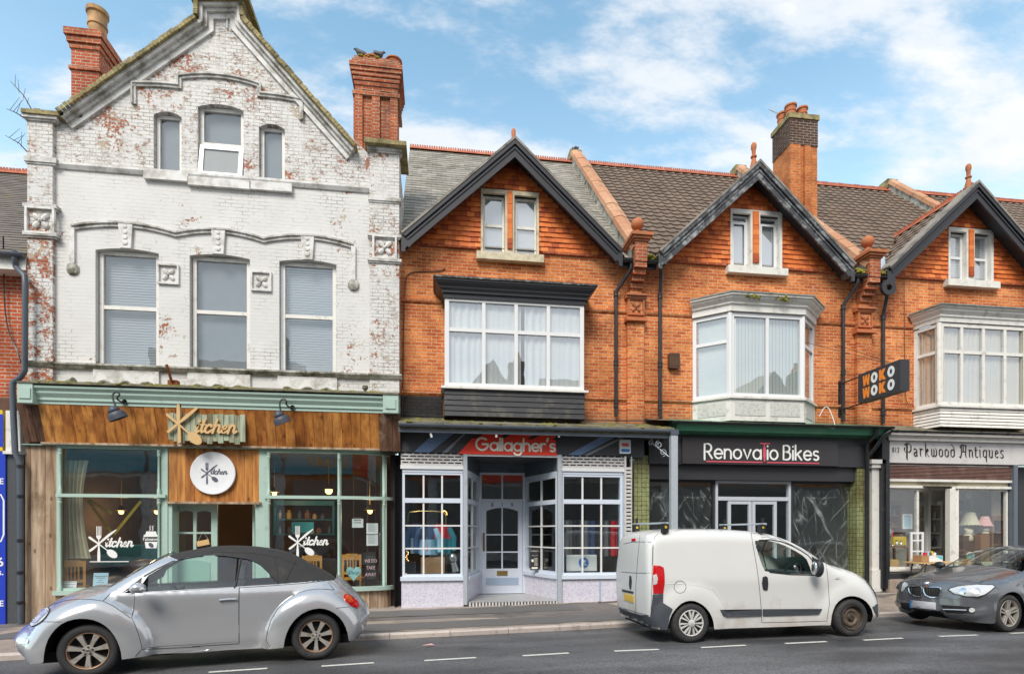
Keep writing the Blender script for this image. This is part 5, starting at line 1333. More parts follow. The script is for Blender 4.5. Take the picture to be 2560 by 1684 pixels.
mb = MB(); mb.box(xB0, xg1, YG+.061, YG+.09, zg-.12, zg+.02); part('gutter_board', mb, M['grey_gutter'], hB)
mb = MB(); mb.box(xB0, xB1, -.5, -.46, fb0, fb1+.06); fasc = part('fascia', mb, M['fascia_grey'], hB)
for i, (a, b, c, d, m) in enumerate(((1035, 1075, 1090, 1140, 'fascia_blue'), (1106, 1118, 1164, 1168, 'fascia_pale'), (1420, 1452, 1508, 1545, 'fascia_blue'), (1460, 1473, 1560, 1570, 'fascia_pale'))):
 mb = MB(); mb.prism([(X(a, -.5), fb0), (X(b, -.5), fb0), (X(d, -.5), fb1), (X(c, -.5), fb1)], -.504-.001*(i % 2), -.499); part('painted_stripe', mb, M[m], fasc)
mb = MB(); mb.box(X(1578, -.5), X(1612, -.5), -.47, -.2, fb0-.02, fb1+.05); part('fascia_end', mb, M['fascia_grey'], hB)
# sign
sg = thing('shop_sign', 'red slanted sign panel with cream lettering over the recessed blue door', 'sign', (X(1290, -.52), -.52, fb0))
YP = -.53
mb = MB(); mb.prism([(X(1146, YP), fb0-.02), (X(1392, YP), fb0-.02), (X(1388, YP), fb1-.02), (X(1192, YP), fb1-.02)], YP, -.505); part('panel', mb, M['red_sign'], sg)
mb = MB()
for a in (1150, 1218, 1290, 1352): mb.prism([(X(a+28, YP), fb0+.32), (X(a+40, YP), fb0+.32), (X(a+62, YP), fb1-.03), (X(a+44, YP), fb1-.03)], YP-.003, YP)
part('black_slash', mb, M['black_letter'], sg)
Wd = X(1391, YP)-X(1187, YP); xh = Wd/(round_width("Gallagher's", .3)+.05); zb_l = zf(1288, 1126, YP)
zl = zb_l+.0
mb = MB(); write_round(mb, "Gallagher's", X(1187, YP)+.03, zl, xh*.97, .043, YP-.014, .012, .3); part('lettering', mb, M['cream_letter'], sg)
# perforated shutter rolls above the windows
def grille(x0, x1, z0, z1, y, name='shutter', holes=True):
 mb = MB(); rows = 4; dz = (z1-z0-.085)/rows
 for r in range(rows):
  za = z0+.085+r*dz
  mb.box(x0, x1, y, y+.02, za, za+dz*.58)
  n = int((x1-x0)/.16); off = (r % 2)*.08
  for i in range(n+1):
   xx = x0+off+i*.16
   if xx+.03 < x1: mb.box(xx, xx+.03, y+.001, y+.019, za+dz*.58, za+dz)
 s = part(name, mb, M['shutter'], hB)
 mb = MB(); mb.box(x0, x1, y+.03, y+.05, z0+.05, z1); part('shutter_box', mb, M['charcoal'], s)
 mb = MB(); mb.box(x0-.01, x1+.01, y-.02, y+.04, z0, z0+.08); part('bottom_rail', mb, M['pvc'], s)
 return s
zs_a, zs_b = zf(1080, 1172, -.47), zf(1080, 1131, -.47)
grille(xB0+.02, X(1157, YB), zs_a, fb0-.005, -.47); grille(X(1404, YB), X(1560, YB), zs_a, fb0-.005, -.47)
bz = lambda px: basez(px)
for a, b in ((1158, 1168), (1394, 1404)):
 mb = MB(); mb.box(X(a, -.5), X(b, -.5), -.52, -.42, basez(1.6)-.02, fb0-.003); part('shutter_guide', mb, M['galv'], hB)
mb = MB(); mb.box(X(1168, -.5), X(1394, -.5), -.50, -.44, fb0-.06, fb0-.003); part('door_shutter_rail', mb, M['pvc'], hB)
zsl = zf(1280, 1438); zt1 = zf(1080, 1242); zt0 = zf(1080, 1250); zhd_ = zf(1080, 1180)
zl0, zl1 = zf(1080, 1433), zf(1080, 1256)
def front(x0, x1, ncol, Y, last=True):
 w = part('shop_window', frame_mb(x0, x1, zsl, zhd_, Y, .05, .09, (), (), .04), M['blue_paint'], hB)
 mb = MB(); mb.box(x0+.05, x1-.05, Y+.006, Y+.085, zl1, zl1+.10); mb.box(x0, x1, Y-.01, Y+.08, zhd_+.001, zs_a+.04); part('transom', mb, M['blue_paint'], w)
 mb = MB(); ws = (x1-x0-.1)
 for i in range(1, ncol):
  c = x0+.05+ws*i/ncol; mb.box(c-.018, c+.018, Y+.02, Y+.06, zsl+.05, zl1); mb.box(c-.018, c+.018, Y+.02, Y+.06, zl1+.10, zhd_-.05)
 for r in (1, 2):
  z = zl1-(zl1-zsl-.05)*r*.32
  for i in range(ncol):
   a = x0+.05+ws*i/ncol+(.018 if i else 0); b = x0+.05+ws*(i+1)/ncol-(.018 if i < ncol-1 else 0)
   mb.box(a, b, Y+.022, Y+.058, z-.016, z+.016)
 part('glazing_bars', mb, M['white_paint'], w)
 part('pane', pane_mb(x0+.03, x1-.03, zsl+.02, zhd_-.02, Y+.045), M['glass_shop'], w)
 mb = MB(); mb.box(x0-.04, x1+.04, Y-.06, Y+.1, zsl-.085, zsl); part('sill', mb, M['blue_paint'], w)
 mb = MB(); mb.box(x0-.02, x1+.02, Y-.01, Y+.06, -.05, zsl-.086); part('stall_riser', mb, M['lilac_tile'], hB)
 return w
wBl = (xB0+.05, X(1157, YB)); wBr = (X(1404, YB), X(1556, YB))
front(wBl[0], wBl[1], 3, YB); front(wBr[0], wBr[1], 3, YB)
mb = MB(); x = X(1500, YB-.02); mb.box(x-.015, x+.015, YB-.025, YB-.01, 0, zsl-.09); mb.box(X(1556, YB), X(1566, YB), YB, YB+.3, 0, zs_a); part('blue_post', mb, M['blue_deep'], hB)
# recessed lobby
YD = 1.05
xl_, xr_ = X(1169, YB), X(1393, YB); dl_, dr_ = X(1199, YD), X(1312, YD)
lobz = basez(1.6)+.03
def splay(p, q, ncol):
 Mx, L = side_of(p, q)
 w = part('lobby_window', frame_mb(0, L, zsl+.0, zhd_, 0, .07, .08, (), (), .05, Mx), M['blue_paint'], hB)
 mb = MB(); mb.M = Mx; mb.box(.07, L-.07, .006, .075, zl1, zl1+.10); mb.box(0, L, -.0, .08, zhd_+.001, zhd_+.07)
 mb.mi = 1
 for i in range(1, ncol):
  c = .07+(L-.14)*i/ncol; mb.box(c-.016, c+.016, .02, .06, zsl+.07, zl1); mb.box(c-.016, c+.016, .02, .06, zl1+.10, zhd_-.07)
 for r in (1, 2):
  z = zl1-(zl1-zsl-.05)*r*.32
  for i in range(ncol): mb.box(.07+(L-.14)*i/ncol+.016, .07+(L-.14)*(i+1)/ncol-.016, .022, .058, z-.015, z+.015)
 part('glazing_bars', mb, [M['blue_paint'], M['white_paint']], w)
 part('pane', pane_mb(.05, L-.05, zsl+.03, zhd_-.03, .045, Mx), M['glass_shop'], w)
 mb = MB(); mb.M = Mx; mb.box(0, L, -.05, .09, zsl-.085, zsl-.001); part('sill', mb, M['blue_paint'], w)
 mb = MB(); mb.M = Mx; mb.box(0, L, -.0, .06, -.05, zsl-.086); part('stall_riser', mb, M['lilac_tile'], hB)
 mb = MB(); mb.M = Mx; mb.box(0, L, .02, .08, zhd_+.071, fb0+.1); part('lobby_panel', mb, M['grey_gutter'], hB)
splay((xl_, YB+.02), (dl_, YD), 2); splay((dr_, YD), (xr_, YB+.02), 2)
mb = MB(); mb.add([(xl_, -.52, lobz), (xr_, -.52, lobz), (dr_, YD, lobz), (dl_, YD, lobz)], [(0, 1, 2, 3)]); mb.box(xl_, xr_, -.53, -.5, lobz-.2, lobz-.004); part('lobby_floor', mb, M['mosaic'], hB)
mb = MB(); mb.box(xl_-.3, xr_+.3, -.42, YD+.2, fb0-.03, fb0-.01); part('lobby_ceiling', mb, M['fascia_grey'], hB)
zd1 = zf(1255, 1253, YD); zd0 = lobz+.01; zdt = zf(1255, 1190, YD)
fr = part('door_frame', frame_mb(dl_, dr_, zd0, zdt+.09, YD, .05, .1, (), (), .05, None, .012), M['blue_paint'], hB)
mb = MB(); mb.box(dl_+.05, dr_-.05, YD+.006, YD+.09, zd1+.005, zd1+.06); mb.box((dl_+dr_)/2-.02, (dl_+dr_)/2+.02, YD+.02, YD+.07, zd1+.06, zdt+.04); part('transom', mb, M['blue_paint'], fr)
part('pane', pane_mb(dl_+.04, dr_-.04, zd1+.03, zdt+.06, YD+.05), M['glass_shop'], fr)
mb = MB(); mb.box(dl_, dr_, YD+.02, YD+.1, zdt+.091, fb0); part('lobby_panel', mb, M['grey_gutter'], hB)
a, b = dl_+.055, dr_-.055; H = zd1-zd0; m_ = (a+b)/2
ring = [arch(a+.11, b-.11, zd0+H*.27, zd1-.15, .08)]
mb = MB(); mb.wall([(a, zd0), (b, zd0), (b, zd1), (a, zd1)], ring, YD+.03, .045)
for x0_, x1_, z0_, z1_ in ((m_-.018, m_+.018, zd0+H*.27, zd1-.15),): mb.box(x0_, x1_, YD+.04, YD+.07, z0_, z1_)
for t in (.45, .64):
 mb.box(a+.11, m_-.018, YD+.042, YD+.068, zd0+H*t-.016, zd0+H*t+.016); mb.box(m_+.018, b-.11, YD+.042, YD+.068, zd0+H*t-.016, zd0+H*t+.016)
dr = part('door', mb, M['blue_paint'], hB)
part('pane', pane_mb(a+.1, b-.1, zd0+H*.26, zd1-.14, YD+.06), M['glass_shop'], dr)
mb = MB(); mb.box(m_-.13, m_+.13, YD+.015, YD+.031, zd0+H*.195, zd0+H*.245); part('letter_box', mb, M['brass'], dr)
mb = MB(); mb.box(a+.03, a+.07, YD+.012, YD+.031, zd0+H*.46, zd0+H*.66); mb.tube([(a+.05, YD+.02, zd0+H*.64), (a+.05, YD-.05, zd0+H*.62), (a+.05, YD-.05, zd0+H*.50), (a+.05, YD+.02, zd0+H*.47)], .014, 8); part('handle', mb, M['wood_mid'], dr)
mb = MB(); mb.box(a+.1, b-.1, YD+.022, YD+.031, zd0+H*.09, zd0+H*.17); part('panel_moulding', mb, M['blue_deep'], dr)
mb = MB()
for ch_, t in (('8', -.27), ('1', 0), ('9', .27)): text_mb(mb, ch_, m_+t*.9, zd1-.125, .14, YD+.027)
part('door_numbers', mb, M['black_letter'], dr)
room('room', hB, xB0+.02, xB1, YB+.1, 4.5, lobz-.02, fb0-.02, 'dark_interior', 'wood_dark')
# folded-back side shutter and green tiled pilaster
mb = MB(); xs0, xs1 = X(1560, YB-.03), X(1577, YB-.03)
for k in range(34):
 z = .3+k*.085
 if z+.06 < fb0: mb.box(xs0+.04, xs1, YB-.06, YB-.03, z, z+.055)
mb.box(xs0, xs0+.04, YB-.07, YB, .1, fb0-.01); mb.box(xs1, xs1+.015, YB-.07, YB, .1, fb0-.01)
part('side_shutter', mb, M['shutter'], hB)
mb = MB(); mb.box(X(1584, -.3), X(1622, -.3), -.33, .0, .05, fb0+.05); part('tiled_pilaster', mb, M['green_tile'], hC)
# ================================================================ shop C: dark bike shop front
YC = -.36
fz = lambda px, py, Y=YC: Zh(px, py, Y)
c1, c0 = fz(1900, 1092), fz(1900, 1163)
xc0, xc1 = X(1622, YC), X(2168, YC)
mb = MB(); mb.box(xc0, xc1, YC, -.05, c0, c1+.12); part('fascia', mb, M['charcoal'], hC)
mb = MB(); xbar(mb, X(1690, -.6), X(2225, -.6), [(-.68, Zh(1900, 1065, -.6)+.06), (-.68, Zh(1900, 1065, -.6)), (-.62, c1+.06), (-.36, c1+.02), (-.3, c1+.13), (-.0, Zh(1900, 1065, -.6)+.24), (-.3, Zh(1900, 1065, -.6)+.16)]); part('green_cornice', mb, M['green_paint'], hC)
zgc = Zh(1900, 1062, -.7)
shop_gutter(hC, X(1680, -.7), X(2232, -.7), -.73, zgc+.03, 'gutter_black', .045)
mb = MB(); mb.add([(X(1640, -.7), -.70, zgc+.05), (X(2232, -.7), -.70, zgc+.05), (X(2232, -.7), 0, zgc+.22), (X(1640, -.7), 0, zgc+.22)], [(0, 1, 2, 3)]); part('shop_roof', mb, M['lead'], hC)
sC = thing('shop_sign', 'dark sign board with white lettering and a pink bicycle part mark', 'sign', (X(1900, YC-.04), YC-.04, c0))
YQ = YC-.05
mb = MB(); mb.box(X(1706, YQ), X(2095, YQ), YQ, YC-.004, fz(1900, 1161, YQ), fz(1900, 1098, YQ)); part('board', mb, M['charcoal2'], sC)
xa, xb = X(1761, YQ), X(2047, YQ); zb_l = fz(1900, 1147, YQ); xh = (fz(1900, 1113, YQ)-zb_l)/1.5
tot = round_width('Renova')+round_width('io')+round_width('Bikes')+.95+.8
sx = (xb-xa)/(tot*xh); sp = .05
mb = MB(); x = xa
x += write_round(mb, 'Renova', x, zb_l, xh, .042, YQ-.012, .010, sx=sx); xT = x+.12*xh
x += .55*xh*sx; x += write_round(mb, 'io', x, zb_l, xh, .042, YQ-.012, .010, sx=sx); x += .45*xh*sx
write_round(mb, 'Bikes', x, zb_l, xh, .042, YQ-.012, .010, sx=sx); part('lettering', mb, M['white_letter'], sC)
mb = MB(); xT = xT+.0
ribbon(mb, [(xT-.10, zb_l+xh*1.72), (xT+.13, zb_l+xh*1.72)], .03, YQ-.012, .01); ribbon(mb, [(xT, zb_l+xh*1.7), (xT+.0, zb_l+xh*1.3)], .03, YQ-.0125, .01)
ribbon(mb, [(xT, zb_l+xh*1.2), (xT, zb_l+xh*.25)], .065, YQ-.013, .01); ribbon(mb, [(xT, zb_l+xh*.2), (xT, zb_l-xh*.2)], .04, YQ-.0135, .01)
ribbon(mb, [(xa+.05, zb_l-.075), (xT-.06, zb_l-.075)], .028, YQ-.012, .01); ribbon(mb, [(xT+.07, zb_l-.075), (xb, zb_l-.075)], .028, YQ-.012, .01)
part('pink_lettering', mb, M['pink'], sC)
d0 = fz(1900, 1199)
mb = MB(); mb.box(xc0, xc1-.1, YC+.10, .05, d0, c0-.003); part('head_panel', mb, M['charcoal'], hC)
YN = -.12
zlo = .45
def dark_window(a, b, z0, z1, y, fm='charcoal', **k): return win(hC, X(a, y), X(b, y), z0, z1, y, .05, .07, fm, glass='glass_shop', name='shop_window', **k)
w1 = dark_window(1620, 1787, zlo, d0, YN); w2 = dark_window(1977, 2134, zlo, d0, YN)
xm = X(1690, YN); mb = MB(); mb.box(xm-.02, xm+.02, YN, YN+.06, zlo, d0); part('mullion', mb, M['charcoal'], w1)
mb = MB(); mb.box(X(1616, YN), X(2136, YN), YN, .1, -.1, zlo); part('stall_riser', mb, M['charcoal'], hC)
M['alu'] = plain('grey_aluminium', (.52, .55, .60), .4, .06, 5)
zdl = fz(1880, 1246, YN)
f = part('door_frame', frame_mb(X(1788, YN), X(1976, YN), .2, d0-.003, YN-.02, .06, .1, [], [zdl], .09), M['alu'], hC)
part('pane', pane_mb(X(1792, YN), X(1972, YN), zdl, d0-.04, YN+.03), M['glass_shop'], f)
for a, b in ((1820, 1879), (1881, 1942)):
 d = part('door', frame_mb(X(a, YN), X(b, YN), .22, zdl-.055, YN, .075, .06, [], []), M['alu'], f)
 part('door_pane', pane_mb(X(a, YN)+.05, X(b, YN)-.05, .26, zdl-.1, YN+.03), M['glass_shop'], f)
for a, b in ((1793, 1819), (1943, 1972)): part('door_pane', pane_mb(X(a, YN), X(b, YN), .26, zdl-.05, YN+.03), M['glass_shop'], f)
# creased polythene sheeting hung inside the windows
def polythene():
 m, nt = newmat('clear_polythene'); p = posn(nt)
 fs = []
 for ang, sc_, k, wd in ((32, (2.6, 1, .28), 1.2, .034), (-40, (2.4, 1, .26), 1.1, .028), (6, (3.4, 1, .22), .9, .022)):
  q = N(nt, 'ShaderNodeMapping', {'Vector': N(nt, 'ShaderNodeMapping', {'Vector': p, 'Rotation': (0, R(ang), 0)}).outputs[0], 'Scale': sc_}).outputs[0]
  n = noise(nt, q, k, 1, .4); fs.append(math_(nt, 'MULTIPLY', math_(nt, 'POWER', ramp(nt, math_(nt, 'ABSOLUTE', math_(nt, 'SUBTRACT', n, .5)), wd, .0), 2.2), ramp(nt, noise(nt, p, 1.2+k, 2), .38, .62)))
 a = math_(nt, 'ADD', .05, math_(nt, 'MULTIPLY', math_(nt, 'MAXIMUM', fs[0], math_(nt, 'MAXIMUM', fs[1], fs[2])), .55))
 d = N(nt, 'ShaderNodeBsdfPrincipled', {'Base Color': (.62, .63, .63, 1), 'Roughness': .22}); t = N(nt, 'ShaderNodeBsdfTransparent')
 N(nt, 'ShaderNodeOutputMaterial', {0: N(nt, 'ShaderNodeMixShader', {0: a, 1: t.outputs[0], 2: d.outputs[0]}).outputs[0]}); return m
M['poly'] = polythene()
def sheet(a, b, z0, z1, y, par, seed):
 rr = random.Random(seed); ph = [rr.uniform(0, 6) for _ in range(8)]
 def fn(u, v):
  x = X(a, y)+(X(b, y)-X(a, y))*u; sag = .10*sin(pi*u)*(1 if v > .9 else 0)
  dy = .03*sin(9*u+14*v+ph[0])+.022*sin(21*u-17*v+ph[1])+.016*sin(33*u+5*v+ph[2])*v+.02*abs(sin(12*(u-v)+ph[3]))+.02*abs(sin(8*(u+1.3*v)+ph[4]))
  return (x, y+.07+dy, z0+(z1-z0)*v-sag)
 mb = MB(); mb.grid(fn, 44, 44); return single('plastic_sheet', mb, M['poly'], par[0], 'plastic sheet', 'sheeting in the bike shop', True)
sheet(1694, 1785, .5, d0-.12, YN, ('creased clear plastic sheet behind the window left of the bike shop doors',), 3)
sheet(1979, 2132, .5, d0-.1, YN, ('large creased plastic sheet behind the window right of the bike shop doors',), 5)
sheet(1622, 1688, .5, d0-.12, YN, ('narrow creased plastic sheet behind the window at the canopy post',), 9)
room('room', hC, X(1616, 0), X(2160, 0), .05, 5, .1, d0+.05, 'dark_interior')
mb = MB(); mb.box(X(2136, -.2), X(2141, -.2), -.24, -.1, 0, d0); part('green_trim', mb, M['green_paint'], hC)
mb = MB(); mb.box(X(2141, -.3), X(2169, -.3), -.33, 0, .1, c0-.003); part('tiled_pilaster', mb, M['green_tile'], hC)
# canopy post with scroll bracket
cp = thing('canopy_post', 'pale metal post with a scroll bracket holding the canopy gutter corner', 'post', (X(1684, YG), YG, 0))
xp = X(1684, YG); mb = MB(); mb.box(xp-.075, xp+.075, YG-.05, YG+.06, basez(xp)-.15, zg-.06); part('shaft', mb, M['galv'], cp)
mb = MB(); mb.box(xp-.09, xp+.09, YG-.07, YG+.08, zg-.06, zg+.05); part('hopper', mb, M['grey_pipe'], cp)
mb = MB(); xs = X(1622, -.6); za, zb_ = zg-.12, Zh(1680, 1143, -.8)
mb.tube([(xs, -.62, za-.02), (xp-.1, YG+.02, zb_)], .012, 6)
def scroll(c, r, s0, turns=1.4, sg=1): return [(c[0]+sg*r*(1-t*.75)*cos(s0+turns*2*pi*t), c[1], c[2]+r*(1-t*.75)*sin(s0+turns*2*pi*t)) for t in [i/18 for i in range(19)]]
mb.tube(scroll((xp-.20, YG+.1, zb_+.10), .085, -pi/2), .009, 6); mb.tube(scroll((xp-.28, YG+.13, za-.13), .085, pi/2), .009, 6); mb.tube(scroll((xs+.03, -.62, za-.06), .07, pi/2, 1.2, -1), .012, 6)
part('scroll_bracket', mb, M['galv'], cp, True)
# ================================================================ shop D: antiques
YA = -.40
az = lambda px, py, Y=YA: Zh(px, py, Y)
xd0, xd1 = X(2222, YA), 16.1
a1, a0 = az(2390, 1105), az(2390, 1159)
mb = MB(); mb.box(X(2215, YA), xd1, -.5, -.1, az(2390, 1093), a1-.0); mb.box(X(2215, YA), xd1, -.56, -.1, az(2390, 1093)+.001, az(2390, 1093)+.06); part('cornice', mb, M['white_aged'], hD)
zgd = Zh(2390, 1080, -.65)
shop_gutter(hD, X(2232, -.7), xd1, -.68, zgd, 'gutter_black', .045)
mb = MB(); mb.add([(X(2200, -.6), -.62, zgd+.02), (xd1, -.62, zgd+.02), (xd1, 0, zgd+.26), (X(2200, -.6), 0, zgd+.26)], [(0, 1, 2, 3)]); mb.box(X(2222, -.6), xd1, -.56, -.3, az(2390, 1093)+.061, zgd); part('shop_roof', mb, M['lead'], hD)
sD = thing('shop_sign', 'long silver sign board with black old English lettering above a brown shutter', 'sign', (X(2390, YA), YA, a0))
mb = MB(); mb.box(xd0, xd1, YA-.03, YA+.05, a0, a1-.004); part('board', mb, M['antique_board'], sD)
mb = MB(); text_mb(mb, '813', X(2239, YA-.03), az(2239, 1130, YA-.03), .17, YA-.036, bold=.01, sx=.8); part('number', mb, M['black_letter'], sD)
BL = {  # skeletons for a broad pen, x-height 1
 'a': ([[(.08, .86), (.28, 1), (.5, .84), (.5, .12), (.62, .02)], [(.5, .6), (.14, .42), (.12, .12), (.3, 0), (.5, .18)]], .78),
 'r': ([[(.0, .92), (.12, 1), (.12, .1), (.24, .0)], [(.12, .76), (.34, 1), (.52, .86)]], .62),
 'k': ([[(.0, 1.75), (.12, 1.6), (.12, .06), (.22, 0)], [(.12, .62), (.40, 1), (.5, .82), (.2, .56)], [(.22, .56), (.48, .1), (.62, .02)]], .76),
 'w': ([[(.0, 1.05), (.1, .9), (.1, .16), (.26, 0), (.44, .2)], [(.36, 1.0), (.44, .88), (.44, .16), (.6, 0), (.8, .24), (.8, .84), (.66, 1.05)]], 1.0),
 'o': ([[(.32, 1), (.08, .82), (.08, .18), (.3, 0), (.54, .18), (.54, .82), (.32, 1)]], .72),
 'd': ([[(.1, 1.66), (.5, 1.2), (.56, .8), (.56, .18), (.3, 0), (.08, .18), (.08, .8), (.3, .98), (.56, .78)]], .74),
 'n': ([[(0, .92), (.1, 1), (.1, .06), (.2, 0)], [(.1, .78), (.36, 1), (.52, .84), (.52, .1), (.64, 0)]], .76),
 't': ([[(.12, 1.34), (.12, .14), (.28, 0), (.42, .1)], [(-.04, .96), (.36, .96)]], .54),
 'i': ([[(0, .92), (.1, 1), (.1, .1), (.24, 0)], [(.1, 1.4), (.14, 1.46)]], .38),
 'q': ([[(.54, .9), (.3, 1), (.08, .8), (.08, .2), (.3, .02), (.54, .22)], [(.54, 1), (.54, -.45), (.62, -.55)]], .76),
 'u': ([[(0, .92), (.1, 1), (.1, .16), (.3, 0), (.54, .2)], [(.46, 1.02), (.54, .92), (.54, .1), (.66, 0)]], .78),
 'e': ([[(.12, .5), (.46, .66), (.46, .84), (.3, 1), (.08, .8), (.08, .18), (.28, 0), (.5, .16)]], .64),
 's': ([[(.54, .92), (.34, 1.04), (.1, .84), (.14, .62), (.46, .4), (.5, .18), (.28, -.02), (.04, .1)]], .7),
 'P': ([[(.28, 1.62), (.28, -.3), (.44, -.5)], [(.36, 1.62), (.36, -.3)], [(-.02, 1.42), (.3, 1.62), (.62, 1.62), (.9, 1.4), (.9, .78), (.66, .5), (.4, .58)], [(.0, 1.1), (-.06, .8), (.1, .5)]], 1.1),
 'A': ([[(-.02, 1.25), (.25, 1.62), (.9, 1.5)], [(.16, 1.4), (.2, .5), (.05, -.1), (-.12, .1)], [(.82, 1.6), (.82, .1), (.96, 0)], [(.2, .72), (.82, .72)], [(.45, 1.45), (.45, .75)]], 1.15),
}
def write_nib(mb, s, x, z, xh, pen, y):
 c = 0
 for ch in s:
  if ch == ' ': x += .55*xh; continue
  st, adv = BL[ch]
  for p in st:
   nib(mb, [(x+a*xh, z+b*xh) for a, b in p], pen, R(-42), y-.0006*(c % 6), .004); nib(mb, [(x+a*xh, z+b*xh) for a, b in p], pen*.32, R(48), y-.0003-.0006*(c % 6), .004); c += 1
  x += (adv+.13)*xh
 return x
yy = YA-.036; x0_, x1_ = X(2262, yy), X(2514, yy)
tw_ = sum(.55 if c == ' ' else BL[c][1]+.13 for c in 'Parkwood Antiques'); xh = (x1_-x0_)/tw_
mb = MB(); write_nib(mb, 'Parkwood Antiques', x0_, az(2390, 1142, yy), xh, xh*.2, yy); part('lettering', mb, M['black_letter'], sD)
s0, s1 = az(2390, 1204), a0-.004
mb = MB(); n = 11
for i in range(n):
 za, zb_ = s0+.06+(s1-s0-.06)*i/n, s0+.06+(s1-s0-.06)*(i+1)/n
 xbar(mb, X(2209, -.36), X(2533, -.36), [(-.34, za), (-.375, za+(zb_-za)*.3), (-.375, za+(zb_-za)*.65), (-.34, zb_-.008), (-.3, zb_-.008), (-.3, za)])
sh = part('shutter', mb, M['shutter_brown'], hD)
mb = MB(); mb.box(X(2209, -.36), X(2533, -.36), -.385, -.3, s0, s0+.058); part('bottom_rail', mb, M['white_aged'], sh)
mb = MB(); mb.box(X(2205, -.45), X(2222, -.45), -.46, -.2, basez(11)-.1, a1+.05); mb.box(X(2213, -.47), X(2222, -.47), -.5, -.46, basez(11)-.1, a0+.0); part('black_post', mb, M['gutter_black'], hD)
mb = MB(); mb.box(X(2534, -.42), X(2544, -.42), -.43, -.3, basez(14), a0-.004); part('grey_post', mb, M['grey_gutter'], hD)
mb = MB(); xq = X(2185, -.3)
mb.box(xq-.10, xq+.10, -.36, 0, .3, az(2185, 1170, -.3)); mb.box(xq-.15, xq+.15, -.42, 0, az(2185, 1170, -.3), az(2185, 1160, -.3)); mb.box(xq-.19, xq+.19, -.46, 0, az(2185, 1160, -.3)+.001, az(2185, 1150, -.3)); mb.box(xq-.14, xq+.14, -.4, 0, 0, .8)
part('pilaster', mb, M['white_aged'], hD)
mb = MB(); xq2 = X(2170, -.45); mb.tube([(xq2, -.72, zgc-.02), (xq2, -.7, zgc-.14), (xq2, -.42, zgc-.34), (xq2, -.42, .3)], .05, 10); dpp = part('downpipe', mb, M['gutter_black'], hC, True)
mb = MB(); mb.tube([(X(2225, -.7), -.7, zgd-.02), (X(2212, -.7), -.66, zgd-.12), (xq2+.12, -.5, zgd-.42), (xq2+.05, -.43, zgd-.55)], .05, 10); part('downpipe', mb, M['gutter_black'], hD, True)
# antique shop windows
YV = -.30
h1 = az(2300, 1220, YV); sl = az(2300, 1421, YV)
xw0, xw1, xw2, xw3 = X(2209, YV), X(2297, YV), X(2388, YV), X(2520, YV)
YR = .75
zfl = basez(12)+.12
def aframe(p, q, name='shop_window', cols=()):
 Mx, L = side_of(p, q)
 f = part(name, frame_mb(0, L, sl, h1, 0, .055, .07, [], [], .05, Mx), M['white_aged'], hD)
 part('pane', pane_mb(.03, L-.03, sl+.03, h1-.03, .035, Mx), M['glass_shop'], f)
 mb = MB(); mb.M = Mx; mb.box(-.02, L+.02, -.06, .08, sl-.05, sl-.001); mb.box(-.03, L+.03, -.07, .08, h1+.001, h1+.06); mb.box(0, L, -.0, .05, zfl-.1, sl-.051); part('sill', mb, M['white_aged'], f)
 return f
xdl, xdr = X(2322, YR), X(2374, YR)
aframe((xw0, YV), (xw1, YV)); aframe((xw1, YV), (xdl, YR)); aframe((xw2, YV), (xw3, YV)); aframe((xdr, YR), (xw2, YV))
mb = MB(); mb.box(xw0, xw3, YV+.0, YV+.06, h1+.061, s0+.2); part('head_panel', mb, M['stone'], hD)
mb = MB(); mb.box(X(2374, YV-.02), X(2390, YV-.02), YV-.03, YV+.1, zfl, h1); part('door_post', mb, M['white_aged'], hD)
f = part('door_frame', frame_mb(xdl, xdr, zfl, h1+.1, YR, .06, .08), M['white_aged'], hD);
mb = MB(); mb.box(X(2209, YV)-.0, xw1, YV-.05, YV+.2, -.1, zfl+.08); mb.box(xw2, xd1, YV-.05, YV+.2, -.1, zfl+.08); part('plinth', mb, M['charcoal'], hD)
mb = MB(); mb.box(xw0-.05, xw1+.1, YV-.25, YV-.051, -.1, zfl-.05); part('threshold_step', mb, M['threshold'], hD)
mb = MB(); mb.box(xw1, xw2, YV-.1, YR+.2, -.1, zfl); part('lobby_floor', mb, M['threshold'], hD)
room('room', hD, xw0-.05, xd1-.3, YV+.12, 1.3, zfl+.0, s0+.4, 'room_white', 'wood_mid')
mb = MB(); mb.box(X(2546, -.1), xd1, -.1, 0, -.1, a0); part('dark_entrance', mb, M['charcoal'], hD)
# ================================================================ cars
from mathutils.bvhtree import BVHTree
CAMP = Vector((0, CY, CZ))
def carpaint(name, c, metal=.0, rough=.3, dirt=None, amt=.3, flake=0.):
 m, nt = newmat(name); p = posn(nt, True)
 n = noise(nt, p, 1.4, 4); col = mix(nt, n, [x*.95 for x in c], [min(1, x*1.05) for x in c])
 if dirt:
  s = N(nt, 'ShaderNodeSeparateXYZ', {0: p})
  d = ramp(nt, math_(nt, 'ADD', math_(nt, 'MULTIPLY', noise(nt, p, 2.6, 8, .68), 1.0), math_(nt, 'MULTIPLY', s.outputs[2], -.55)), .42-.25*amt, .75-.1*amt)
  col = mix(nt, math_(nt, 'MULTIPLY', d, amt), col, dirt)
  sp = ramp(nt, noise(nt, p, 16., 6, .75), .66, .74); col = mix(nt, math_(nt, 'MULTIPLY', sp, amt*.5), col, dirt)
 finish(nt, col, rough, metal, noise(nt, p, 3.2, 2), .02, .01, .6, .5); return m
M['silver_paint'] = carpaint('silver_car_paint', (.54, .545, .56), .5, .17, (.33, .31, .29), .25)
M['van_white'] = carpaint('grubby_white_paint', (.68, .675, .655), 0, .26, (.36, .28, .19), .8)
M['grey_paint'] = carpaint('dark_grey_car_paint', (.17, .175, .19), .5, .22, (.16, .15, .14), .2)
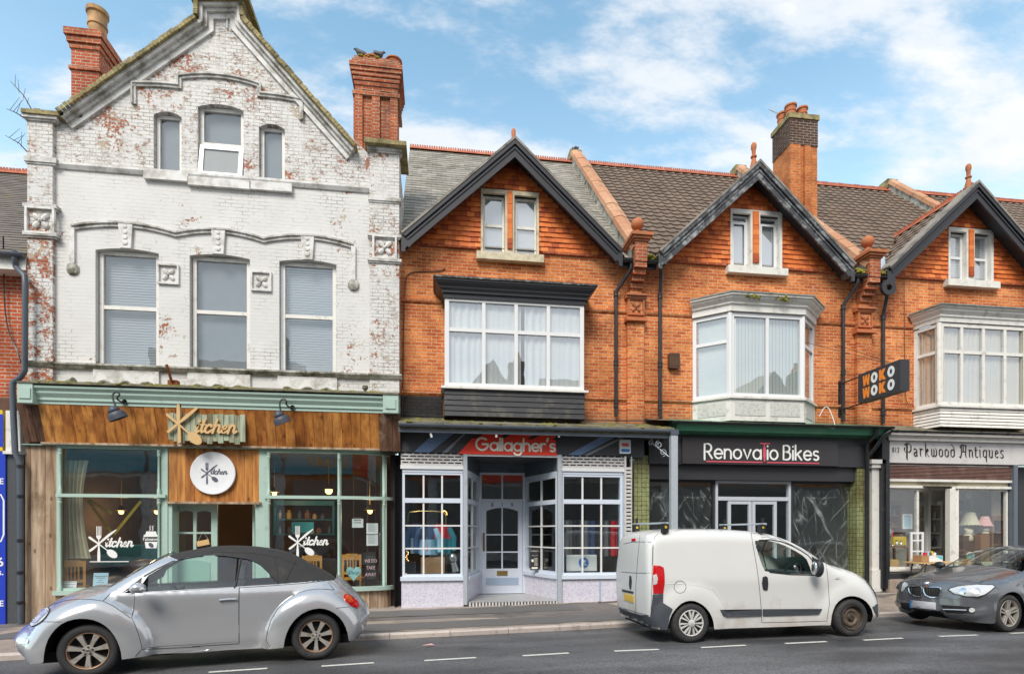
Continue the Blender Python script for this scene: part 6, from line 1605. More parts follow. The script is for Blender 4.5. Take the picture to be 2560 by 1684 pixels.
M['softtop'] = plain('black_canvas', (.030, .028, .028), .85, .2, 9, bump=.3, obj=True, dirt=(.10, .09, .075), dirt_amt=.3)
M['car_black'] = plain('black_plastic', (.022, .023, .026), .5, .15, 8, obj=True)
M['bumper_grey'] = plain('grey_plastic_bumper', (.055, .062, .075), .55, .12, 5, obj=True, dirt=(.14, .13, .12), dirt_amt=.2)
M['seam'] = plain('dark_seam', (.012, .012, .014), .6, .1, 5)
M['alloy'] = plain('dusty_alloy', (.60, .56, .50), .38, .1, 8, metal=.6, obj=True, dirt=(.25, .16, .10), dirt_amt=.45, dscale=9)
M['rim_rust'] = plain('rusty_rim_edge', (.42, .25, .16), .5, .25, 12, metal=.3, obj=True, dirt=(.16, .08, .05), dirt_amt=.7, dscale=14)
M['steel_rim'] = plain('rusted_steel_wheel', (.155, .115, .085), .65, .4, 10, metal=.2, obj=True, dirt=(.03, .024, .02), dirt_amt=.9, dscale=9)
M['rim_dark'] = plain('dark_rusty_rim', (.05, .038, .03), .6, .4, 12, obj=True, dirt=(.12, .06, .03), dirt_amt=.5, dscale=14)
M['hubcap'] = plain('silver_wheel_trim', (.62, .62, .60), .4, .1, 8, obj=True, dirt=(.24, .21, .18), dirt_amt=.35, dscale=12)
M['red_lens'] = plain('red_lens', (.55, .006, .008), .12, .15, 12, coat=1.)
M['orange_lens'] = plain('orange_red_lens', (.75, .10, .015), .12, .1, 12, coat=1.)
M['clear_lens'] = plain('clear_lens', (.62, .64, .64), .1, .3, 22, coat=.6, metal=.1, obj=True)
M['plate_yellow'] = plain('blank_yellow_plate', (.72, .47, .07), .4, .08, 12)
M['plate_white'] = plain('blank_grey_plate', (.55, .55, .58), .4, .1, 16)
M['seat'] = plain('grey_seat', (.045, .047, .052), .8, .2, 6, obj=True)
M['chrome'] = plain('chrome', (.75, .75, .76), .12, .03, 5, metal=1.)
M['wheel_well'] = plain('dark_wheel_well', (.012, .012, .012), .9, .2, 5)
def densify(pl, step=.05, closed=False):
 out = []; n = len(pl)
 for i in range(n if closed else n-1):
  a = pl[i]; b = pl[(i+1) % n]; k = max(1, int(math.dist(a[:2], b[:2])/step+.5))
  out += [tuple(a[q]+(b[q]-a[q])*j/k for q in range(len(a))) for j in range(k)]
 if not closed: out.append(pl[-1])
 return out
def smoothline(pl, it=2):
 for _ in range(it):
  q = [pl[0]]
  for a, b in zip(pl, pl[1:]): q += [tuple(a[i]*.75+b[i]*.25 for i in range(len(a))), tuple(a[i]*.25+b[i]*.75 for i in range(len(a)))]
  pl = q+[pl[-1]]
 return pl
class Car:
 """body panels follow a side surface n(s,z): s along the car, n from its near side inwards, z up"""
 def __init__(c, A, B, W, name, label, nfun):
  c.A, c.B, c.W = Vector((A[0], A[1], 0)), Vector((B[0], B[1], 0)), W
  c.D = (c.B-c.A).normalized(); c.N = Vector((-c.D.y, c.D.x, 0)); c.wb = (c.B-c.A).length; c.nf = nfun
  o = c.A+c.D*c.wb/2+c.N*W/2
  c.root = thing(name, label, 'van' if name.endswith('van') else 'car', o, None, math.atan2(c.D.y, c.D.x))
  c.inv = (Matrix.Translation(o) @ Matrix.Rotation(math.atan2(c.D.y, c.D.x), 4, 'Z')).inverted()
 def w(c, s, n, z): return c.A+c.D*s+c.N*n+Vector((0, 0, z))
 def T(c, px, py, n=0.):
  d = Vector(ray(px, py)); p0 = c.A+c.N*n
  t = (p0-CAMP).dot(c.N)/d.dot(c.N); p = CAMP+d*t
  return ((p-c.A).dot(c.D), p.z)
 def sil(c, pts):
  """silhouette over nose, roof and tail: (s,z,inset,radius)"""
  c.S = densify(smoothline(pts), .06)
 def side_n(c, s, z):
  n = c.nf(s, z); best = 9; e = None; S = c.S
  for i in range(len(S)-1):
   ax, az = S[i][0], S[i][1]; bx, bz = S[i+1][0], S[i+1][1]
   dx, dz = bx-ax, bz-az; L = dx*dx+dz*dz
   t = 0 if L == 0 else max(0, min(1, ((s-ax)*dx+(z-az)*dz)/L))
   q = math.hypot(s-ax-dx*t, z-az-dz*t)
   if q < best: best = q; e = (S[i][2]+(S[i+1][2]-S[i][2])*t, S[i][3]+(S[i+1][3]-S[i][3])*t)
  dd, rr = e
  if best < rr: n += dd*(1-math.sqrt(max(0, 1-(1-best/rr)**2)))
  return n
 def panel(c, mb, outer, holes=(), off=0., step=.07, far=True):
  xs = [p[0] for p in outer]; zs = [p[1] for p in outer]; extra = []
  ok = lambda q: inside(q, outer) and not any(inside(q, h) for h in holes)
  rg = getattr(c, 'rings', ())
  for h in (0., c.wb):
   for r in rg:
    n = int(2*pi*r/step)
    for i in range(n):
     q = (h+r*cos(2*pi*i/n), .30+r*sin(2*pi*i/n))
     if ok(q): extra.append(q)
  x = min(xs)+step/2
  while x < max(xs):
   z = min(zs)+step/2
   while z < max(zs):
    q = (x, z+(step*.25 if int(x/step) % 2 else -step*.25))
    rr = min(math.hypot(q[0]-h, q[1]-.30) for h in (0., c.wb))
    if (not rg or rr > rg[-1]+step*.6) and ok(q): extra.append(q)
    z += step
   x += step
  tri, pts = fill2d(outer, holes, extra)
  ns = [c.side_n(*p)-off for p in pts]
  if far != 'only': mb.add([c.w(p[0], n, p[1]) for p, n in zip(pts, ns)], tri)
  if far: mb.add([c.w(p[0], c.W-n, p[1]) for p, n in zip(pts, ns)], tri)
 def both(c, name, outer, holes, off, step, mat, smooth=40):
  """the same piece on the near and the far side, each a part of its own"""
  for far in ('only', False): mb = MB(); c.panel(mb, outer, holes, off, step, far); o = c.part(name, mb, mat, None, smooth)
  return o
 def loft(c, mb, i0, i1, crown=.04, k=14, off=0.):
  S = c.S; vs = []
  for i in range(i0, i1+1):
   s, z = S[i][0], S[i][1]; a = S[max(0, i-1)]; b = S[min(len(S)-1, i+1)]
   d = Vector((b[0]-a[0], b[1]-a[1])).normalized(); nx, nz = -d.y, d.x
   if nz < -.2: nx, nz = -nx, -nz
   n0 = c.side_n(s, z)
   for j in range(k+1):
    t = j/k; h = crown*(1-(2*t-1)**2)+off
    vs.append(c.w(s+nx*h*c.sg(nx, s), n0+(c.W-2*n0)*t, z+nz*h))
  m = k+1
  mb.add(vs, [(i*m+j, i*m+j+1, (i+1)*m+j+1, (i+1)*m+j) for i in range(i1-i0) for j in range(k)])
 def sg(c, nx, s): return 1
 def part(c, name, mb, mat, parent=None, smooth=40, weld=False):
  mb.v = [c.inv @ p for p in mb.v]
  o = part(name, mb, [M[m] for m in (mat if isinstance(mat, (list, tuple)) else [mat])], parent or c.root, smooth, None, True)
  if weld:
   bm = bmesh.new(); bm.from_mesh(o.data); bmesh.ops.remove_doubles(bm, verts=bm.verts, dist=.004); bmesh.ops.recalc_face_normals(bm, faces=bm.faces); bm.to_mesh(o.data); bm.free()
  return o
 def index(c, mbs):
  vs = []; fs = []
  for mb in mbs:
   b = len(vs); vs += list(mb.v); fs += [[i+b for i in f] for f in mb.f]
  c.bvh = BVHTree.FromPolygons(vs, fs)
 def hit(c, px, py, off=.004):
  d = Vector(ray(px, py)).normalized(); h = c.bvh.ray_cast(CAMP, d)
  if h[0] is None:
   s_, z_ = c.T(px, py, .12); h = c.bvh.find_nearest(c.w(s_, .12, z_))
  n = h[1]
  if n.dot(d) > 0: n = -n
  return h[0]+n*off
 def patch(c, mb, ring, off=.006, step=6., depth=.0, holes=()):
  """a fitted piece (lamp, grille, handle): its outline laid on the bodywork, standing off it"""
  xs = [p[0] for p in ring]; ys = [p[1] for p in ring]; extra = []
  x = min(xs)+step/2
  while x < max(xs):
   y = min(ys)+step/2
   while y < max(ys):
    if inside((x, y), ring) and not any(inside((x, y), h) for h in holes): extra.append((x, y))
    y += step
   x += step
  tri, pts = fill2d(ring, holes, extra)
  P3 = [c.hit(*p, off) for p in pts]; last = next(q for q in P3 if q is not None)
  P3 = [q if q is not None else last for q in P3]
  mb.add(P3, tri)
  base = [c.hit(*p, -.004) or c.hit(*p, off) for p in ring]; top = [c.hit(*p, off) for p in ring]; n = len(ring)
  if all(q is not None for q in base+top): mb.add(base+top, [(i, (i+1) % n, n+(i+1) % n, n+i) for i in range(n)])
 def seam(c, mb, pts, w=.006, off=.002):
  P3 = [c.hit(x, y, off) for x, y in densify(pts, 7.)]; P3 = [p for p in P3 if p is not None]
  if len(P3) > 1: mb.tube(P3, w/2, 4)
 def wheel(c, s, r, n0, style, far, wd=.2, rimr=.64):
  nn = n0 if not far else c.W-n0; sg = 1 if not far else -1
  ctr = c.w(s, nn, r); rot = Matrix.Translation(ctr) @ Matrix.Rotation(math.atan2(c.D.y, c.D.x), 4, 'Z') @ (Matrix.Rotation(pi, 4, 'Z') if far else Matrix.Identity(4))
  rr = r*rimr
  mb = MB(); mb.M = rot; mb.lathe([(rr*.97, .07), (rr*.97, wd), (.02, wd)], (0, 0, 0), 'y', 28); mb.lathe([(rr*.55, .06), (rr*.55, .075), (.05, .075)], (0, 0, 0), 'y', 24); w = c.part('wheel', mb, 'wheel_well')
  mb = MB(); mb.M = rot; pr = [(rr, .03), (rr*1.03, .006), (rr+(r-rr)*.35, -.006), (rr+(r-rr)*.72, .002), (r*.965, .022), (r, .05), (r, wd-.05), (r*.96, wd-.02), (rr, wd-.01)]
  mb.lathe(pr, (0, 0, 0), 'y', 44); mb.f = mb.f[:-2]; mb.m = mb.m[:-2]; c.part('tyre', mb, 'rubber', w)
  mb = MB(); mb.M = rot
  if style == 'seven':
   mb.mi = 1; mb.lathe([(rr*1.0, .02), (rr*.985, .002), (rr*.95, .006), (rr*.93, .05), (rr*.9, .12), (rr, .12)], (0, 0, 0), 'y', 36); mb.f = mb.f[:-2]; mb.m = mb.m[:-2]; mb.mi = 0
   for i in range(7):
    a = 2*pi*i/7-pi/2; sp = [(.16, .085), (.34, .085), (.60, .105), (.93, .155), (.93, -.155), (.60, -.105), (.34, -.085), (.16, -.085)]
    q = [(rr*(x*cos(a)-y*sin(a)), rr*(x*sin(a)+y*cos(a))) for x, y in sp]
    yy = [.020, .018, .012, .008]*1; yy = yy+yy[::-1]
    mb.add([(p[0], y, p[1]) for p, y in zip(q, yy)]+[(p[0]*1.01, .055, p[1]*1.01) for p in q], [list(range(8))]+[(k, (k+1) % 8, 8+(k+1) % 8, 8+k) for k in range(8)])
   mb.lathe([(rr*.30, .05), (rr*.30, .022), (rr*.22, .016), (0.001, .016)], (0, 0, 0), 'y', 20)
   mats = ['alloy', 'rim_rust']
  elif style == 'cap':
   mb.lathe([(rr*1.0, .01), (rr*.97, -.004), (rr*.92, .0), (rr*.90, .02)], (0, 0, 0), 'y', 36); mb.f = mb.f[:-2]; mb.m = mb.m[:-2]
   for i in range(7):
    a = 2*pi*i/7+pi/2
    for o in (-.11, .11):
     q = [(rr*(x*cos(a+y)-0), rr*(x*sin(a+y))) for x, y in ((.14, o*1.6), (.5, o*1.5+.09), (.92, o*1.7+.07), (.92, o*1.7-.07), (.5, o*1.5-.09), (.14, o*.4))]
     mb.add([(p[0], -.002+.016*(1-min(1, math.hypot(*p)/rr))*-1, p[1]) for p in q]+[(p[0], .03, p[1]) for p in q], [list(range(6))]+[(k, (k+1) % 6, 6+(k+1) % 6, 6+k) for k in range(6)])
   mb.lathe([(rr*.26, .02), (rr*.26, -.014), (rr*.2, -.02), (0.001, -.022)], (0, 0, 0), 'y', 20)
   mb.mi = 1; mb.lathe([(rr*.9, .045), (rr*.3, .05), (.001, .05)], (0, 0, 0), 'y', 20); mats = ['hubcap', 'steel_rim']
  elif style == 'steel':
   mb.lathe([(rr*.88, .05), (rr*.76, .06), (rr*.70, .035), (rr*.55, .028), (rr*.42, .05), (rr*.33, .052)], (0, 0, 0), 'y', 36); mb.f = mb.f[:-2]; mb.m = mb.m[:-2]
   mb.mi = 1; mb.lathe([(rr*1.0, .004), (rr*.97, -.004), (rr*.93, .01), (rr*.88, .05)], (0, 0, 0), 'y', 36); mb.f = mb.f[:-2]; mb.m = mb.m[:-2]; mb.lathe([(rr*.33, .052), (rr*.24, .02), (rr*.16, .018), (.001, .018)], (0, 0, 0), 'y', 20)
   for i in range(14): a = 2*pi*i/14; mb.lathe([(rr*.055, .0), (rr*.055, .012)], (rr*.80*cos(a), .05, rr*.80*sin(a)), 'y', 8)
   for i in range(4): a = 2*pi*i/4+.3; mb.lathe([(rr*.05, -.012), (rr*.05, .03)], (rr*.2*cos(a), .018, rr*.2*sin(a)), 'y', 6)
   mats = ['steel_rim', 'rim_dark']
  else:
   mb.lathe([(rr*1.0, .012), (rr*.985, -.002), (rr*.95, .002), (rr*.93, .05), (rr*.9, .12), (rr, .12)], (0, 0, 0), 'y', 36); mb.f = mb.f[:-2]; mb.m = mb.m[:-2]
   for i in range(5):
    for o in (-.13, .13):
     a = 2*pi*i/5+pi/2
     q = []
     for x, y in ((.16, o*.6-.06), (.16, o*.6+.06), (.93, o*1.0+.055), (.93, o*1.0-.055)): q.append((rr*(x*cos(a)-y*sin(a)), rr*(x*sin(a)+y*cos(a))))
     mb.add([(p[0], y, p[1]) for p, y in zip(q, (.028, .028, .006, .006))]+[(p[0], .06, p[1]) for p in q], [(0, 1, 2, 3), (0, 4, 5, 1), (1, 5, 6, 2), (2, 6, 7, 3), (3, 7, 4, 0)])
   mb.lathe([(rr*.25, .05), (rr*.25, .02), (.001, .018)], (0, 0, 0), 'y', 20); mats = ['alloy']
  rim = c.part('rim', mb, mats, w, 30)
  if style == 'seven':
   mb = MB(); mb.M = rot
   for i in range(5): a = 2*pi*i/5+.3; mb.lathe([(rr*.05, .0), (rr*.05, .012)], (rr*.21*cos(a), .008, rr*.21*sin(a)), 'y', 8)
   mb.lathe([(rr*.105, .0), (rr*.105, .01)], (0, .008, 0), 'y', 16); c.part('wheel_bolts', mb, 'car_black', w)
   mb = MB(); mb.M = rot; e = rr*.095
   mb.tube([(e*cos(2*pi*i/16), .007, e*sin(2*pi*i/16)) for i in range(17)], .004, 4)
   for pl in ([(-.5, .62), (-.22, -.1), (0, .42), (.22, -.1), (.5, .62)], [(-.78, .2), (-.38, -.75), (0, .08), (.38, -.75), (.78, .2)]): mb.tube([(e*a, .007, e*b) for a, b in pl], .0035, 4)
   c.part('emblem', mb, 'alloy', w)
  return w
 def interior(c, s0, s1, zf_, seats, dash, wheel_s, right_hand=True):
  mb = MB()
  for s in seats:
   for n in (.30, c.W-.30-.48):
    for (a, b, z0, z1) in ((s-.05, s+.45, zf_, zf_+.22),): mb.add([c.w(x, n+y, z) for z in (z0, z1) for y in (0, .48) for x in (a, b)], [(0, 2, 3, 1), (4, 5, 7, 6), (0, 1, 5, 4), (1, 3, 7, 5), (3, 2, 6, 7), (2, 0, 4, 6)])
  return mb
# ---------------------------------------------------------------- silver convertible
def KA(x, y): return (20+x*.2197, 1340+y*.2197)
def KB(x, y): return (480+x*.2197, 1340+y*.2197)
A = G(216.6, 1696.); B = G(790.9, 1650.4)
R1 = .316
def nf_beetle(s, z):
 n = .115
 for h in (0., bt.wb):
  r = math.hypot((s-h)*.98, (z-.30)*1.0)
  if r < .63: n -= .13*math.sqrt(max(0, 1-max(0, (r-.36)/.27)**2))
 if z > .93: n += (z-.93)*.62
 elif z < .32: n += (.32-z)*.12 if .6 < s < bt.wb-.6 else 0
 n -= .02*math.exp(-((z-.6)/.3)**2)
 return n
bt = Car(A, B, 1.62, 'convertible_car', 'silver rounded convertible with a black soft top parked before the cafe', nf_beetle)
T = bt.T
top = [T(*KA(*p), n) + e for p, n, e in [
 ((205, 1428), .32, (.30, .22)), ((112, 1290), .40, (.34, .3)), ((92, 1190), .46, (.36, .34)), ((98, 1105), .46, (.36, .34)), ((190, 1048), .44, (.34, .34)), ((255, 985), .42, (.32, .34)), ((330, 905), .40, (.30, .32)), ((410, 835), .38, (.28, .3)), ((510, 768), .34, (.24, .26)), ((640, 705), .25, (.22, .24)), ((800, 655), .25, (.20, .22)), ((960, 630), .25, (.16, .18)), ((1090, 612), .25, (.12, .12)), ((1150, 590), .25, (.06, .08)),
 ((1300, 500), .25, (.04, .06)), ((1480, 390), .25, (.04, .06)), ((1660, 285), .25, (.05, .06)), ((1800, 222), .25, (.10, .12)), ((2000, 178), .25, (.16, .18)), ((2185, 150), .25, (.18, .20))]]
top += [T(*KB(*p), n) + e for p, n, e in [((200, 130), .25, (.18, .2)), ((450, 122), .25, (.18, .2)), ((700, 132), .25, (.18, .2)), ((900, 158), .25, (.18, .2)), ((1060, 188), .25, (.18, .2)), ((1200, 248), .25, (.18, .2)), ((1350, 328), .25, (.18, .2)), ((1500, 408), .25, (.18, .2)), ((1640, 488), .22, (.20, .22)),
 ((1720, 545), .2, (.26, .26)), ((1800, 620), .2, (.28, .3)), ((1890, 715), .18, (.30, .32)), ((1960, 790), .16, (.30, .32)), ((2030, 880), .14, (.30, .3)), ((2036, 960), .12, (.30, .3)), ((2000, 1060), .12, (.28, .28)), ((1950, 1125), .1, (.24, .24)), ((1900, 1165), .08, (.2, .2))]]
bt.rings = (.40, .45, .50, .55, .59, .62, .64); bt.sil(top)
S = bt.S
def idx(c, p): return min(range(len(c.S)), key=lambda i: math.dist(c.S[i][:2], p[:2]))
i_cowl = idx(bt, T(*KA(1150, 590), .25)); i_head = idx(bt, T(*KA(1800, 222), .25)); i_deck = idx(bt, T(*KB(1640, 488), .22))
ss = [p[:2] for p in S]
archf = [T(*KA(*p)) for p in ((1300, 1395), (1290, 1290), (1240, 1150), (1150, 1030), (1020, 952), (870, 926), (720, 942), (590, 1004), (480, 1130), (425, 1280), (410, 1425))]
archr = [T(*KB(*p)) for p in ((1785, 1185), (1762, 1060), (1700, 935), (1600, 850), (1480, 810), (1350, 825), (1220, 890), (1120, 1000), (1062, 1130), (1040, 1262))]
archf = densify(smoothline(archf, 1), .05); archr = densify(smoothline(archr, 1), .05)
sill = [T(*KB(*p)) for p in ((905, 1280), (860, 1288), (400, 1312), (0, 1346))]+[T(*KA(*p)) for p in ((1800, 1352), (1460, 1375))]
belt = [T(*KB(*p)) for p in ((1640, 488), (1300, 525), (980, 553), (500, 582), (0, 610))]+[T(*KA(*p)) for p in ((1880, 622), (1560, 640), (1270, 662))]
# lower body: silhouette tail -> sill -> arches -> nose, closed along the belt
body_outer = ss[:i_cowl+1]+[T(*KA(1270, 662))]+belt[::-1][1:-1]+ss[i_deck:]+archr+sill+archf
door = [T(*KA(*p)) for p in ((1410, 655), (1395, 925), (1440, 1010), (1480, 1120), (1505, 1210), (1515, 1282), (1800, 1268), (2185, 1250))]+[T(*KB(*p)) for p in ((260, 1233), (535, 1215), (535, 900), (535, 584), (260, 598), (0, 613))]+[T(*KA(*p)) for p in ((1880, 626), (1560, 643))]
door = densify(door, .08, True)
dc = (sum(p[0] for p in door)/len(door), sum(p[1] for p in door)/len(door))
shr = lambda ring, e: [(p[0]-(p[0]-dc[0])/max(.01, math.dist(p, dc))*e, p[1]-(p[1]-dc[1])/max(.01, math.dist(p, dc))*e) for p in ring]
bo = densify(body_outer, .07, True)
mb1 = MB(); bt.panel(mb1, bo, [shr(door, .004)], 0, .06)
bt.loft(mb1, 0, i_cowl, .05); bt.loft(mb1, i_deck, len(S)-1, .06)
mb2 = MB(); bt.panel(mb2, shr(door, .009), (), 0, .06, False)
# pillars, windows, hood
pill = ss[i_cowl:i_head+1]+[T(*KA(1870, 283)), T(*KA(1700, 365)), T(*KA(1538, 462)), T(*KA(1480, 560)), T(*KA(1270, 660))]
mbp = MB(); bt.panel(mbp, densify(pill, .06, True), (), 0, .05)
winf = [T(*KA(*p)) for p in ((1555, 636), (1538, 470), (1700, 372), (1870, 290), (2050, 250), (2185, 240))]+[T(*KB(*p)) for p in ((200, 234), (350, 240), (480, 258), (472, 578), (0, 606))]
winr = [T(*KB(*p)) for p in ((502, 258), (640, 280), (760, 334), (860, 424), (930, 502), (968, 550), (740, 566), (500, 580))]
soft = ss[i_head:i_deck+1]+[T(*KB(980, 554))]+[T(*KB(*p)) for p in ((930, 496), (860, 418), (760, 328), (640, 274), (480, 252), (350, 234), (200, 228))]+[T(*KA(*p)) for p in ((2185, 234), (2050, 244), (1870, 284))]
mbs = MB(); bt.panel(mbs, densify(soft, .06, True), (), 0, .06); bt.loft(mbs, i_head, i_deck, .012)
mbw = MB(); bt.loft(mbw, i_cowl, i_head, .05)
bt.index([mb1, mb2, mbp, mbs])
body = bt.part('body', mb1, 'silver_paint', None, 50, True)
mb = MB(); bt.panel(mb, shr(door, .009), (), 0, .06, 'only'); bt.part('door', mb, 'silver_paint', None, 50); dr_ = bt.part('door', mb2, 'silver_paint', None, 50)
bt.part('windscreen_pillar', mbp, 'silver_paint'); sft = bt.part('soft_top', mbs, 'softtop', None, 60, True); bt.part('windscreen', mbw, 'glass_car')
bt.both('side_window', densify(winf, .1, True), (), -.012, .15, 'glass_car')
bt.both('rear_side_window', densify(winr, .1, True), (), -.012, .15, 'glass_car')
def seams(c, lines, parent, w=.007, name='panel_seams', mat='seam', off=.0015):
 mb = MB()
 for l in lines: c.seam(mb, l, w, off)
 return c.part(name, mb, mat, parent)
seams(bt, [[KA(*p) for p in ((470, 790), (620, 735), (800, 712), (950, 715), (1080, 735), (1200, 790), (1300, 860), (1395, 928))],
           [KA(*p) for p in ((1165, 650), (1080, 733))], [KA(*p) for p in ((380, 970), (610, 972), (635, 990))],
           [KB(*p) for p in ((845, 1190), (860, 1080), (900, 950), (970, 830), (1070, 730), (1190, 650), (1320, 610), (1450, 597), (1620, 607))],
           [KB(*p) for p in ((535, 584), (900, 560), (1300, 530), (1620, 492))], [KB(*p) for p in ((1545, 520), (1620, 607))], [KB(*p) for p in ((1640, 815), (1800, 798))],
           [KB(*p) for p in ((845, 1190), (905, 1278))], [KA(*p) for p in ((1450, 1365), (1510, 1290))], [KA(*p) for p in ((1515, 1284), (1900, 1266), (2185, 1250))], [KB(*p) for p in ((0, 1250), (535, 1217), (535, 590))]], body)
seams(bt, [[KA(*p) for p in ((1545, 455), (1700, 368), (1870, 286), (2050, 246), (2185, 237))], [KB(*p) for p in ((200, 231), (350, 237), (490, 256), (640, 277), (760, 331), (860, 421), (930, 499), (968, 551))], [KB(*p) for p in ((490, 256), (482, 578))]], dr_, .022, 'window_seal', 'car_black', -.002)
seams(bt, [[KB(*p) for p in ((180, 175), (700, 190), (1000, 240), (1200, 330))], [KB(*p) for p in ((720, 180), (740, 240))], [KB(*p) for p in ((940, 230), (970, 400), (985, 545))], [KB(*p) for p in ((1190, 260), (1120, 400), (1060, 530))]], sft, .006, 'canvas_seams')
def ell(c, rx, ry, a, n=22):
 a = R(a); return [(c[0]+rx*cos(t)*cos(a)-ry*sin(t)*sin(a), c[1]+rx*cos(t)*sin(a)+ry*sin(t)*cos(a)) for t in [2*pi*i/n for i in range(n)]]
mb = MB(); bt.patch(mb, ell(KA(368, 918), 31, 10.5, -43), .012, 5); hl = bt.part('headlight', mb, 'clear_lens')
mb = MB(); bt.seam(mb, ell(KA(368, 918), 31.5, 11, -43)+[ell(KA(368, 918), 31.5, 11, -43)[0]], .012, .008); bt.part('lamp_rim', mb, 'car_black', hl)
tl = ell(KB(1812, 735), 24, 10, 40);
mb = MB(); bt.patch(mb, tl, .012, 4); t_ = bt.part('tail_light', mb, 'red_lens')
mb = MB(); bt.patch(mb, ell(KB(1785, 712), 11.5, 6.5, 40), .016, 3); bt.part('indicator_lens', mb, 'orange_lens', t_)
mb = MB(); bt.patch(mb, [KA(*p) for p in ((118, 1152), (180, 1150), (232, 1160), (240, 1185), (225, 1222), (130, 1222), (108, 1200), (106, 1165))], .008, 5); bt.part('front_indicator', mb, 'clear_lens')
mb = MB(); bt.patch(mb, ell(KB(405, 722), 13, 11, 0), .002, 4); hr = bt.part('handle_recess', mb, 'silver_paint', dr_)
mb = MB(); bt.seam(mb, [KB(312, 724), KB(400, 715), KB(505, 712)], .028, .02); bt.part('door_handle', mb, 'silver_paint', dr_)
# mirror
q = bt.T(*KA(1470, 590), -.12); mb = MB()
ctr = bt.w(q[0], -.10, q[1])
mb.M = Matrix.Translation(ctr) @ Matrix.Rotation(math.atan2(bt.D.y, bt.D.x), 4, 'Z'); mb.ball((0, 0, 0), .085, 14, (1.05, 1.0, .78)); mir = bt.part('mirror', mb, 'silver_paint', dr_)
mb = MB(); mb.M = Matrix.Translation(ctr) @ Matrix.Rotation(math.atan2(bt.D.y, bt.D.x), 4, 'Z'); mb.ball((.045, -.045, -.01), .042, 10, (1, .8, .6)); bt.part('mirror_indicator', mb, 'clear_lens', mir)
mb = MB(); bt.patch(mb, [KA(*p) for p in ((1278, 660), (1400, 560), (1525, 465), (1530, 630), (1410, 655))], .004, 6); bt.part('mirror_triangle', mb, 'car_black', dr_)
# underside, wells, interior
def under(c, s0, s1, z, n=.25):
 mb = MB(); mb.add([c.w(s0, n, z), c.w(s1, n, z), c.w(s1, c.W-n, z), c.w(s0, c.W-n, z), c.w(s0, n, z+.12), c.w(s1, n, z+.12), c.w(s1, c.W-n, z+.12), c.w(s0, c.W-n, z+.12)], [(0, 1, 2, 3), (4, 5, 6, 7), (0, 1, 5, 4), (1, 2, 6, 5), (2, 3, 7, 6), (3, 0, 4, 7)]); return c.part('floor_pan', mb, 'wheel_well', None, False)
def wells(c, r):
 for s in (0, c.wb):
  for f in (0, 1):
   mb = MB(); n = 14; e = (lambda v: c.W-v) if f else (lambda v: v)
   vs = [c.w(s+r*cos(pi*i/n), e(y), .30+r*sin(pi*i/n)) for y in (.10, .42) for i in range(n+1)]
   mb.add(vs, [(i, i+1, n+2+i, n+1+i) for i in range(n)]+[list(range(n+1, 2*n+2))])
   c.part('wheel_arch_liner', mb, 'wheel_well')
under(bt, -.5, bt.wb+.45, .17); wells(bt, .43)
def boxw(c, mb, s0, s1, n0, n1, z0, z1, lean=0.): mb.add([c.w(s+(lean if z == z1 else 0), n, z) for z in (z0, z1) for n in (n0, n1) for s in (s0, s1)], [(0, 2, 3, 1), (4, 5, 7, 6), (0, 1, 5, 4), (1, 3, 7, 5), (3, 2, 6, 7), (2, 0, 4, 6)])
for n0 in (.28, .90):
 mb = MB(); boxw(bt, mb, .95, 1.45, n0, n0+.45, .38, .60); boxw(bt, mb, 1.40, 1.52, n0, n0+.45, .55, 1.06, .12); boxw(bt, mb, 1.54, 1.62, n0+.12, n0+.33, 1.08, 1.26, .02); bt.part('seat', mb, 'seat', None, False)
mb = MB(); boxw(bt, mb, .32, .78, .2, bt.W-.2, .6, .93, .0); bt.part('dashboard', mb, 'seat', None, False)
mb = MB(); cs = bt.w(.86, .48, .86); mb.M = Matrix.Translation(cs) @ Matrix.Rotation(math.atan2(bt.D.y, bt.D.x), 4, 'Z') @ Matrix.Rotation(R(62), 4, 'Y'); mb.tube([(.18*cos(2*pi*i/20), .18*sin(2*pi*i/20), 0) for i in range(21)], .014, 6); bt.part('steering_wheel', mb, 'car_black')
for s in (0, bt.wb): bt.wheel(s, R1, .035, 'seven', False, .2, .68); bt.wheel(s, R1, .035, 'seven', True, .2, .68)
# sill highlight dent
seams(bt, [[KA(*p) for p in ((1840, 1325), (1960, 1300), (2185, 1280))], [KB(*p) for p in ((0, 1262), (140, 1255), (235, 1275), (150, 1295), (0, 1308))]], body, .006, 'sill_crease', 'silver_paint', .001)
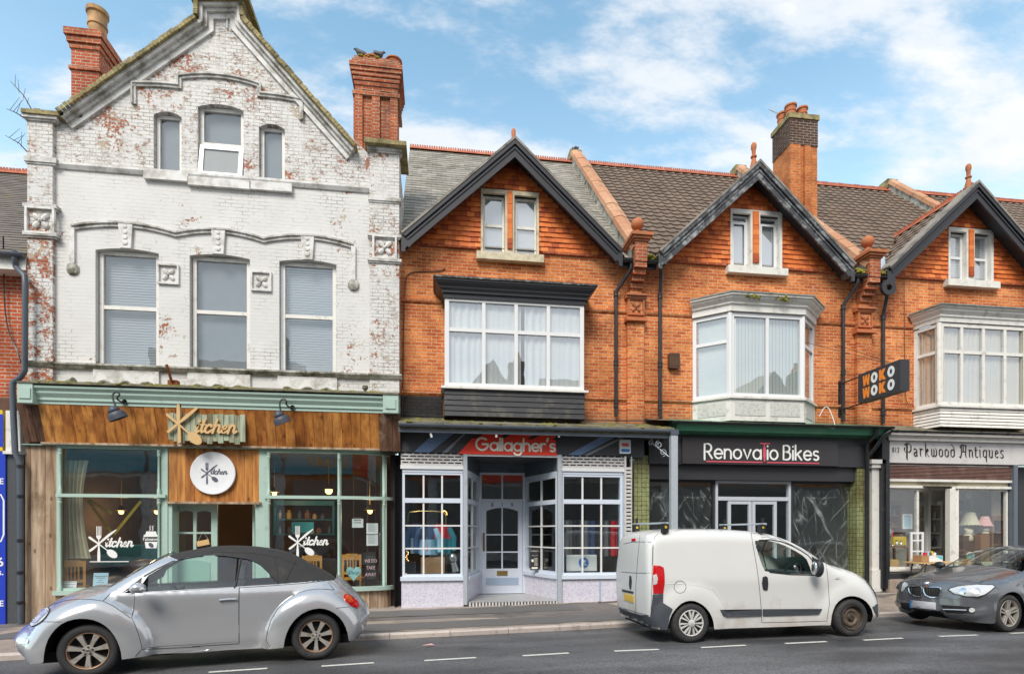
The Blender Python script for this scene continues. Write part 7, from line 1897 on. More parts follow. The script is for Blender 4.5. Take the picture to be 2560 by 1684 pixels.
# ---------------------------------------------------------------- white van
def KV(x, y): return (1530+x*.2983, 1300+y*.2983)
A = G(1731.4, 1607.9); B = G(2135.6, 1591.7)
def nf_van(s, z):
 n = .055
 for h in (0., vn.wb):
  r = math.hypot(s-h, z-.30)
  if r < .62: n -= .05*(1-max(0, (r-.36)/.26)**2)
 if z > .95: n += (z-.95)*.17
 if z < .45: n += .03*(.45-z)
 return n
vn = Car(A, B, 1.58, 'panel_van', 'grubby white panel van with roof bars parked before the bike shop', nf_van)
T = vn.T
top = [T(*KV(*p), n) + e for p, n, e in [
 ((372, 915), .0, (.10, .12)), ((348, 860), .0, (.10, .12)), ((338, 780), .0, (.09, .10)), ((330, 600), .0, (.08, .09)), ((332, 400), .0, (.08, .09)), ((336, 220), .02, (.09, .10)), ((350, 135), .05, (.12, .14)), ((395, 104), .08, (.14, .15)), ((500, 86), .1, (.16, .16)), ((700, 76), .1, (.16, .16)), ((1000, 78), .1, (.16, .16)), ((1150, 85), .1, (.16, .16)), ((1300, 99), .1, (.15, .14)), ((1400, 121), .1, (.12, .12)), ((1500, 160), .1, (.08, .08)), ((1600, 216), .1, (.06, .07)), ((1700, 281), .1, (.06, .07)), ((1795, 347), .1, (.08, .09)),
 ((1880, 384), .12, (.16, .16)), ((1960, 403), .14, (.2, .2)), ((2060, 430), .15, (.24, .24)), ((2140, 475), .15, (.28, .28)), ((2200, 530), .15, (.30, .3)), ((2260, 610), .12, (.32, .32)), ((2296, 700), .1, (.32, .32)), ((2300, 790), .08, (.3, .3)), ((2268, 858), .06, (.26, .26)), ((2210, 872), .03, (.2, .2))]]
vn.rings = (.38, .44, .50, .56, .62); vn.sil(top); S = vn.S; ss = [p[:2] for p in S]
i_r0 = idx(vn, T(*KV(1500, 160), .1)); i_r1 = idx(vn, T(*KV(1795, 347), .1))
archf = densify(smoothline([T(*KV(*p)) for p in ((2195, 872), (2192, 770), (2150, 692), (2090, 648), (2020, 630), (1950, 642), (1885, 690), (1848, 770), (1838, 876))], 1), .05)
archr = densify(smoothline([T(*KV(*p)) for p in ((862, 912), (850, 830), (810, 752), (750, 697), (675, 668), (600, 682), (540, 732), (492, 802), (470, 900))], 1), .05)
sill = [T(*KV(*p)) for p in ((1830, 879), (1500, 894), (1000, 910))]
outer = ss+archf+sill+archr+[T(*KV(*p)) for p in ((455, 916),)]
wnd = [T(*KV(*p)) for p in ((1247, 172), (1330, 165), (1420, 182), (1500, 212), (1580, 255), (1640, 295), (1672, 330), (1690, 390), (1702, 452), (1500, 448), (1310, 428), (1290, 380), (1265, 280))]
mb1 = MB(); vn.panel(mb1, densify(outer, .08, True), [densify(wnd, .08, True)], 0, .07)
vn.loft(mb1, 0, i_r0, .02); vn.loft(mb1, i_r1, len(S)-1, .06)
# close the tail under the roof: the silhouette itself is the tail
vn.index([mb1])
body = vn.part('body', mb1, 'van_white', None, 50, True)
mb = MB(); vn.loft(mb, i_r0, i_r1, .05); vn.part('windscreen', mb, 'glass_car')
vn.both('side_window', densify(wnd, .1, True), (), -.012, .15, 'glass_car')
seams(vn, [[KV(*p) for p in ((1165, 108), (1185, 230), (1215, 400), (1235, 560), (1250, 740), (1255, 855), (1500, 850), (1800, 842), (1822, 700), (1810, 500), (1795, 360))],
           [KV(*p) for p in ((1165, 108), (1300, 105), (1420, 130), (1560, 195), (1680, 275), (1780, 352))], [KV(*p) for p in ((395, 106), (355, 140), (345, 220), (342, 370))],
           [KV(*p) for p in ((1255, 745), (1255, 800))], ell(KV(570, 557), 15, 15.3, 0)+[ell(KV(570, 557), 15, 15.3, 0)[0]],
           [KV(*p) for p in ((235, 125), (228, 200), (215, 330), (200, 560), (200, 780))], [KV(*p) for p in ((100, 195), (180, 180), (325, 180))], [KV(*p) for p in ((325, 180), (340, 210), (335, 500), (325, 800), (90, 735))], [KV(*p) for p in ((80, 430), (200, 440), (335, 440))]], body)
seams(vn, [[KV(*p) for p in ((440, 535), (520, 528), (700, 540), (850, 580), (900, 650), (930, 720))]], body, .01, 'body_crease', 'van_white', .0)
seams(vn, [[KV(*p) for p in ((1245, 170), (1330, 162), (1420, 179), (1500, 209), (1580, 252), (1645, 294), (1676, 330), (1694, 390), (1706, 456), (1500, 452), (1308, 432), (1286, 380), (1262, 280), (1245, 170))]], body, .028, 'window_seal', 'car_black', -.004)
def vp(name, ring, mat, off=.01, st=6, par=None):
 mb = MB(); vn.patch(mb, [KV(*p) for p in ring], off, st); return vn.part(name, mb, mat, par)
vp('rubbing_strip', ((905, 748), (1245, 742), (1248, 797), (940, 800), (925, 790)), 'bumper_grey', .02); vp('rubbing_strip', ((1262, 742), (1758, 740), (1740, 775), (1720, 784), (1262, 797)), 'bumper_grey', .02)
h_ = vp('door_handle', ((1262, 475), (1285, 466), (1302, 478), (1307, 530), (1302, 580), (1284, 586), (1264, 575), (1256, 525)), 'car_black', .012, 4)
tl = vp('tail_light', ((345, 375), (400, 380), (430, 395), (437, 450), (438, 520), (425, 612), (345, 612), (338, 500)), 'red_lens', .016, 5); vp('reverse_lens', ((343, 460), (368, 448), (380, 490), (372, 530), (343, 540)), 'clear_lens', .022, 4, tl)
vp('rear_bumper', ((340, 620), (425, 618), (426, 690), (505, 740), (478, 800), (466, 890), (452, 914), (385, 914), (240, 880), (140, 820), (75, 770), (66, 725), (90, 742), (200, 780), (325, 806)), 'bumper_grey', .018, 7)
vp('front_bumper', ((2140, 508), (2176, 518), (2225, 575), (2262, 640), (2280, 720), (2278, 800), (2258, 850), (2200, 866), (2200, 770), (2180, 725), (2215, 700), (2252, 680), (2250, 640), (2205, 570)), 'bumper_grey', .016, 7)
vp('headlight', ((2075, 448), (2110, 452), (2150, 490), (2195, 520), (2160, 508), (2110, 480)), 'clear_lens', .014, 4)
vp('indicator', ((1868, 476), (1900, 474), (1908, 484), (1898, 492), (1868, 490)), 'clear_lens', .008, 4)
vp('number_plate', ((108, 608), (186, 632), (186, 688), (104, 664)), 'plate_yellow', .012, 5); vp('rear_handle', ((88, 576), (180, 596), (180, 612), (92, 594)), 'car_black', .014, 4)
vp('rear_emblem', ((150, 462), (162, 468), (167, 510), (162, 570), (152, 576), (146, 530)), 'car_black', .01, 4); vp('brake_light', ((168, 155), (200, 152), (200, 172), (168, 175)), 'red_lens', .012, 4)
q = vn.T(*KV(1745, 400), -.14); mb = MB(); mb.M = Matrix.Translation(vn.w(q[0]-.02, -.12, q[1])) @ Matrix.Rotation(math.atan2(vn.D.y, vn.D.x), 4, 'Z'); mb.ball((0, 0, 0), .12, 12, (.62, .85, 1.22)); mir = vn.part('mirror', mb, 'car_black')
mb = MB(); mb.M = Matrix.Translation(vn.w(q[0]-.085, -.12, q[1])) @ Matrix.Rotation(math.atan2(vn.D.y, vn.D.x), 4, 'Z'); mb.ball((.0, 0, 0), .085, 10, (.3, .8, 1.25)); vn.part('mirror_glass', mb, 'silver', mir)
vp('mirror_triangle', ((1672, 300), (1760, 350), (1750, 455), (1708, 455), (1695, 390)), 'car_black', .006, 5)
zr = vn.T(*KV(700, 76), .1)[1]
for k, (px, lab) in enumerate(((450, 'rear'), (1265, 'front'))):
 s = vn.T(*KV(px, 70), .2)[0]; mb = MB(); z = zr+.10 if k == 0 else zr+.09
 mb.tube([vn.w(s, .12, z), vn.w(s, vn.W-.12, z)], .017, 6); rb = vn.part('roof_bar', mb, 'galv')
 for n in (.24, vn.W-.24):
  mb = MB(); boxw(vn, mb, s-.045, s+.045, n-.05, n+.04, zr-.05, z-.012); boxw(vn, mb, s-.015, s+.015, n-.05, n-.02, z+.018, z+.10); vn.part('bar_foot', mb, 'car_black', rb, False)
  mb = MB(); boxw(vn, mb, s-.02, s+.02, n-.054, n-.0505, zr+.02, z-.04); vn.part('bar_badge', mb, 'yellow', rb, False)
under(vn, -.55, vn.wb+.5, .2); wells(vn, .41)
for n0 in (.26, .86):
 mb = MB(); boxw(vn, mb, 1.35, 1.85, n0, n0+.45, .5, .75); boxw(vn, mb, 1.22, 1.36, n0, n0+.45, .7, 1.2, -.10); vn.part('seat', mb, 'seat', None, False)
mb = MB(); boxw(vn, mb, 1.05, 1.08, .28, vn.W-.28, .3, 1.5); vn.part('bulkhead', mb, 'wheel_well', None, False)
mb = MB(); boxw(vn, mb, 2.15, 2.7, .16, vn.W-.16, .7, 1.02, .0); vn.part('dashboard', mb, 'seat', None, False)
mb = MB(); mb.M = Matrix.Translation(vn.w(2.05, .46, 1.02)) @ Matrix.Rotation(math.atan2(vn.D.y, vn.D.x), 4, 'Z') @ Matrix.Rotation(R(-58), 4, 'Y'); mb.tube([(.19*cos(2*pi*i/20), .19*sin(2*pi*i/20), 0) for i in range(21)], .015, 6); vn.part('steering_wheel', mb, 'car_black')
vn.wheel(0, .31, .03, 'cap', False, .19, .66); vn.wheel(0, .31, .03, 'cap', True, .19, .66); vn.wheel(vn.wb, .31, .03, 'steel', False, .19, .66); vn.wheel(vn.wb, .31, .03, 'steel', True, .19, .66)
# ---------------------------------------------------------------- dark hatchback on the right
def KW(x, y): return (2220+x*.166, 1340+y*.166)
HB = 2.69
fx, fy = G(2530.5, 1576.6+4)
yaw = R(17.5)-TH
A = (fx, fy); B = (fx+HB*cos(yaw), fy+HB*sin(yaw))
def nf_bm(s, z):
 n = .05
 for h in (0., HB):
  r = math.hypot(s-h, z-.31)
  if r < .56: n -= .05*(1-max(0, (r-.37)/.19)**2)
 if z > .86: n += (z-.86)*.50
 if z < .4: n += .10*(.4-z)
 n += .02*math.exp(-((z-.52)/.10)**2)
 return n
bm_ = Car(A, B, 1.72, 'hatchback_car', 'dark grey hatchback with a blanked number plate, cut off by the picture edge', nf_bm)
top = [(-.62, .17, .30, .3), (-.76, .22, .5, .40), (-.80, .34, .55, .45), (-.80, .48, .55, .46), (-.79, .60, .55, .46), (-.77, .70, .52, .44), (-.70, .775, .40, .38), (-.55, .83, .30, .30), (-.2, .90, .22, .22), (.2, .955, .18, .18), (.48, .99, .12, .12), (.58, 1.0, .06, .08), (.95, 1.20, .04, .06), (1.30, 1.355, .06, .07), (1.5, 1.40, .14, .14), (2.0, 1.43, .18, .16), (2.5, 1.40, .18, .16), (2.95, 1.30, .18, .16), (3.25, 1.10, .2, .2), (3.35, .95, .25, .24), (3.42, .7, .3, .26), (3.40, .4, .3, .26), (3.3, .25, .26, .24)]
bm_.sil(top); S = bm_.S; ss = [p[:2] for p in S]
i0 = idx(bm_, (.58, 1.0)); i1 = idx(bm_, (1.30, 1.355)); i2 = idx(bm_, (2.95, 1.30)); i3 = idx(bm_, (3.25, 1.10))
def archc(h, r=.385): return [(h+r*cos(a), .31+r*sin(a)) for a in [R(-18)+(pi+R(36))*i/14 for i in range(15)]]
outer = ss+[(HB+.36, .2)]+[p for p in archc(HB)]+[(HB-.45, .18), (.45, .18)]+archc(0)+[(-.4, .17)]
wn = [(.72, .97), (1.02, 1.17), (1.34, 1.32), (1.9, 1.355), (2.45, 1.31), (2.8, 1.16), (2.6, 1.05), (1.6, 1.0)]
mb1 = MB(); bm_.panel(mb1, densify(outer, .08, True), [densify(wn, .1, True)], 0, .06)
bm_.loft(mb1, 0, i0, .085, 22); bm_.loft(mb1, i1, len(S)-1, .03)
bm_.index([mb1]); body = bm_.part('body', mb1, 'grey_paint', None, 55, True)
mb = MB(); bm_.loft(mb, i0, i1, .07); bm_.part('windscreen', mb, 'glass_car')
bm_.both('side_window', densify(wn, .1, True), (), -.01, .15, 'glass_car')
def bp(name, ring, mat, off=.01, st=5, par=None):
 mb = MB(); bm_.patch(mb, [KW(*p) for p in ring], off, st); return bm_.part(name, mb, mat, par)
def bseam(name, rings, w, mat, off, par):
 mb = MB()
 for r in rings: bm_.seam(mb, [KW(*p) for p in r], w, off)
 return bm_.part(name, mb, mat, par)
for ring in (((318, 775), (345, 752), (480, 750), (512, 770), (520, 830), (515, 905), (430, 900), (355, 865), (328, 825)), ((540, 785), (560, 766), (770, 770), (800, 790), (790, 860), (760, 915), (640, 915), (570, 880), (548, 835))):
 g_ = bp('kidney_grille', ring, 'wheel_well', .006, 4); bseam('grille_surround', [ring+(ring[0],)], .020, 'chrome', .012, g_)
 x0_, x1_ = min(p[0] for p in ring), max(p[0] for p in ring)
 bseam('grille_bars', [((x0_+(x1_-x0_)*t+8, 770), (x0_+(x1_-x0_)*t, 890)) for t in (.2, .34, .48, .62, .76, .9)], .012, 'car_black', .016, g_)
hr_ = ((908, 808), (940, 778), (1100, 745), (1350, 728), (1560, 730), (1612, 760), (1560, 810), (1450, 880), (1360, 905), (1160, 900), (1000, 860))
hl = bp('headlight', hr_, 'clear_lens', .010, 4); bseam('lamp_rim', [hr_+(hr_[0],)], .016, 'car_black', .010, hl)
for c in ((1130, 825), (1340, 825)):
 mb = MB(); bm_.patch(mb, ell(KW(*c), 9, 8, 0), .014, 3); bm_.part('reflector', mb, 'chrome', hl)
hr2 = ((205, 800), (225, 720), (255, 685), (290, 700), (290, 745), (250, 800), (215, 830))
bp('headlight', hr2, 'clear_lens', .010, 4)
pl_ = bp('number_plate', ((340, 960), (540, 975), (722, 995), (722, 1098), (540, 1080), (342, 1062)), 'plate_white', .022, 5); bp('plate_band', ((340, 960), (385, 963), (380, 1066), (342, 1062)), 'bluelogo', .026, 4, pl_)
bp('lower_grille', ((190, 985), (320, 1000), (330, 1090), (720, 1110), (800, 1130), (840, 1165), (500, 1140), (300, 1110), (210, 1075)), 'wheel_well', .008, 5)
ai = bp('air_intake', ((800, 1030), (1080, 1045), (1290, 1065), (1305, 1090), (1300, 1160), (1080, 1160), (870, 1150), (830, 1110)), 'wheel_well', .008, 5)
bseam('intake_trim', [((835, 1095), (1180, 1108))], .022, 'galv', .018, ai); bseam('intake_edge', [((780, 1022), (840, 1115), (880, 1160), (1300, 1180))], .014, 'grey_paint', .014, ai)
mb = MB(); bm_.patch(mb, ell(KW(1262, 1108), 7.5, 6, 0), .016, 3); bm_.part('fog_light', mb, 'clear_lens', ai)
mb = MB(); bm_.patch(mb, ell(KW(570, 715), 7.2, 3.6, -8), .008, 2); em = bm_.part('emblem', mb, 'chrome'); mb = MB(); bm_.patch(mb, ell(KW(563, 714), 3, 2, -8), .011, 2); bm_.part('emblem_blue', mb, 'bluelogo', em)
bseam('panel_seams', [((1080, 752), (1330, 725)), ((1320, 728), (1500, 640), (1750, 580), (2040, 525)), ((1615, 765), (1690, 800)), ((290, 745), (330, 752))], .006, 'seam', .0015, body)
bseam('bonnet_crease', [((420, 590), (600, 560), (760, 520)), ((1000, 660), (1200, 600), (1700, 520))], .012, 'grey_paint', .001, body)
under(bm_, -.55, HB+.4, .17); wells(bm_, .40)
for n0 in (.30, .95):
 mb = MB(); boxw(bm_, mb, 1.25, 1.75, n0, n0+.48, .4, .62); boxw(bm_, mb, 1.72, 1.84, n0, n0+.48, .6, 1.10, .16); boxw(bm_, mb, 1.92, 2.0, n0+.12, n0+.36, 1.12, 1.28, .02); bm_.part('seat', mb, 'seat', None, False)
mb = MB(); boxw(bm_, mb, .55, 1.05, .2, bm_.W-.2, .6, .96, .0); bm_.part('dashboard', mb, 'seat', None, False)
mb = MB(); mb.M = Matrix.Translation(bm_.w(1.12, 1.2, .92)) @ Matrix.Rotation(math.atan2(bm_.D.y, bm_.D.x), 4, 'Z') @ Matrix.Rotation(R(62), 4, 'Y'); mb.tube([(.18*cos(2*pi*i/20), .18*sin(2*pi*i/20), 0) for i in range(21)], .014, 6); bm_.part('steering_wheel', mb, 'car_black')
for n, nm in ((-.12, 0), (bm_.W+.12, 1)):
 mb = MB(); mb.M = Matrix.Translation(bm_.w(.92, n, 1.03)) @ Matrix.Rotation(math.atan2(bm_.D.y, bm_.D.x), 4, 'Z'); mb.ball((0, 0, 0), .1, 10, (.7, 1.1, .75)); bm_.part('mirror', mb, 'car_black')
for s in (0, HB): bm_.wheel(s, .325, .035, 'five', False, .2, .70); bm_.wheel(s, .325, .035, 'five', True, .2, .70)
# ================================================================ the neighbour on the left
nb = thing('brick_shop_building', 'red brick shop with blue shop panels, cut off by the left edge of the picture', 'building', (-11, 0, 0))
xn = xl-.02
ze_n = Zh(30, 632, -.3); zr_n = Zh(34, 432, 4.2)
mb = MB(); mb.box(-17, xn, 0, .3, Zh(30, 1000, 0), ze_n+.1); part('wall', mb, M['brick_red'], nb)
an = math.atan2(zr_n-ze_n, 4.5)
mb = MB(); tile_field(mb, (0, -.3, ze_n), (1, 0, 0), (0, cos(an), sin(an)), (0, -sin(an), cos(an)), int(math.hypot(4.5, zr_n-ze_n)/.15), lambda s: (-17, xn), .26, .15, 'slate'); rn = part('roof', mb, M['tile_grey'], nb)
mb = MB(); mb.add([(-17, -.28, ze_n-.05), (xn, -.28, ze_n-.05), (xn, 4.2, zr_n-.05), (-17, 4.2, zr_n-.05), (xn, 9, ze_n), (-17, 9, ze_n)], [(0, 1, 2, 3), (3, 2, 4, 5)]); part('roof_deck', mb, M['dark_interior'], rn)
mb = MB(); ridge_line(mb, (-17, 4.2, zr_n), (xn, 4.2, zr_n)); part('ridge_tiles', mb, M['ridge'], rn)
gm = MB(); n = 8; zg_ = ze_n-.06
xbar(gm, -17, xn+.02, [(-.42+.075*cos(pi+pi*i/n), zg_+.075*sin(pi+pi*i/n)) for i in range(n+1)]+[(-.355, zg_+.004), (-.485, zg_+.004)]); part('gutter', gm, M['grey_pipe'], nb)
mb = MB(); mb.box(-17, xn, -.34, -.30, zg_-.28, zg_+.02); mb.box(-17, xn, -.30, 0, zg_-.28, zg_-.25); part('eaves_board', mb, M['white_aged'], nb)
p = lambda px, py, Y=-.12: (P(px, py, Y)[0], Y, P(px, py, Y)[1])
mb = MB(); mb.tube([p(37, 628, -.4), p(37, 650, -.4), p(40, 668, -.35), p(62, 690, -.5), p(63, 720, -.5), p(62, 925, -.5), p(52, 942, -.5), p(33, 955, -.5), p(31, 975, -.5), p(38, 1130, -.55), p(50, 1155, -.55), p(52, 1570, -.55)], .052, 10); dn = part('downpipe', mb, M['grey_pipe'], nb, True)
for py in (1165, 1240, 1350, 1430, 1505):
 mb = MB(); mb.lathe([(.053, -.03), (.064, -.028), (.064, .028), (.053, .03)], p(51, py, -.55), 'z', 12); part('pipe_collar', mb, M['gutter_black'], dn, True)
zf0, zf1_ = Zh(20, 1128, -.35), Zh(20, 1000, -.35)
mb = MB(); mb.box(-17, X(62, -.3), -.34, .0, zf1_-.2, zf1_+.05); part('cornice', mb, M['rust_board'] if 'rust_board' in M else M['brick_chim'], nb)
mb = MB(); mb.box(X(14, -.4), X(60, -.3), -.40, -.05, zf0, zf1_-.21); mb.box(X(12, -.4), X(62, -.3), -.46, -.05, zf0-.06, zf0-.001); part('console_bracket', mb, M['white_aged'], nb)
mb = MB(); mb.box(X(14, -.35), X(62, -.35), -.38, .1, -.6, zf0-.062); part('granite_pilaster', mb, M['granite'], nb)
mb = MB(); mb.box(-17, X(13, -.35), -.42, .1, zf0+.0, zf1_-.21); part('yellow_fascia', mb, M['yellow'], nb)
mb = MB(); mb.box(-17, X(8, -.42), -.425, -.4205, zf0+.08, zf1_-.29); part('blue_fascia', mb, M['royal_blue'], nb)
mb = MB(); mb.box(-17, X(15.5, -.39), -.41, .1, -.6, zf0-.001); bp_ = part('blue_panel', mb, M['royal_blue'], nb)
mb = MB()
for py, s_, t in ((1200, .16, 'E'), (1405, .24, '6'), (1427, .17, 's.'), (1505, .16, 'E')): text_mb(mb, t, X(9, -.415), Zh(9, py+9, -.415), s_, -.414, bold=.02, align='RIGHT' if t != '6' else 'RIGHT')
ribbon(mb, [(X(-20, -.415), Zh(9, 1236, -.415)), (X(2, -.415), Zh(9, 1236, -.415)), (X(9, -.415), Zh(9, 1250, -.415)), (X(9, -.415), Zh(9, 1335, -.415)), (X(2, -.415), Zh(9, 1352, -.415)), (X(-20, -.415), Zh(9, 1352, -.415))], .03, -.414, .002)
part('white_lettering', mb, M['white_letter'], bp_)
# its chimney
x0 = X(178, 2.); x1 = X(248, 2.); zt_ = Zh(210, 80, 2.)
bd = [(zt_-.42, zt_-.30, .03), (zt_-.30, zt_-.16, .07), (zt_-.16, zt_, .11), (Zh(210, 172, 2.)-.05, Zh(210, 172, 2.)+.03, .04)]
chn = chimney(nb, x0, x1, 2., 3.7, zr_n-2.2, zt_, 'brick_red', [((x0+x1)/2+.05, 2.4, .21, .88)], 'brick_chim', bd, potmat='buff_pot')
# bare twigs sprouting from the pier top
for i, (a, b, c) in enumerate((((86, 286), (60, 240), (26, 203)), ((64, 298), (40, 282), (16, 272)), ((70, 382), (48, 358), (12, 338)))):
 mb = MB(); a3, b3, c3 = p(*a, .1), p(*b, .0), p(*c, -.1)
 mb.tube([a3, b3, c3], [.012, .009, .004], 5)
 for k in range(4):
  t = .3+.17*k; q = Vector(a3).lerp(Vector(c3), t)+Vector((0, 0, .02)); mb.tube([q, q+Vector((random.uniform(-.05, .22), 0, random.uniform(.12, .35)))], [.006, .003], 4)
 single('bare_twig', mb, M['wood_dark'], ('bare twig sprouting highest beside the flaking corner pier', 'short low bare twig sprouting just under the pier top', 'bare twig sprouting from the side of the corner pier, lowest')[i], 'twig', 'buddleia twigs on the white building')
# ================================================================ across the street, seen only in the window panes
for i, (xa, xb, rz_, g_, m) in enumerate(((-24, -15, 11.2, 0, 'white_trim'), (-15, -8.2, 12.2, 0, 'stone_white'), (-8.2, -.5, 11.6, 1, 'brick'), (-.5, 6.5, 11.0, 1, 'white_trim'), (6.5, 14, 11.6, 0, 'stone_white'), (14, 26, 11.0, 1, 'brick'))):
 o = thing('terrace_house', 'shop house across the street, seen mirrored in the window panes', 'house', ((xa+xb)/2, -20, 0), 'houses mirrored in the windows')
 mb = MB(); mb.box(xa, xb, -28, -20, -.5, 8.2); part('wall', mb, M[m], o)
 mb = MB()
 mb.prism([(-28.3, 8.1), (-19.7, 8.1), (-24, rz_)], xa, xb, 'x')
 if g_: c = (xa+xb)/2; mb.prism([(c-2.8, 8.0), (c+2.8, 8.0), (c, 11.4)], -24, -19.6, 'y')
 part('roof', mb, M['pantile'], o)
 mb = MB(); mb.box(xb-1.9, xb-1.0, -24.5, -23.5, 9, rz_+1.5); c_ = part('chimney', mb, M['brick_dark'], o)
 mb = MB(); mb.lathe([(.2, 0), (.18, .7), (.22, .8)], (xb-1.45, -24, rz_+1.5), 'z', 10); part('chimney_pot', mb, M['terracotta'], c_)
 mb = MB(); mb.box(xa+.1, xb-.1, -20.0, -19.75, 4.85, 6.15); f = part('shop_fascia', mb, M[('teal_bright', 'teal_bright', 'teal_bright', 'red_sign', 'antique_board', 'green_paint')[i]], o)
 if i in (2, 3):
  mb = MB(); Mx = Matrix.Translation(((xa+xb)/2-(0 if i == 2 else 1.8), -19.74, 0)) @ Matrix.Rotation(pi, 4, 'Z')
  if i == 2: text_mb(mb, 'SOUTH BAY', 0, 5.2, .85, 0, Mx=Mx, bold=.01)
  else: text_mb(mb, 'MINI MARKET', 0, 5.55, .6, 0, Mx=Mx, bold=.02)
  part('lettering', mb, M['brass' if i == 2 else 'black_letter'], f)
  if i == 3:
   mb = MB(); text_mb(mb, 'OPEN 7 DAYS A WEEK', 0, 5.27, .24, 0, Mx=Mx); part('small_lettering', mb, M['white_letter'], f)
   mb = MB(); text_mb(mb, 'NATIONAL MINI MARKET', 0, 4.93, .32, 0, Mx=Mx); part('yellow_lettering', mb, M['yellow'], f)
 mb = MB(); mb.box(xa+.5, xb-.5, -20.02, -19.97, .5, 4.6); part('shop_window', mb, M['dark_interior'], o)
 for t in (.28, .72):
  mb = MB(); x = xa+(xb-xa)*t; mb.box(x-.6, x+.6, -20.03, -19.96, 6.4, 7.9); part('window', mb, M['shade_grey'], o)
# ================================================================ cafe signs, lamps and lettering
YK = -.66
ks = thing('cafe_sign', 'sage plank board with wooden cutlery and raised wooden lettering on the fascia', 'sign', (X(516, YK), YK, Zh(516, 1108, YK)))
mb = MB(); n = 14; xa, xb = X(420, YK), X(614, YK)
for i in range(n):
 za = Zh(516, 1104+((i*7) % 5)*2.2-4, YK); zb_ = Zh(516, 1020+((i*5) % 4)*3-3-(7 if i == 1 else 0), YK); a = xa+(xb-xa)*i/n
 mb.box(a+.004, a+(xb-xa)/n-.004, YK-.012+random.uniform(-.004, .004), YK+.02, za, zb_)
part('board', mb, M['signboard'], ks)
mb = MB(); cx, cz = P(451, 1060, YK); s = .40
ribbon(mb, [(cx+.0, cz-.40), (cx+.005, cz-.2), (cx, cz+.0), (cx-.005, cz+.2), (cx-.01, cz+.42)], [.09, .075, .055, .10, .08], YK-.05, .03)
part('cutlery_backing', mb, M['timber_grey'], ks)
mb = MB()
ribbon(mb, [(cx+.012, cz-.36), (cx+.01, cz-.15), (cx, cz+.02)], [.055, .05, .04], YK-.075, .025); ribbon(mb, [(cx-.006, cz+.02), (cx-.008, cz+.15), (cx-.01, cz+.36)], [.04, .07, .055], YK-.0755, .025)
ribbon(mb, [(cx-.19, cz-.16), (cx, cz+.01), (cx+.12, cz+.12), (cx+.33, cz+.31)], [.055, .04, .065, .045], YK-.078, .028)
ribbon(mb, [(cx-.21, cz+.17), (cx-.1, cz+.07), (cx+.05, cz-.06), (cx+.2, cz-.2)], [.055, .045, .03, .028], YK-.081, .028)
mb.prism([(cx+.30+.155*cos(2*pi*i/20)*.72+.10*sin(2*pi*i/20)*.68, cz-.285-.155*cos(2*pi*i/20)*.68+.10*sin(2*pi*i/20)*.72) for i in range(20)], YK-.084, YK-.05)
part('wooden_cutlery', mb, M['pine_pale'], ks, False)
x0 = X(490, YK); wd = X(599, YK)-x0
mb = MB(); script_word(mb, x0-.02, Zh(545, 1083, YK), wd/5.0, YK-.06, .05, .27); part('lettering', mb, M['pine_pale'], ks)
pl = thing('plate_sign', 'round white plate sign with a grey cutlery emblem over the cafe door', 'sign', P(534.6, 1182.6, YS)[:1]+(YS-.05,)+(Zh(534.6, 1182.6, YS)-.43,))
cx, cz = P(534.6, 1182.6, YS); r = .435
mb = MB(); mb.lathe([(r, -.02), (r, -.055), (r*.98, -.062), (r*.70, -.045), (r*.66, -.043), (.001, -.043)], (cx, YS, cz), 'y', 48); part('plate', mb, M['plate'], pl, 30)
mb = MB(); utensils(mb, cx-.115, cz+.0, .215, YS-.048, .003); script_word(mb, cx-.055, cz-.02, .067, YS-.0475, .003, .26)
mb.ball((cx+.29, YS-.046, cz+.01), .006, 6); mb.ball((cx-.25, YS-.046, cz+.01), .006, 6)
part('cutlery_emblem', mb, M['plum_grey'], pl)
# gooseneck lamps
for i, (sx_, sy_, nx_, ny_, bx_, by_) in enumerate(((290, 1034, 290, 984, 311, 1004), (702, 1046, 708, 1001, 731, 1018))):
 l = thing('gooseneck_lamp', ('dark gooseneck lamp with a ribbed bell shade left of the sage plank sign board', 'dark gooseneck lamp with a ribbed bell shade right of the sage plank sign board')[i], 'lamp', p(bx_, by_, -.74), 'gooseneck lamps on the cafe fascia')
 b3, s3 = Vector(p(bx_, by_, -.74)), Vector(p(sx_, sy_, -1.0)); n3 = Vector(p(nx_, ny_, -.98))
 mb = MB(); pts = [b3, b3+Vector((-.05, -.03, -.01)), b3+Vector((-.11, -.08, .05))]+[n3+Vector((.07*cos(a), .02*sin(a), .09*sin(a)-.05)) for a in (R(20), R(60), R(100), R(140), R(180))]+[s3+Vector((0, 0, .12))]
 mb.tube(smoothline(pts, 1), .016, 8); mb.lathe([(.05, 0), (.05, .02)], (b3.x, b3.y, b3.z), 'y', 12); part('arm', mb, M['black_metal'], l, True)
 mb = MB(); mb.M = Matrix.Translation(s3) @ Matrix.Rotation(R(-24), 4, 'Y') @ Matrix.Rotation(R(14), 4, 'X')
 mb.lathe([(.02, .16), (.045, .15), (.085, .115), (.10, .08), (.10, .06), (.085, .05), (.13, .03), (.155, -.01), (.16, -.06), (.17, -.10), (.158, -.10), (.14, -.02), (.05, .04)], (0, 0, 0), 'z', 22); part('shade', mb, M['lamp_grey'] if 'lamp_grey' in M else M['grey_pipe'], l, 35)
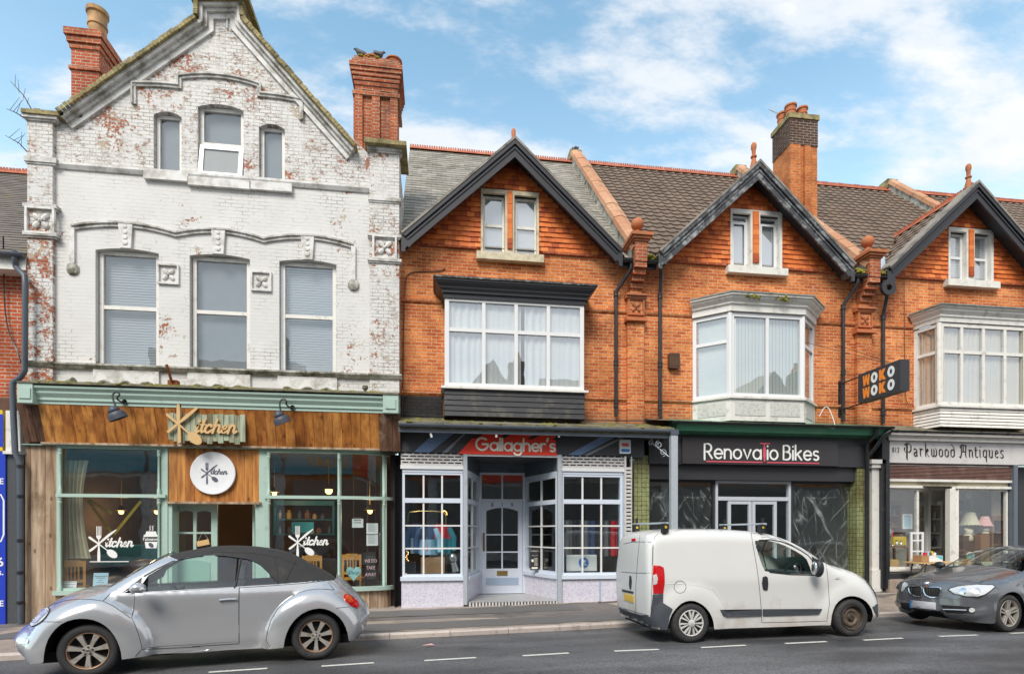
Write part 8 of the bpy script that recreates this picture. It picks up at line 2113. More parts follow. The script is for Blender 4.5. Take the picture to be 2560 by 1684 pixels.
# window lettering on the cafe panes
def cafe_decal(cx_, cy_, sc_, par, Y):
 mb = MB(); cx, cz = P(cx_, cy_, Y); utensils(mb, cx, cz, sc_, Y, .002); script_word(mb, cx+sc_*.30, cz-sc_*.18, sc_*.31, Y, .002, .30); part('lettering', mb, M['white_letter'], par)
cafe_decal(247, 1358, .35, sw, YS+.028); cafe_decal(744, 1354, .34, sw2, YS+.028)
mb = MB(); cx, cz = P(376, 1352, YS); mb.prism([(cx-.10, cz-.14), (cx+.10, cz-.14), (cx+.12, cz-.01), (cx-.12, cz-.01)], YS+.028, YS+.030); mb.box(cx-.14, cx+.14, YS+.028, YS+.03, cz+.09, cz+.13); mb.prism([(cx-.11, cz+.13), (cx+.11, cz+.13), (cx+.09, cz+.20), (cx-.09, cz+.20)], YS+.028, YS+.03)
text_mb(mb, 'Takeaway', cx, cz+.015, .085, YS+.028, bold=.015, shear=.2)
for k in (-.03, .02): ribbon(mb, [(cx+k, cz+.22), (cx+k+.02, cz+.25), (cx+k, cz+.28), (cx+k+.02, cz+.31)], .014, YS+.028, .002)
part('takeaway_lettering', mb, M['white_letter'], sw)
mb = MB(); mb.prism([(cx+.04*cos(t)*.7-.06*sin(t)*.7, cz-.08+.04*cos(t)*.7+.06*sin(t)*.7) for t in [2*pi*i/14 for i in range(14)]], YS+.026, YS+.0275); part('bean_mark', mb, M['plum_grey'], sw)
mb = MB(); mb.box(X(222, YS), X(320, YS), YS+.028, YS+.03, Zh(270, 1403, YS)-.008, Zh(270, 1403, YS)+.008); part('line_lettering', mb, M['white_letter'], sw)
# ================================================================ inside the cafe
def chair(x, y, z, rz, label, flip=1):
 c = thing('wooden_chair', label, 'chair', (x, y, z), 'pine chairs in the cafe window'); old = Matrix.Translation((x, y, z)) @ Matrix.Rotation(rz, 4, 'Z')
 mb = MB(); mb.M = old; mb.box(-.21, .21, -.2, .2, .42, .46); part('seat', mb, M['pine'], c)
 mb = MB(); mb.M = old
 mb.box(-.21, -.165, .17, .21, .46, .98); mb.box(.165, .21, .17, .21, .46, .98); mb.prism([(-.165, .86), (.165, .86), (.165, .97), (.10, 1.0), (-.10, 1.0), (-.165, .97)], .175, .2)
 mb.box(-.165, .165, .178, .2, .54, .60)
 for k in (-.09, -.03, .03, .09): mb.box(k-.014, k+.014, .182, .196, .60, .86)
 part('backrest', mb, M['pine'], c)
 for a in (-.19, .19):
  for b in (-.18, .19): mb = MB(); mb.M = old; mb.box(a-.02, a+.02, b-.02, b+.02, 0, .42); part('leg', mb, M['pine'], c)
 return c
zfc = .08
xc_, zc_ = P(190, 1400, .0); zt_ = Zh(190, 1398, .05)
chair(X(188, .05), .05, zt_-1.0, R(200), 'pine slat back chair behind the notice card in the cafe window')
zt2 = Zh(785, 1385, .3); chair(X(785, .3), .3, zt2-1., R(180), 'pine slat back chair under the white window cutlery emblem')
zt3 = Zh(885, 1382, .25); chair(X(884, .25), .25, zt3-1., R(176), 'pine slat back chair behind the heart sign in the curved window')
def flat(name, px0, py0, px1, py1, Y, t, mat, label, cat, group=None, lean=0.):
 a, z1 = P(px0, py0, Y); b, z0 = P(px1, py1, Y); mb = MB(); mb.M = Matrix.Translation(((a+b)/2, Y, min(z0, z1))) @ Matrix.Rotation(R(lean), 4, 'X'); w_ = abs(b-a)/2; mb.box(-w_, w_, 0, t, 0, abs(z1-z0)); return single(name, mb, M[mat] if isinstance(mat, str) else mat, label, cat, group)
ct = flat('framed_certificate', 231, 1431, 268, 1470, -.30, .02, 'print_blue', 'pale blue framed certificate leaning in the cafe window', 'certificate', lean=-8)
def lay(d, o, lean):
 v = min((v.co for v in o.data.vertices), key=lambda c: c.z*4+c.y); d.location = (0, v.y, 0); d.rotation_euler = (R(lean), 0, 0); return d
def inked(o, rows, w_, h_, mat='plum_grey', lean=0.):
 mb = MB()
 for k, (z, a, b, t) in enumerate(rows): mb.box(-w_+a*2*w_, -w_+b*2*w_, -.0035, -.002, z*h_-t*h_, z*h_+t*h_)
 return lay(part('printed_lines', mb, M[mat], o, local=True), o, lean)
inked(ct, [(.60, .15, .85, .012), (.52, .25, .75, .01), (.4, .4, .6, .01), (.3, .3, .7, .01), (.12, .1, .4, .012), (.1, .6, .9, .008)], .17, .42, lean=-8)
nc = flat('notice_card', 154, 1452, 190, 1472, -.32, .012, 'paper', 'small white notice card standing on the cafe window sill', 'card', lean=-10)
inked(nc, [(.75, .1, .9, .02), (.5, .15, .85, .02), (.25, .2, .8, .02)], .16, .2, 'grey_cloth', -10)
# heart sign
cx, cz = P(816, 1432, -.28); s = .165; hp = [(cx+s*(16*sin(t)**3)/17, cz+s*(13*cos(t)-5*cos(2*t)-2*cos(3*t)-cos(4*t))/15) for t in [2*pi*i/40 for i in range(40)]]
hs_ = thing('heart_sign', 'pale blue heart sign lettered Shop in the curved cafe window', 'sign', (cx, -.28, cz-s))
cx2 = X(884, -.24)
mb = MB(); dx = cx2-cx; hp = [(q[0]+dx, q[1]) for q in hp]; hs_.location.x = cx2; mb.prism(hp, -.25, -.235); part('heart', mb, M['sky_blue'], hs_)
mb = MB(); text_mb(mb, 'Shop', cx2-.01, cz-.03, .12, -.254, shear=.35); part('lettering', mb, M['teal'], hs_)
cb = flat('chalkboard', 915, 1388, 938, 1446, -.05, .02, 'black_letter', 'small arched chalkboard lettered WE DO TAKE AWAY in pink', 'chalkboard', lean=-5)
mb = MB()
for k, t in enumerate(('WE DO', 'TAKE', 'AWAY')): text_mb(mb, t, 0, .36-.15*k, .11, -.006, sx=.72)
lay(part('lettering', mb, M['chalk_pink'], cb, local=True), cb, -5)
for a, b, c, d, lab in ((880, 1296, 908, 1318, 'white notice with paw prints on the curved cafe window'), (916, 1307, 945, 1334, 'upper plain white sheet taped inside the curved cafe window'), (916, 1336, 945, 1363, 'lower plain white sheet taped inside the curved cafe window')):
 o = flat('paper_notice', a, b, c, d, -.17, .004, 'paper', lab, 'notice', 'papers on the cafe window'); inked(o, [(.8, .15, .85, .03), (.62, .15, .8, .03), (.42, .2, .8, .03)] if b == 1296 else [(.85-.09*k, .12, .7+.2*((k*3) % 2), .008) for k in range(8)], .12, .26, 'grey_cloth')
# pendant lamps
for k, (a, b, Y, lab) in enumerate(((303, 1279, 1.2, 'lit pendant bulb in the left cafe window'), (686, 1233, 1.0, 'lit yellow pendant shade left of the transom in the right cafe window'), (822, 1226, .8, 'large lit pendant globe beside the mullion in the right cafe window'), (925, 1278, .5, 'small lit pendant above the taped sheets in the curved window'), (392, 1279, 1.6, 'lit pendant half hidden by the left window frame'))):
 x, z = P(a, b, Y); l = thing('pendant_lamp', lab, 'lamp', (x, Y, z), 'pendant lamps in the cafe')
 mb = MB(); mb.lathe([(.012, .7), (.012, .12), (.05, .1), (.12, .0), (.11, .0), (.04, .09)], (x, Y, z+.03), 'z', 14); part('shade', mb, M['brass'], l, True)
 mb = MB(); mb.ball((x, Y, z), .055 if k != 2 else .085, 10); part('bulb', mb, M['bulb'], l, True)
 ld = bpy.data.lights.new('bulb_light', 'POINT'); ld.energy = 7; ld.color = (1, .72, .42); ld.shadow_soft_size = .1; lo = bpy.data.objects.new('bulb_light', ld); COL.objects.link(lo); lo.parent = l; lo.location = (0, 0, -.12)
# curtain, banner, teal joinery, shelves
mb = MB(); xa, xb = X(166, -.1), X(226, -.1); za, zb_ = Zh(190, 1395, -.1), Zh(190, 1150, -.1)
mb.grid(lambda u, v: (xa+(xb-xa)*u*(1-.35*math.sin(pi*v*.9)), -.1+.03*sin(u*26), za+(zb_-za)*v), 26, 8); single('hessian_curtain', mb, M['cream_cloth'], 'brown hessian curtain gathered at the left cafe window', 'curtain', smooth=True)
yb = MB(); q = lambda a, b: P(a, b, .5)
for a, b in ((q(218, 1247), q(282, 1335)), (q(285, 1335), q(352, 1252)), (q(222, 1247), q(280, 1283))): ribbon(yb, [a, b], .06, .5-random.random()*.01, .004, False)
single('yellow_bunting', yb, M['bunting'], 'yellow crossed bunting hung inside the left cafe window', 'bunting')
def block(name, px0, py0, px1, py1, Y, dep, mat, label, cat, group=None):
 a, z1 = P(px0, py0, Y); b, z0 = P(px1, py1, Y); mb = MB(); w_ = b-a; h_ = z1-z0; e = min(.015, w_*.1, h_*.1)
 mb.box(a, b, Y, Y+dep, z0, z1-e); mb.box(a+e*.4, b-e*.4, Y+e*.4, Y+dep-e*.4, z1-e+.0005, z1); return single(name, mb, M[mat], label, cat, group)
block('teal_counter', 196, 1362, 395, 1410, 1.4, .6, 'teal', 'teal counter front across the back of the left cafe window', 'counter')
def shelf_unit(px0, px1, py0, py1, Y, rows, mat, label, items, seed, cat='shelf'):
 rr = random.Random(seed); a, z1 = P(px0, py0, Y); b, z0 = P(px1, py1, Y)
 u = thing('shelf_unit', label, cat, ((a+b)/2, Y, z0))
 mb = MB(); mb.box(a, a+.05, Y, Y+.3, z0, z1); mb.box(b-.05, b, Y, Y+.3, z0, z1); mb.box(a, b, Y-.01, Y+.3, z1, z1+.12); part('frame', mb, M[mat], u)
 for r in range(rows):
  z = z0+(z1-z0)*r/rows; mb = MB(); mb.box(a+.051, b-.051, Y+.01, Y+.29, z, z+.03); part('shelf', mb, M[mat], u)
  x = a+.12
  while x < b-.12:
   w_ = rr.uniform(.035, .075); h_ = rr.uniform(.10, .24); m = rr.choice(items); mb = MB()
   mb.lathe([(w_*.9, 0), (w_, .02), (w_, h_*.7), (w_*.55, h_*.82), (w_*.6, h_)], (x, Y+.12, z+.031), 'z', 8)
   single('jar', mb, M[m], 'small jar standing on the shelves behind the glass', 'jar', 'jars on the shelves', True); x += w_*2+rr.uniform(.03, .16)
 return u
shelf_unit(684, 836, 1262, 1336, 2.2, 2, 'teal', 'teal framed shelves of jars behind the right cafe window', ['wood_mid', 'cream_cloth', 'silver', 'red_cloth', 'plum_grey', 'pine_pale'], 3)
asg = flat('hanging_sign', 729, 1304, 784, 1330, .9, .02, 'aqua', 'aqua hanging board with dark script lettering behind the right cafe glass', 'sign')
mb = MB(); script_word(mb, -.16, .08, .07, -.004, .002, .22); part('lettering', mb, M['black_letter'], asg, local=True)
# armchair with cushion
ac = thing('armchair', 'dark brown leather armchair behind the certificate in the cafe window', 'armchair', (X(315, .2), .4, .1))
x = X(322, .2); mb = MB(); mb.M = Matrix.Translation((x, .5, .1)); mb.ball((0, 0, .35), .45, 12, (1, .9, .5)); part('seat', mb, M['leather'], ac, True)
mb = MB(); mb.M = Matrix.Translation((x, .85, .1)); mb.ball((0, 0, .72), .48, 12, (1, .35, .62)); part('backrest', mb, M['leather'], ac, True)
for s in (-1, 1): mb = MB(); mb.M = Matrix.Translation((x+s*.45, .5, .1)); mb.ball((0, 0, .5), .2, 10, (.7, 2., .9)); part('arm', mb, M['leather'], ac, True)
mb = MB(); mb.M = Matrix.Translation((x+.1, .62, .8)) @ Matrix.Rotation(R(-20), 4, 'Y'); mb.ball((0, 0, 0), .26, 10, (1.2, .4, .6)); single('cushion', mb, M['cream_cloth'], 'patterned cushion on the leather armchair in the cafe', 'cushion', None, True)
wt = thing('door_tag', 'small wooden tag hanging on a string in the cafe door', 'sign', (X(470, YS+.2), YS+.2, Zh(470, 1366, YS+.2)))
x, z = P(508, 1356, YS+.25); mb = MB(); mb.M = Matrix.Translation((x, YS+.25, z)) @ Matrix.Rotation(R(-12), 4, 'Y'); mb.box(-.12, .12, -.012, .0, -.055, .055); part('tag', mb, M['pine_pale'], wt)
mb = MB(); mb.tube([(x-.09, YS+.245, z+.05), (x-.0, YS+.245, z+.25), (x+.10, YS+.245, z+.07)], .004, 4); part('string', mb, M['cream_cloth'], wt)
# ================================================================ stock in the red-signed shop
Y0 = .0
zfl_ = .2
def jacket(x, y, z, m1, m2, label, w_=.24, stripe=None):
 j = thing('jacket', label, 'jacket', (x, y, z), 'jackets on the rail')
 for k, (z0, z1, m) in enumerate(((0, .34, m1), (.34, .66, m2))):
  mb = MB(); mb.grid(lambda u, v: (x+(u-.5)*2*w_*(.92+.1*v if k == 0 else 1.02-.55*max(0, v-.72)/.28), y+.03*sin(u*15+z)-.06*sin(pi*u), z+z0+(z1-z0)*v), 12, 6); part('body', mb, M[m], j, True)
 for s in (-1, 1):
  mb = MB(); mb.tube([(x+s*w_*.8, y, z+.58), (x+s*(w_+.05), y-.02, z+.36), (x+s*(w_+.06), y-.04, z+.06)], [.06, .07, .05], 8); part('sleeve', mb, M[m2 if s < 0 else m1], j, True)
 return j
rl = thing('clothes_rail', 'gold clothes rail with fairy lights in the left shop window', 'rail', (X(1080, .1), .1, .25))
xa, xb = X(1018, .1), X(1116, .1); zt_ = Zh(1065, 1277, .1)
mb = MB(); mb.tube(smoothline([(xa, .1, .3), (xa, .1, zt_-.1), (xa+.08, .1, zt_), (xb-.08, .1, zt_), (xb, .1, zt_-.1), (xb, .1, .3)], 1), .014, 8); part('frame', mb, M['brass'], rl, True)
mb = MB()
for k in range(34): mb.ball((xa+.0+.03*sin(k*1.3), .06, .5+k*.036), .012, 5)
for k in range(12): mb.ball((xb-.06*cos(k*.28)-.05, .06, zt_-.08+.09*sin(k*.28)), .012, 5)
part('fairy_lights', mb, M['bulb'], rl, kind='stuff')
zj = Zh(1065, 1385, .1)
jacket(X(1041, -.05), -.05, zj+.03, 'ltblue_cloth', 'navy_cloth', 'light blue and navy jacket nearest the fairy lights', .15)
jacket(X(1070, -.1), -.1, zj, 'ltblue_cloth', 'navy_cloth', 'pale blue and navy jacket in the middle of the rail', .2)
jacket(X(1102, -.05), -.05, zj+.02, 'teal_cloth', 'red_cloth', 'red and teal jacket on the rail by the mannequin', .23)
block('cardboard_box', 1052, 1392, 1112, 1432, -.1, .35, 'cardboard', 'brown cardboard box on the floor of the left shop window', 'box')
block('plastic_crate', 1010, 1404, 1040, 1432, -.15, .3, 'dark_cloth', 'black plastic crate in the corner of the left shop window', 'crate')
mb = MB(); x, z = P(1132, 1400, -.1); mb.ball((x, -.05, z+.05), .11, 12, (.9, 1, 1.2)); mb.tube([(x, -.05, z), (x+.06, -.05, z-.25)], [.06, .1], 10); single('mannequin', mb, M['silver'], 'silver mannequin head in the corner of the left shop window', 'mannequin', None, True)
bd = block('display_board', 1416, 1386, 1492, 1426, -.18, .02, 'paper', 'white display board with a blue round badge in the right shop window', 'board')
mb = MB(); x, z = P(1459, 1405, -.185); q = Vector((x, -.19, z))-bd.location
mb.lathe([(.115, 0), (.115, -.006), (.001, -.006)], (q.x, q.y, q.z), 'y', 28); d = part('blue_badge', mb, M['bluelogo'], bd, local=True)
mb = MB()
for a in (-28, 0, 28):
 t = R(90-a); mb.prism([(q.x+.012*cos(t+pi/2), q.z-.02), (q.x+.07*cos(t)+.022*cos(t+pi/2), q.z-.01+.05*sin(t)), (q.x+.085*cos(t), q.z-.01+.085*sin(t)), (q.x+.07*cos(t)-.022*cos(t+pi/2), q.z-.01+.05*sin(t)), (q.x-.012*cos(t+pi/2), q.z-.02)], q.y-.009-.0005*abs(a)/28, q.y-.0062)
text_mb(mb, 'adidas', q.x, q.z-.06, .055, q.y-.008, bold=.02); part('badge_mark', mb, M['white_letter'], d, local=True)
r2 = thing('clothes_rail', 'rail of dark trousers and coats in the right shop window', 'rail', (X(1480, .4), .4, .25))
mb = MB(); zr2 = Zh(1480, 1300, .4); mb.tube([(X(1410, .4), .4, .3), (X(1410, .4), .4, zr2), (X(1550, .4), .4, zr2), (X(1550, .4), .4, .3)], .014, 8); part('frame', mb, M['silver'], r2)
for k, m in enumerate(('grey_cloth', 'dark_cloth', 'grey_cloth', 'navy_cloth', 'dark_cloth', 'grey_cloth', 'red_cloth')):
 x = X(1420+k*19, .4); mb = MB(); mb.grid(lambda u, v: (x-.09+.18*u, .38+.03*sin(u*9+k), zr2-.85+.85*v), 6, 3); single('hanging_garment', mb, M[m], ('dark grey garment on the right hand rail', 'black garment on the right hand rail', 'dark grey garment on the right hand rail', 'navy garment on the right hand rail', 'black garment on the right hand rail', 'dark grey garment on the right hand rail', 'red garment at the end of the right hand rail')[k], 'garment', ('dark grey garments', 'black garments', 'dark grey garments', 'navy garment', 'black garments', 'dark grey garments', 'red garment')[k], True)
lw = flat('shop_poster', 1326, 1370, 1347, 1424, .35, .006, 'charcoal', 'small dark green opening hours poster in the lobby window', 'poster')
ww = max(v.co.x for v in lw.data.vertices); mb = MB(); hh = max(v.co.z for v in lw.data.vertices)
text_mb(mb, "Gallagher's", 0, hh*.86, ww*.42, -.008); text_mb(mb, 'OPENING TIMES', 0, hh*.66, ww*.2, -.008)
for k in range(7): mb.box(-ww*.1, ww*.7, -.008, -.007, hh*(.54-.055*k), hh*(.555-.055*k))
mb.box(-ww*.75, -ww*.25, -.008, -.007, hh*.38, hh*.5); mb.box(-ww*.7, ww*.7, -.008, -.007, hh*.06, hh*.14); part('lettering', mb, M['cream_letter'], lw, local=True)
# ================================================================ antiques
def lamp(px, py0, py1, Y, m, bm, label):
 x, z1 = P(px, py0, Y); z0 = Zh(px, py1, Y); H = z1-z0; l = thing('table_lamp', label, 'lamp', (x, Y, z0), 'table lamps in the antiques window')
 mb = MB(); mb.lathe([(.09, 0), (.09, .03), (.05, .06), (.10, H*.2), (.09, H*.3), (.03, H*.42), (.02, H*.5)], (x, Y, z0), 'z', 14); part('base', mb, M[bm], l, True)
 mb = MB(); n = 24; r0, r1 = H*.38, H*.18
 mb.lathe([(r0, H*.45), (r0*.95, H*.48), (r1, H), (r1*.95, H), (r0*.9, H*.48)], (x, Y, z0), 'z', 24); part('lamp_shade', mb, M[m], l, 30)
 mb = MB()
 for k in range(18): a = 2*pi*k/18; mb.ball((x+r0*cos(a), Y+r0*sin(a), z0+H*.44), .022, 5)
 part('fringe', mb, M[m], l); return l
yl = .25
block('wood_chest', 2408, 1338, 2472, 1440, yl-.15, .5, 'wood_dark', 'dark wooden chest under the lamps in the antiques window', 'chest')
lamp(2424, 1280, 1337, yl, 'cream_cloth', 'cream_cloth', 'large cream pleated lamp with a fringed shade')
block('wood_stand', 2452, 1334, 2474, 1440, yl-.3, .2, 'wood_mid', 'orange brown wooden stand carrying the pink lamp', 'stand')
lamp(2462, 1290, 1333, yl-.2, 'pink_cloth', 'cream_cloth', 'small pink lamp with a frilled shade')
mb = MB(); x, z = P(2450, 1322, yl-.25); mb.lathe([(.05, 0), (.07, .05), (.055, .14), (.06, .18)], (x, yl-.25, z-.08), 'z', 10); mb.tube([(x+.05, yl-.25, z+.06), (x+.11, yl-.25, z+.03), (x+.05, yl-.25, z-.04)], .01, 6); single('brown_jug', mb, M['leather'], 'dark brown jug between the cream and pink lamps', 'jug', None, True)
def disc(px, py, r, Y, m, m2, label, name='wall_clock', cat='clock'):
 x, z = P(px, py, Y); mb = MB(); mb.lathe([(r, 0), (r, -.03), (r*.85, -.035), (.001, -.03)], (x, Y, z), 'y', 24); o = thing(name, label, cat, (x, Y, z-r)); part('rim', mb, M[m], o)
 mb = MB(); mb.lathe([(r*.8, -.034), (r*.8, -.04), (.001, -.04)], (x, Y, z), 'y', 24); f = part('face', mb, M[m2], o)
 mb = MB(); ribbon(mb, [(x, z), (x, z+r*.6)], r*.07, Y-.045, .003); ribbon(mb, [(x, z), (x+r*.4, z-r*.1)], r*.08, Y-.046, .003); part('hands', mb, M['black_letter'], f)
disc(2419, 1238, .12, .75, 'wood_mid', 'cream_cloth', 'round wooden wall clock high in the antiques window'); disc(2424, 1390, .12, -.05, 'cream_cloth', 'sky_blue', 'small pale blue clock by the brown basket', 'mantel_clock')
def picture(px0, py0, px1, py1, Y, fm, im, label):
 a, z1 = P(px0, py0, Y); b, z0 = P(px1, py1, Y); o = thing('framed_picture', label, 'picture', ((a+b)/2, Y, z0), 'pictures in the antiques shop')
 part('frame', frame_mb(a, b, z0, z1, Y, .035, .03), M[fm], o); part('image', pane_mb(a+.03, b-.03, z0+.03, z1-.03, Y+.02), M[im], o)
picture(2257, 1284, 2281, 1321, .15, 'white_paint', 'print_blue', 'white framed pale blue picture in the left antiques window')
picture(2434, 1277, 2455, 1296, .95, 'black_letter', 'sky_blue', 'small black framed picture behind the lamps')
picture(2392, 1249, 2425, 1276, .95, 'wood_mid', 'plum_grey', 'wide wooden framed picture under the wall clock')
picture(2394, 1284, 2406, 1306, .95, 'silver', 'plum_grey', 'small silver framed picture beside the cream lamp')
mb = MB(); xa, z1 = P(2478, 1226, .6); xb, z0 = P(2516, 1440, .6); mb.grid(lambda u, v: (xa+(xb-xa)*u, .6+.02*sin(20*u), z0+(z1-z0)*v), 16, 2); single('lace_panel', mb, M['cream_cloth'], 'pale patterned panel at the right of the antiques window', 'panel', None, True)
block('yellow_case', 2233, 1340, 2266, 1362, .1, .15, 'yellow', 'open yellow case standing on the table in the antiques window', 'case')
dt = thing('dark_table', 'dark wooden side table carrying silverware in the left antiques window', 'table', (X(2242, .1), .1, .5)); xa, xb = X(2212, .0), X(2275, .0); zt_ = Zh(2240, 1365, .0)
mb = MB(); mb.box(xa, xb, -.02, .5, zt_-.04, zt_); part('tabletop', mb, M['wood_mid'], dt)
for a in (xa+.03, xb-.03):
 for b in (.02, .46): mb = MB(); mb.box(a-.025, a+.025, b-.025, b+.025, zt_-.75, zt_-.041); part('leg', mb, M['wood_mid'], dt)
rr = random.Random(4)
for k in range(9):
 x = xa+.06+k*.058; mb = MB(); h_ = rr.uniform(.05, .16); mb.lathe([(.02, 0), (.035, .02), (.03, h_*.6), (.015, h_*.75), (.03, h_)], (x, .08+.1*(k % 2), zt_+.001), 'z', 9); single('silver_cup', mb, M['silver'], 'small silver cup on the dark side table', 'cup', 'silverware on the side table', True)
mb = MB(); x, z = P(2222, 1330, .1); mb.lathe([(.10, 0), (.09, .05), (.02, .09), (.001, .09)], (x, .1, z), 'y', 18); mb.tube([(x, .1, z), (x+.07, .1, z-.12), (x+.02, .1, z-.26)], .012, 6); single('desk_lamp', mb, M['silver'], 'silver desk lamp above the yellow case', 'lamp', None, True)
mb = MB(); x, z = P(2219, 1297, .6); mb.ball((x, .6, z), .11, 10, (1.2, 1, .8)); single('red_hat', mb, M['red_cloth'], 'red hat at the back of the left antiques window', 'hat', None, True)
# white slatted frame and folding table outside
wf = thing('white_frame', 'white painted window frame leaning in the doorway of the antiques shop', 'frame', (X(2290, -.4), -.42, .5))
a, z1 = P(2277, 1329, -.55); b, z0 = P(2310, 1425, -.55); part('outer_frame', frame_mb(a, b, z0, z1, -.55, .05, .03, [], [z0+(z1-z0)*.5, z0+(z1-z0)*.78], .035), M['white_paint'], wf)
ft = thing('folding_table', 'low folding trestle table with a pale top in the antiques doorway', 'table', (X(2330, -.9), -.8, .35))
xa, xb = X(2279, -.8), X(2387, -.8); zt_ = Zh(2335, 1404, -.9)
mb = MB(); mb.box(xa, xb, -1.02, -.55, zt_-.03, zt_); part('tabletop', mb, M['pine_pale'], ft)
zg2 = basez(11)-.08
for s, x in ((1, xa+.18), (-1, xb-.18)):
 for y in (-.98, -.6): mb = MB(); mb.tube([(x+s*.04, y, zt_-.03), (x-s*.10, y, zg2)], .012, 6); part('leg', mb, M['black_metal'], ft)
 mb = MB(); mb.tube([(x+s*.0, -.79, zt_-.28), (x+s*.22, -.79, zt_-.04)], .008, 5); part('brace', mb, M['black_metal'], ft)
def carton(px0, py0, px1, py1, Y, d, m, lab, flap=None):
 a, z1 = P(px0, py0, Y); b, z0 = P(px1, py1, Y); c = thing('carton', lab, 'box', ((a+b)/2, Y+d/2, z0), 'boxes on the folding table')
 mb = MB(); mb.box(a, b, Y, Y+.012, z0, z1); mb.box(a, b, Y+d-.012, Y+d, z0, z1); mb.box(a, a+.012, Y+.0125, Y+d-.0125, z0, z1); mb.box(b-.012, b, Y+.0125, Y+d-.0125, z0, z1); mb.box(a+.013, b-.013, Y+.013, Y+d-.013, z0, z0+.02); part('walls', mb, M[m], c)
 if flap: mb = MB(); mb.prism([(a+(b-a)*.45, z0+(z1-z0)*.95), (b-.01, z0+(z1-z0)*.95), (b-.01, z0+(z1-z0)*.25)], Y-.003, Y-.0005); part('printed_patch', mb, M[flap], c)
 return a, b, z0, z1
a, b, z0, z1 = carton(2304, 1388, 2322, 1403, -.9, .25, 'cardboard', 'plain brown carton at the left of the folding table')
a, b, z0, z1 = carton(2323, 1388, 2357, 1403, -.9, .3, 'paper', 'white and blue carton full of toys on the folding table', 'aqua')
for k, (m, lab) in enumerate((('red_cloth', 'red packet sticking out of the white carton'), ('print_blue', 'pale blue packet sticking out of the white carton'), ('plum_grey', 'purple packet sticking out of the white carton'), ('yellow', 'yellow packet sticking out of the white carton'), ('paper', 'white packet sticking out of the white carton'))):
 x = a+.03+(b-a-.08)*k/5; mb = MB(); mb.M = Matrix.Translation((x, -.78, z1-.04)) @ Matrix.Rotation(R(random.uniform(-12, 12)), 4, 'Y'); mb.box(-.025, .035, 0, .07, 0, .11+.03*(k % 2)); mb.box(-.027, .037, -.002, .072, .03, .05); single('toy_packet', mb, M[m], lab, 'packet', 'packets in the carton')
carton(2324, 1413, 2350, 1440, -.8, .25, 'paper', 'white box standing under the folding table', 'print_blue')
# basket and case on the right
def basket(px, py, w_, h_, Y, m, lab):
 x, z = P(px, py, Y); o = thing('basket', lab, 'basket', (x, Y, z), None); mb = MB(); mb.lathe([(w_*.8, 0), (w_, h_*.5), (w_*.95, h_), (w_*.85, h_), (w_*.7, .02)], (x, Y, z), 'z', 18); part('body', mb, M[m], o, True)
 mb = MB(); mb.tube([(x+w_*cos(t), Y, z+h_+w_*.9*sin(t)) for t in [pi*i/12 for i in range(13)]], .012, 6); part('handle', mb, M['wood_mid'], o, True)
basket(2403, 1417, .24, .22, -.05, 'cardboard', 'round wicker basket with a hoop handle in the right antiques window'); basket(2455, 1418, .2, .16, .0, 'cream_cloth', 'low pale basket near the right antiques pane')
mb = MB(); x, z = P(2410, 1345, .3);
for dx_, dz_, r_ in ((0, 0, .13), (.03, .16, .10), (-.04, .22, .05), (.1, .22, .05), (-.12, -.02, .06), (.13, -.02, .06)): mb.ball((x+dx_, .2, z+dz_), r_, 10)
single('teddy_bear', mb, M['cream_cloth'], 'pale teddy bear sitting left of the dark chest', 'toy', None, True)
shelf_unit(2213, 2256, 1262, 1345, .35, 3, 'wood_mid', 'brown wooden shelves of bric-a-brac in the left antiques window', ['silver', 'brass', 'cream_cloth', 'sky_blue', 'red_cloth'], 21)
shelf_unit(2480, 2512, 1300, 1425, .15, 4, 'wood_mid', 'narrow wooden shelves of bric-a-brac at the right of the antiques window', ['silver', 'brass', 'cream_cloth', 'sky_blue', 'pine_pale'], 22)
block('leather_case', 2440, 1404, 2476, 1424, -.12, .2, 'leather', 'brown leather case lying on the sill side of the right antiques window', 'case')
block('pine_box', 2226, 1398, 2248, 1418, -.05, .2, 'pine_pale', 'small pine box under the dark side table in the antiques window', 'box')
shelf_unit(2319, 2356, 1262, 1405, 1.0, 4, 'white_aged', 'white shelves of bric-a-brac seen through the antiques doorway', ['silver', 'brass', 'cream_cloth', 'plum_grey', 'wood_mid'], 8)
# ================================================================ small fixtures on the fronts
def boxy(name, px0, py0, px1, py1, Y, d, mat, label, cat):
 a, z1 = P(px0, py0, Y-d); b, z0 = P(px1, py1, Y-d); o = thing(name, label, cat, ((a+b)/2, Y, z0)); mb = MB(); e = .02
 mb.prism([(a+e, z0), (b-e, z0), (b, z0+e), (b, z1-e), (b-e, z1), (a+e, z1), (a, z1-e), (a, z0+e)], Y-d, Y-.002); part('case', mb, M[mat], o); return o, a, b, z0, z1
o, a, b, z0, z1 = boxy('alarm_box', 1550, 1098, 1577, 1133, -.5, .08, 'pvc', 'white alarm box with red lettering and a blue base strip', 'alarm box')
mb = MB(); mb.box(a+.03, b-.03, -.584, -.5805, z0+.03, z0+.10); part('blue_strip', mb, M['bluelogo'], o)
mb = MB()
for k in (.60, .69): mb.box(a+.04, b-.04-.02*(k > .65), -.584, -.5805, z0+(z1-z0)*k-.012, z0+(z1-z0)*k+.012)
part('red_lettering', mb, M['red_sign'], o)
mb = MB(); mb.box(a+.04, b-.04, -.5845, -.5806, z0+(z1-z0)*.48, z0+(z1-z0)*.53); part('grey_lettering', mb, M['grey_cloth'], o)
o, a, b, z0, z1 = boxy('alarm_box', 1674, 881, 1700, 920, 0, .12, 'wood_dark', 'brown box fixed to the brick beside the canted bay', 'alarm box')
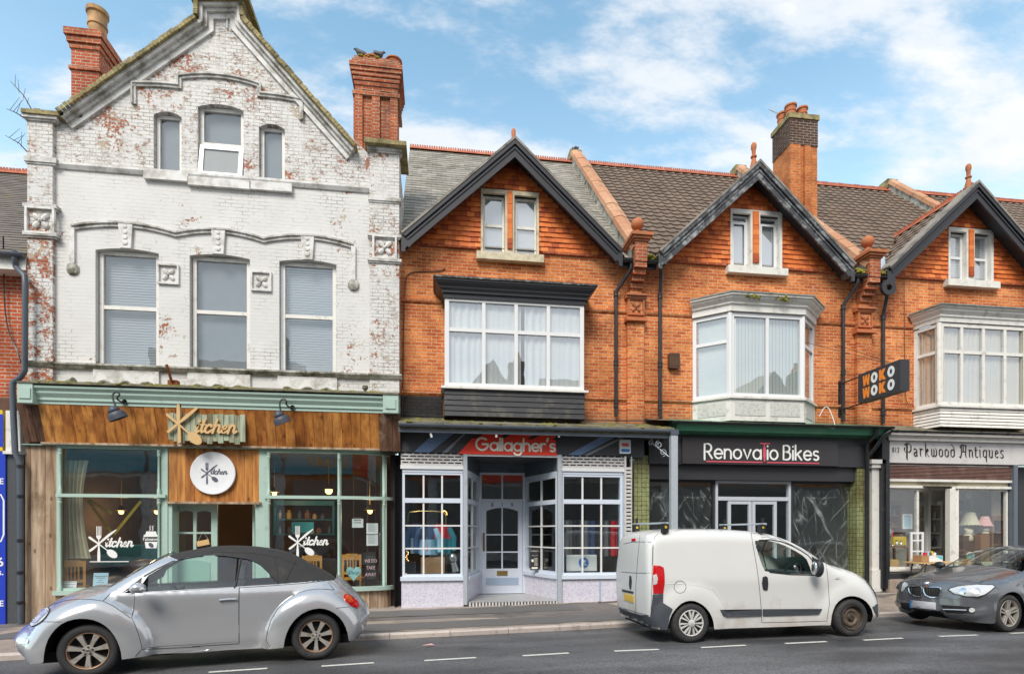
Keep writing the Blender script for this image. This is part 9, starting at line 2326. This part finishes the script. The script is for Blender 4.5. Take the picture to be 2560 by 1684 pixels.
mb = MB(); mb.box(a+.02, b-.02, -.1235, -.1205, z0+.05, z0+.055); mb.box(a+.02, b-.02, -.1235, -.1205, z1-.06, z1-.055); part('lid_line', mb, M['black_letter'], o)
for k, px in enumerate((1078, 1241, 1398, 1551)):
 x, z = P(px, 1080, -.85); l = thing('spotlight', ('small white spotlight over the blue stripe, first under the gutter', 'small white spotlight over the first letters of the red sign', 'small white spotlight over the last letters of the red sign', 'small white spotlight over the white alarm box')[k], 'spotlight', (x, -.85, z-.1), 'spotlights under the shop gutter')
 mb = MB(); mb.tube([(x, -.83, z+.06), (x, -.85, z-.02)], .01, 6); part('bracket', mb, M['galv'], l)
 mb = MB(); mb.M = Matrix.Translation((x, -.85, z-.06)) @ Matrix.Rotation(R(15*(k-1)), 4, 'Y'); mb.lathe([(.02, -.05), (.024, -.045), (.024, .04), (.012, .05)], (0, 0, 0), 'z', 12); part('barrel', mb, M['pvc'], l, 30)
# projecting box sign
xw = 9.72; ys0, ys1 = -.75, -1.95
wz1, wz0 = Zh(2241, 897, -1.95), Zh(2241, 975, -1.95)
ws = thing('projecting_sign', 'black projecting box sign with two rows of orange and white letters', 'sign', (xw, -.1, wz0))
mb = MB(); mb.box(xw, xw+.22, ys1, ys0, wz0, wz1); part('box', mb, M['charcoal'], ws)
mb = MB()
for z in (wz0+.0, wz1-.02): mb.tube([(xw+.1, ys0, z), (xw+.1, -.02, z)], .018, 6)
mb.box(xw+.07, xw+.13, -.03, -.005, wz0-.15, wz1+.05); part('bracket', mb, M['gutter_black'], ws)
mb = MB(); mb.tube([(xw+.1, ys1+.3, wz1), (xw+.0, -.02, wz1+.95)], .006, 5); mb.tube([(xw+.1, ys1+.35, wz1), (xw-1.25, -.02, wz1+1.05)], .006, 5); part('stay_wire', mb, M['gutter_black'], ws)
Hs = wz1-wz0; cw = (ys0-ys1-.24)/4.1
for r in range(2):
 for k, ch in enumerate('WOKO'):
  mb = MB(); old = Matrix.Translation((xw-.004, ys0-.12-cw*(k+.5)-.02, wz0+Hs*(.10 if r else .53))) @ Matrix.Rotation(-pi/2, 4, 'Z'); mb.M = old
  h_ = Hs*.36; w_ = cw*.40
  if ch == 'O':
   o_ = [(w_*cos(2*pi*i/20), h_/2+h_/2*sin(2*pi*i/20)) for i in range(20)]; i_ = [(w_*.38*cos(2*pi*i/14), h_/2+h_*.24*sin(2*pi*i/14)) for i in range(14)]; mb.wall(o_, [i_], -.004, .006)
  elif ch == 'W': mb.wall([(-w_*1.1, h_), (-w_*.62, h_), (-w_*.52, h_*.42), (-w_*.2, h_), (w_*.2, h_), (w_*.52, h_*.42), (w_*.62, h_), (w_*1.1, h_), (w_*.85, 0), (w_*.3, 0), (0, h_*.5), (-w_*.3, 0), (-w_*.85, 0)], [], -.004, .006)
  else: mb.wall([(-w_, 0), (-w_*.35, 0), (-w_*.35, h_*.28), (w_*.1, 0), (w_, 0), (w_*.2, h_*.5), (w_*.95, h_), (w_*.1, h_), (-w_*.35, h_*.7), (-w_*.35, h_), (-w_, h_)], [], -.004, .006)
  part('letter', mb, M['orange_letter' if ch in 'WK' else 'white_letter'], ws)
# rusty bracket and fittings on the white wall
mb = MB(); a, z = P(433, 953, -.42); mb.tube([(a, -.3, z-.05), (a, -.5, z), (a-.02, -.62, z+.22), (a-.03, -.64, z+.28)], .03, 6); mb.box(a-.09, a+.09, -.46, -.33, z-.14, z+.02); single('rusty_bracket', mb, M['rust'] if 'rust' in M else M['terracotta'], 'rusty iron bracket standing on the ledge above the cafe sign', 'bracket')
mb = MB(); a, z = P(168, 955, -.5); mb.tube([(a-.12, -.45, z-.03), (a+.1, -.55, z+.0), (a+.16, -.57, z+.01)], [.06, .06, .075], 10); single('floodlight', mb, M['moss_trim'], 'small dirty floodlight lying on the ledge by the left pier', 'floodlight', None, True)
mb = MB(); a, z = P(913, 975, -.5); mb.lathe([(.03, -.12), (.03, .0), (.06, .03), (.06, .09)], (a, -.5, z), 'z', 10); single('security_sensor', mb, M['lead'], 'small sensor standing on the ledge near the right pier', 'sensor', None, True)
# cables
def cable(pts, r, label, mat='black_metal', k=1): mb = MB(); mb.tube(smoothline(pts, 2), r, 5); return single('cable', mb, M[mat], label, 'cable', None, True)
cable([p(8, 590, -.35), p(9, 640, -.1), p(10, 760, -.06), p(20, 830, -.06), p(45, 880, -.08), p(52, 905, -.3)], .013, 'thin black cable looping down the red brick left of the drainpipe')
cable([p(1006, 1045, 0), p(1010, 700, -.02), p(1025, 678, -.02), p(1100, 678, -.02), p(1113, 670, -.02)], .012, 'thin brown cable running round the brick beside the black bay', 'wood_dark')
cable([p(2034, 715, -.7), p(2037, 800, -.3), p(2036, 870, -.02)], .007, 'short pale wire hanging from the cornice of the canted bay', 'white_aged')
cable([p(2048, 1040, -.3), p(2062, 1015, -.2), p(2072, 1018, -.2), p(2085, 1050, -.5), p(2088, 1072, -.72), p(2075, 1068, -.7)], .009, 'loose white wire looping above the green cornice', 'white_paint')
cable([p(1000, 1035, -.3), p(1300, 1052, -.5), p(1480, 1050, -.5), p(1640, 1052, -.5), p(1650, 1040, -.3)], .012, 'black cable lying along the mossy shop roof', 'gutter_black')
cable([p(2260, 690, -.05), p(2262, 860, -.05), p(2262, 1010, -.05), p(2285, 1015, -.05)], .008, 'thin cable down the brick left of the far bay', 'wood_dark')
# aerial
x, z = P(1945, 290, 2.9); ae = thing('tv_aerial', 'small television aerial on the left side of the brick chimney stack', 'aerial', (x, 2.9, z)); mb = MB()
mb.tube([(x+.15, 2.9, z-.3), (x+.12, 2.9, z+.05)], .012, 5); mb.tube([(x+.12, 2.9, z+.03), (x-.42, 2.7, z-.0)], .009, 5); part('boom', mb, M['galv'], ae)
for t in (.2, .45, .7, .95):
 mb = MB(); c = Vector((x+.12-.54*t, 2.9-.2*t, z+.03-.03*t)); mb.tube([c+Vector((0, 0, -.16)), c+Vector((0, 0, .16))], .006, 4); part('rod', mb, M['galv'], ae)
# pigeons
def pigeon(x, y, z, rz, label, low=False):
 b = thing('pigeon', label, 'pigeon', (x, y, z), 'pigeons on the chimneys'); Mx = Matrix.Translation((x, y, z)) @ Matrix.Rotation(rz, 4, 'Z') @ Matrix.Scale(.95, 4)
 bm = bmesh.new(); sk = [((-.20, 0, .06), .018, .03), ((-.12, 0, .085), .035, .045), ((-.04, 0, .11), .062, .065), ((.03, 0, .125), .066, .07), ((.075, 0, .155), .045, .048), ((.09, 0, .195 if not low else .165), .03, .032), ((.105, 0, .215 if not low else .175), .032, .034), ((.13, 0, .215 if not low else .17), .02, .02), ((.155, 0, .208 if not low else .165), .006, .006)]
 mb = MB(); mb.M = Mx; n = 10; vs = []
 for c, ry, rz_ in sk:
  for j in range(n): t = 2*pi*j/n; vs.append((c[0]-(.3*rz_*sin(t)), ry*cos(t), c[2]+rz_*sin(t)))
 mb.add(vs, [(i*n+j, i*n+(j+1) % n, (i+1)*n+(j+1) % n, (i+1)*n+j) for i in range(len(sk)-1) for j in range(n)]+[list(range(n)), list(range((len(sk)-1)*n, len(sk)*n))])
 for s in (-1, 1): mb.tube([(0, s*.02, .07), (.01, s*.022, .0), (.03, s*.022, .0)], .006, 5)
 part('body', mb, M['pigeon'], b, True); bm.free()
 for s in (-1, 1):
  mb = MB(); mb.M = Mx; mb.ball((-.05, s*.058, .115), .075, 8, (1.5, .28, .55)); part('wing', mb, M['pigeon_wing'], b, True)
M['pigeon'] = plain('pigeon_feathers', (.10, .10, .12), .7, .4, 20); M['pigeon_wing'] = plain('pigeon_wing', (.15, .15, .17), .7, .4, 24)
x, z = P(948, 138, .5); pigeon(x, .5, zc_t+.24, R(15), 'dark pigeon standing on the right pot of the corbelled chimney')
x, z = P(897, 150, .3); pigeon(x, .5, zc_t+.23, R(200), 'pigeon crouching on the left pot of the corbelled chimney', True)
e = P(1428, 392, RYT); pigeon(xBC-.02, RYT+.05, RZT+.40, R(120), 'lone pigeon perched on the top of the party wall coping')
# litter by the kerb
x, y = G(1070, 1613, .0); mb = MB(); mb.add([(x-.09, y-.02, .008), (x+.02, y-.03, .02), (x+.10, y+.0, .008), (x+.05, y+.03, .03), (x-.05, y+.03, .012)], [(0, 1, 4), (1, 2, 3), (1, 3, 4)]); single('litter', mb, M['pink_cloth'], 'scrap of red litter lying on the wet road', 'litter')
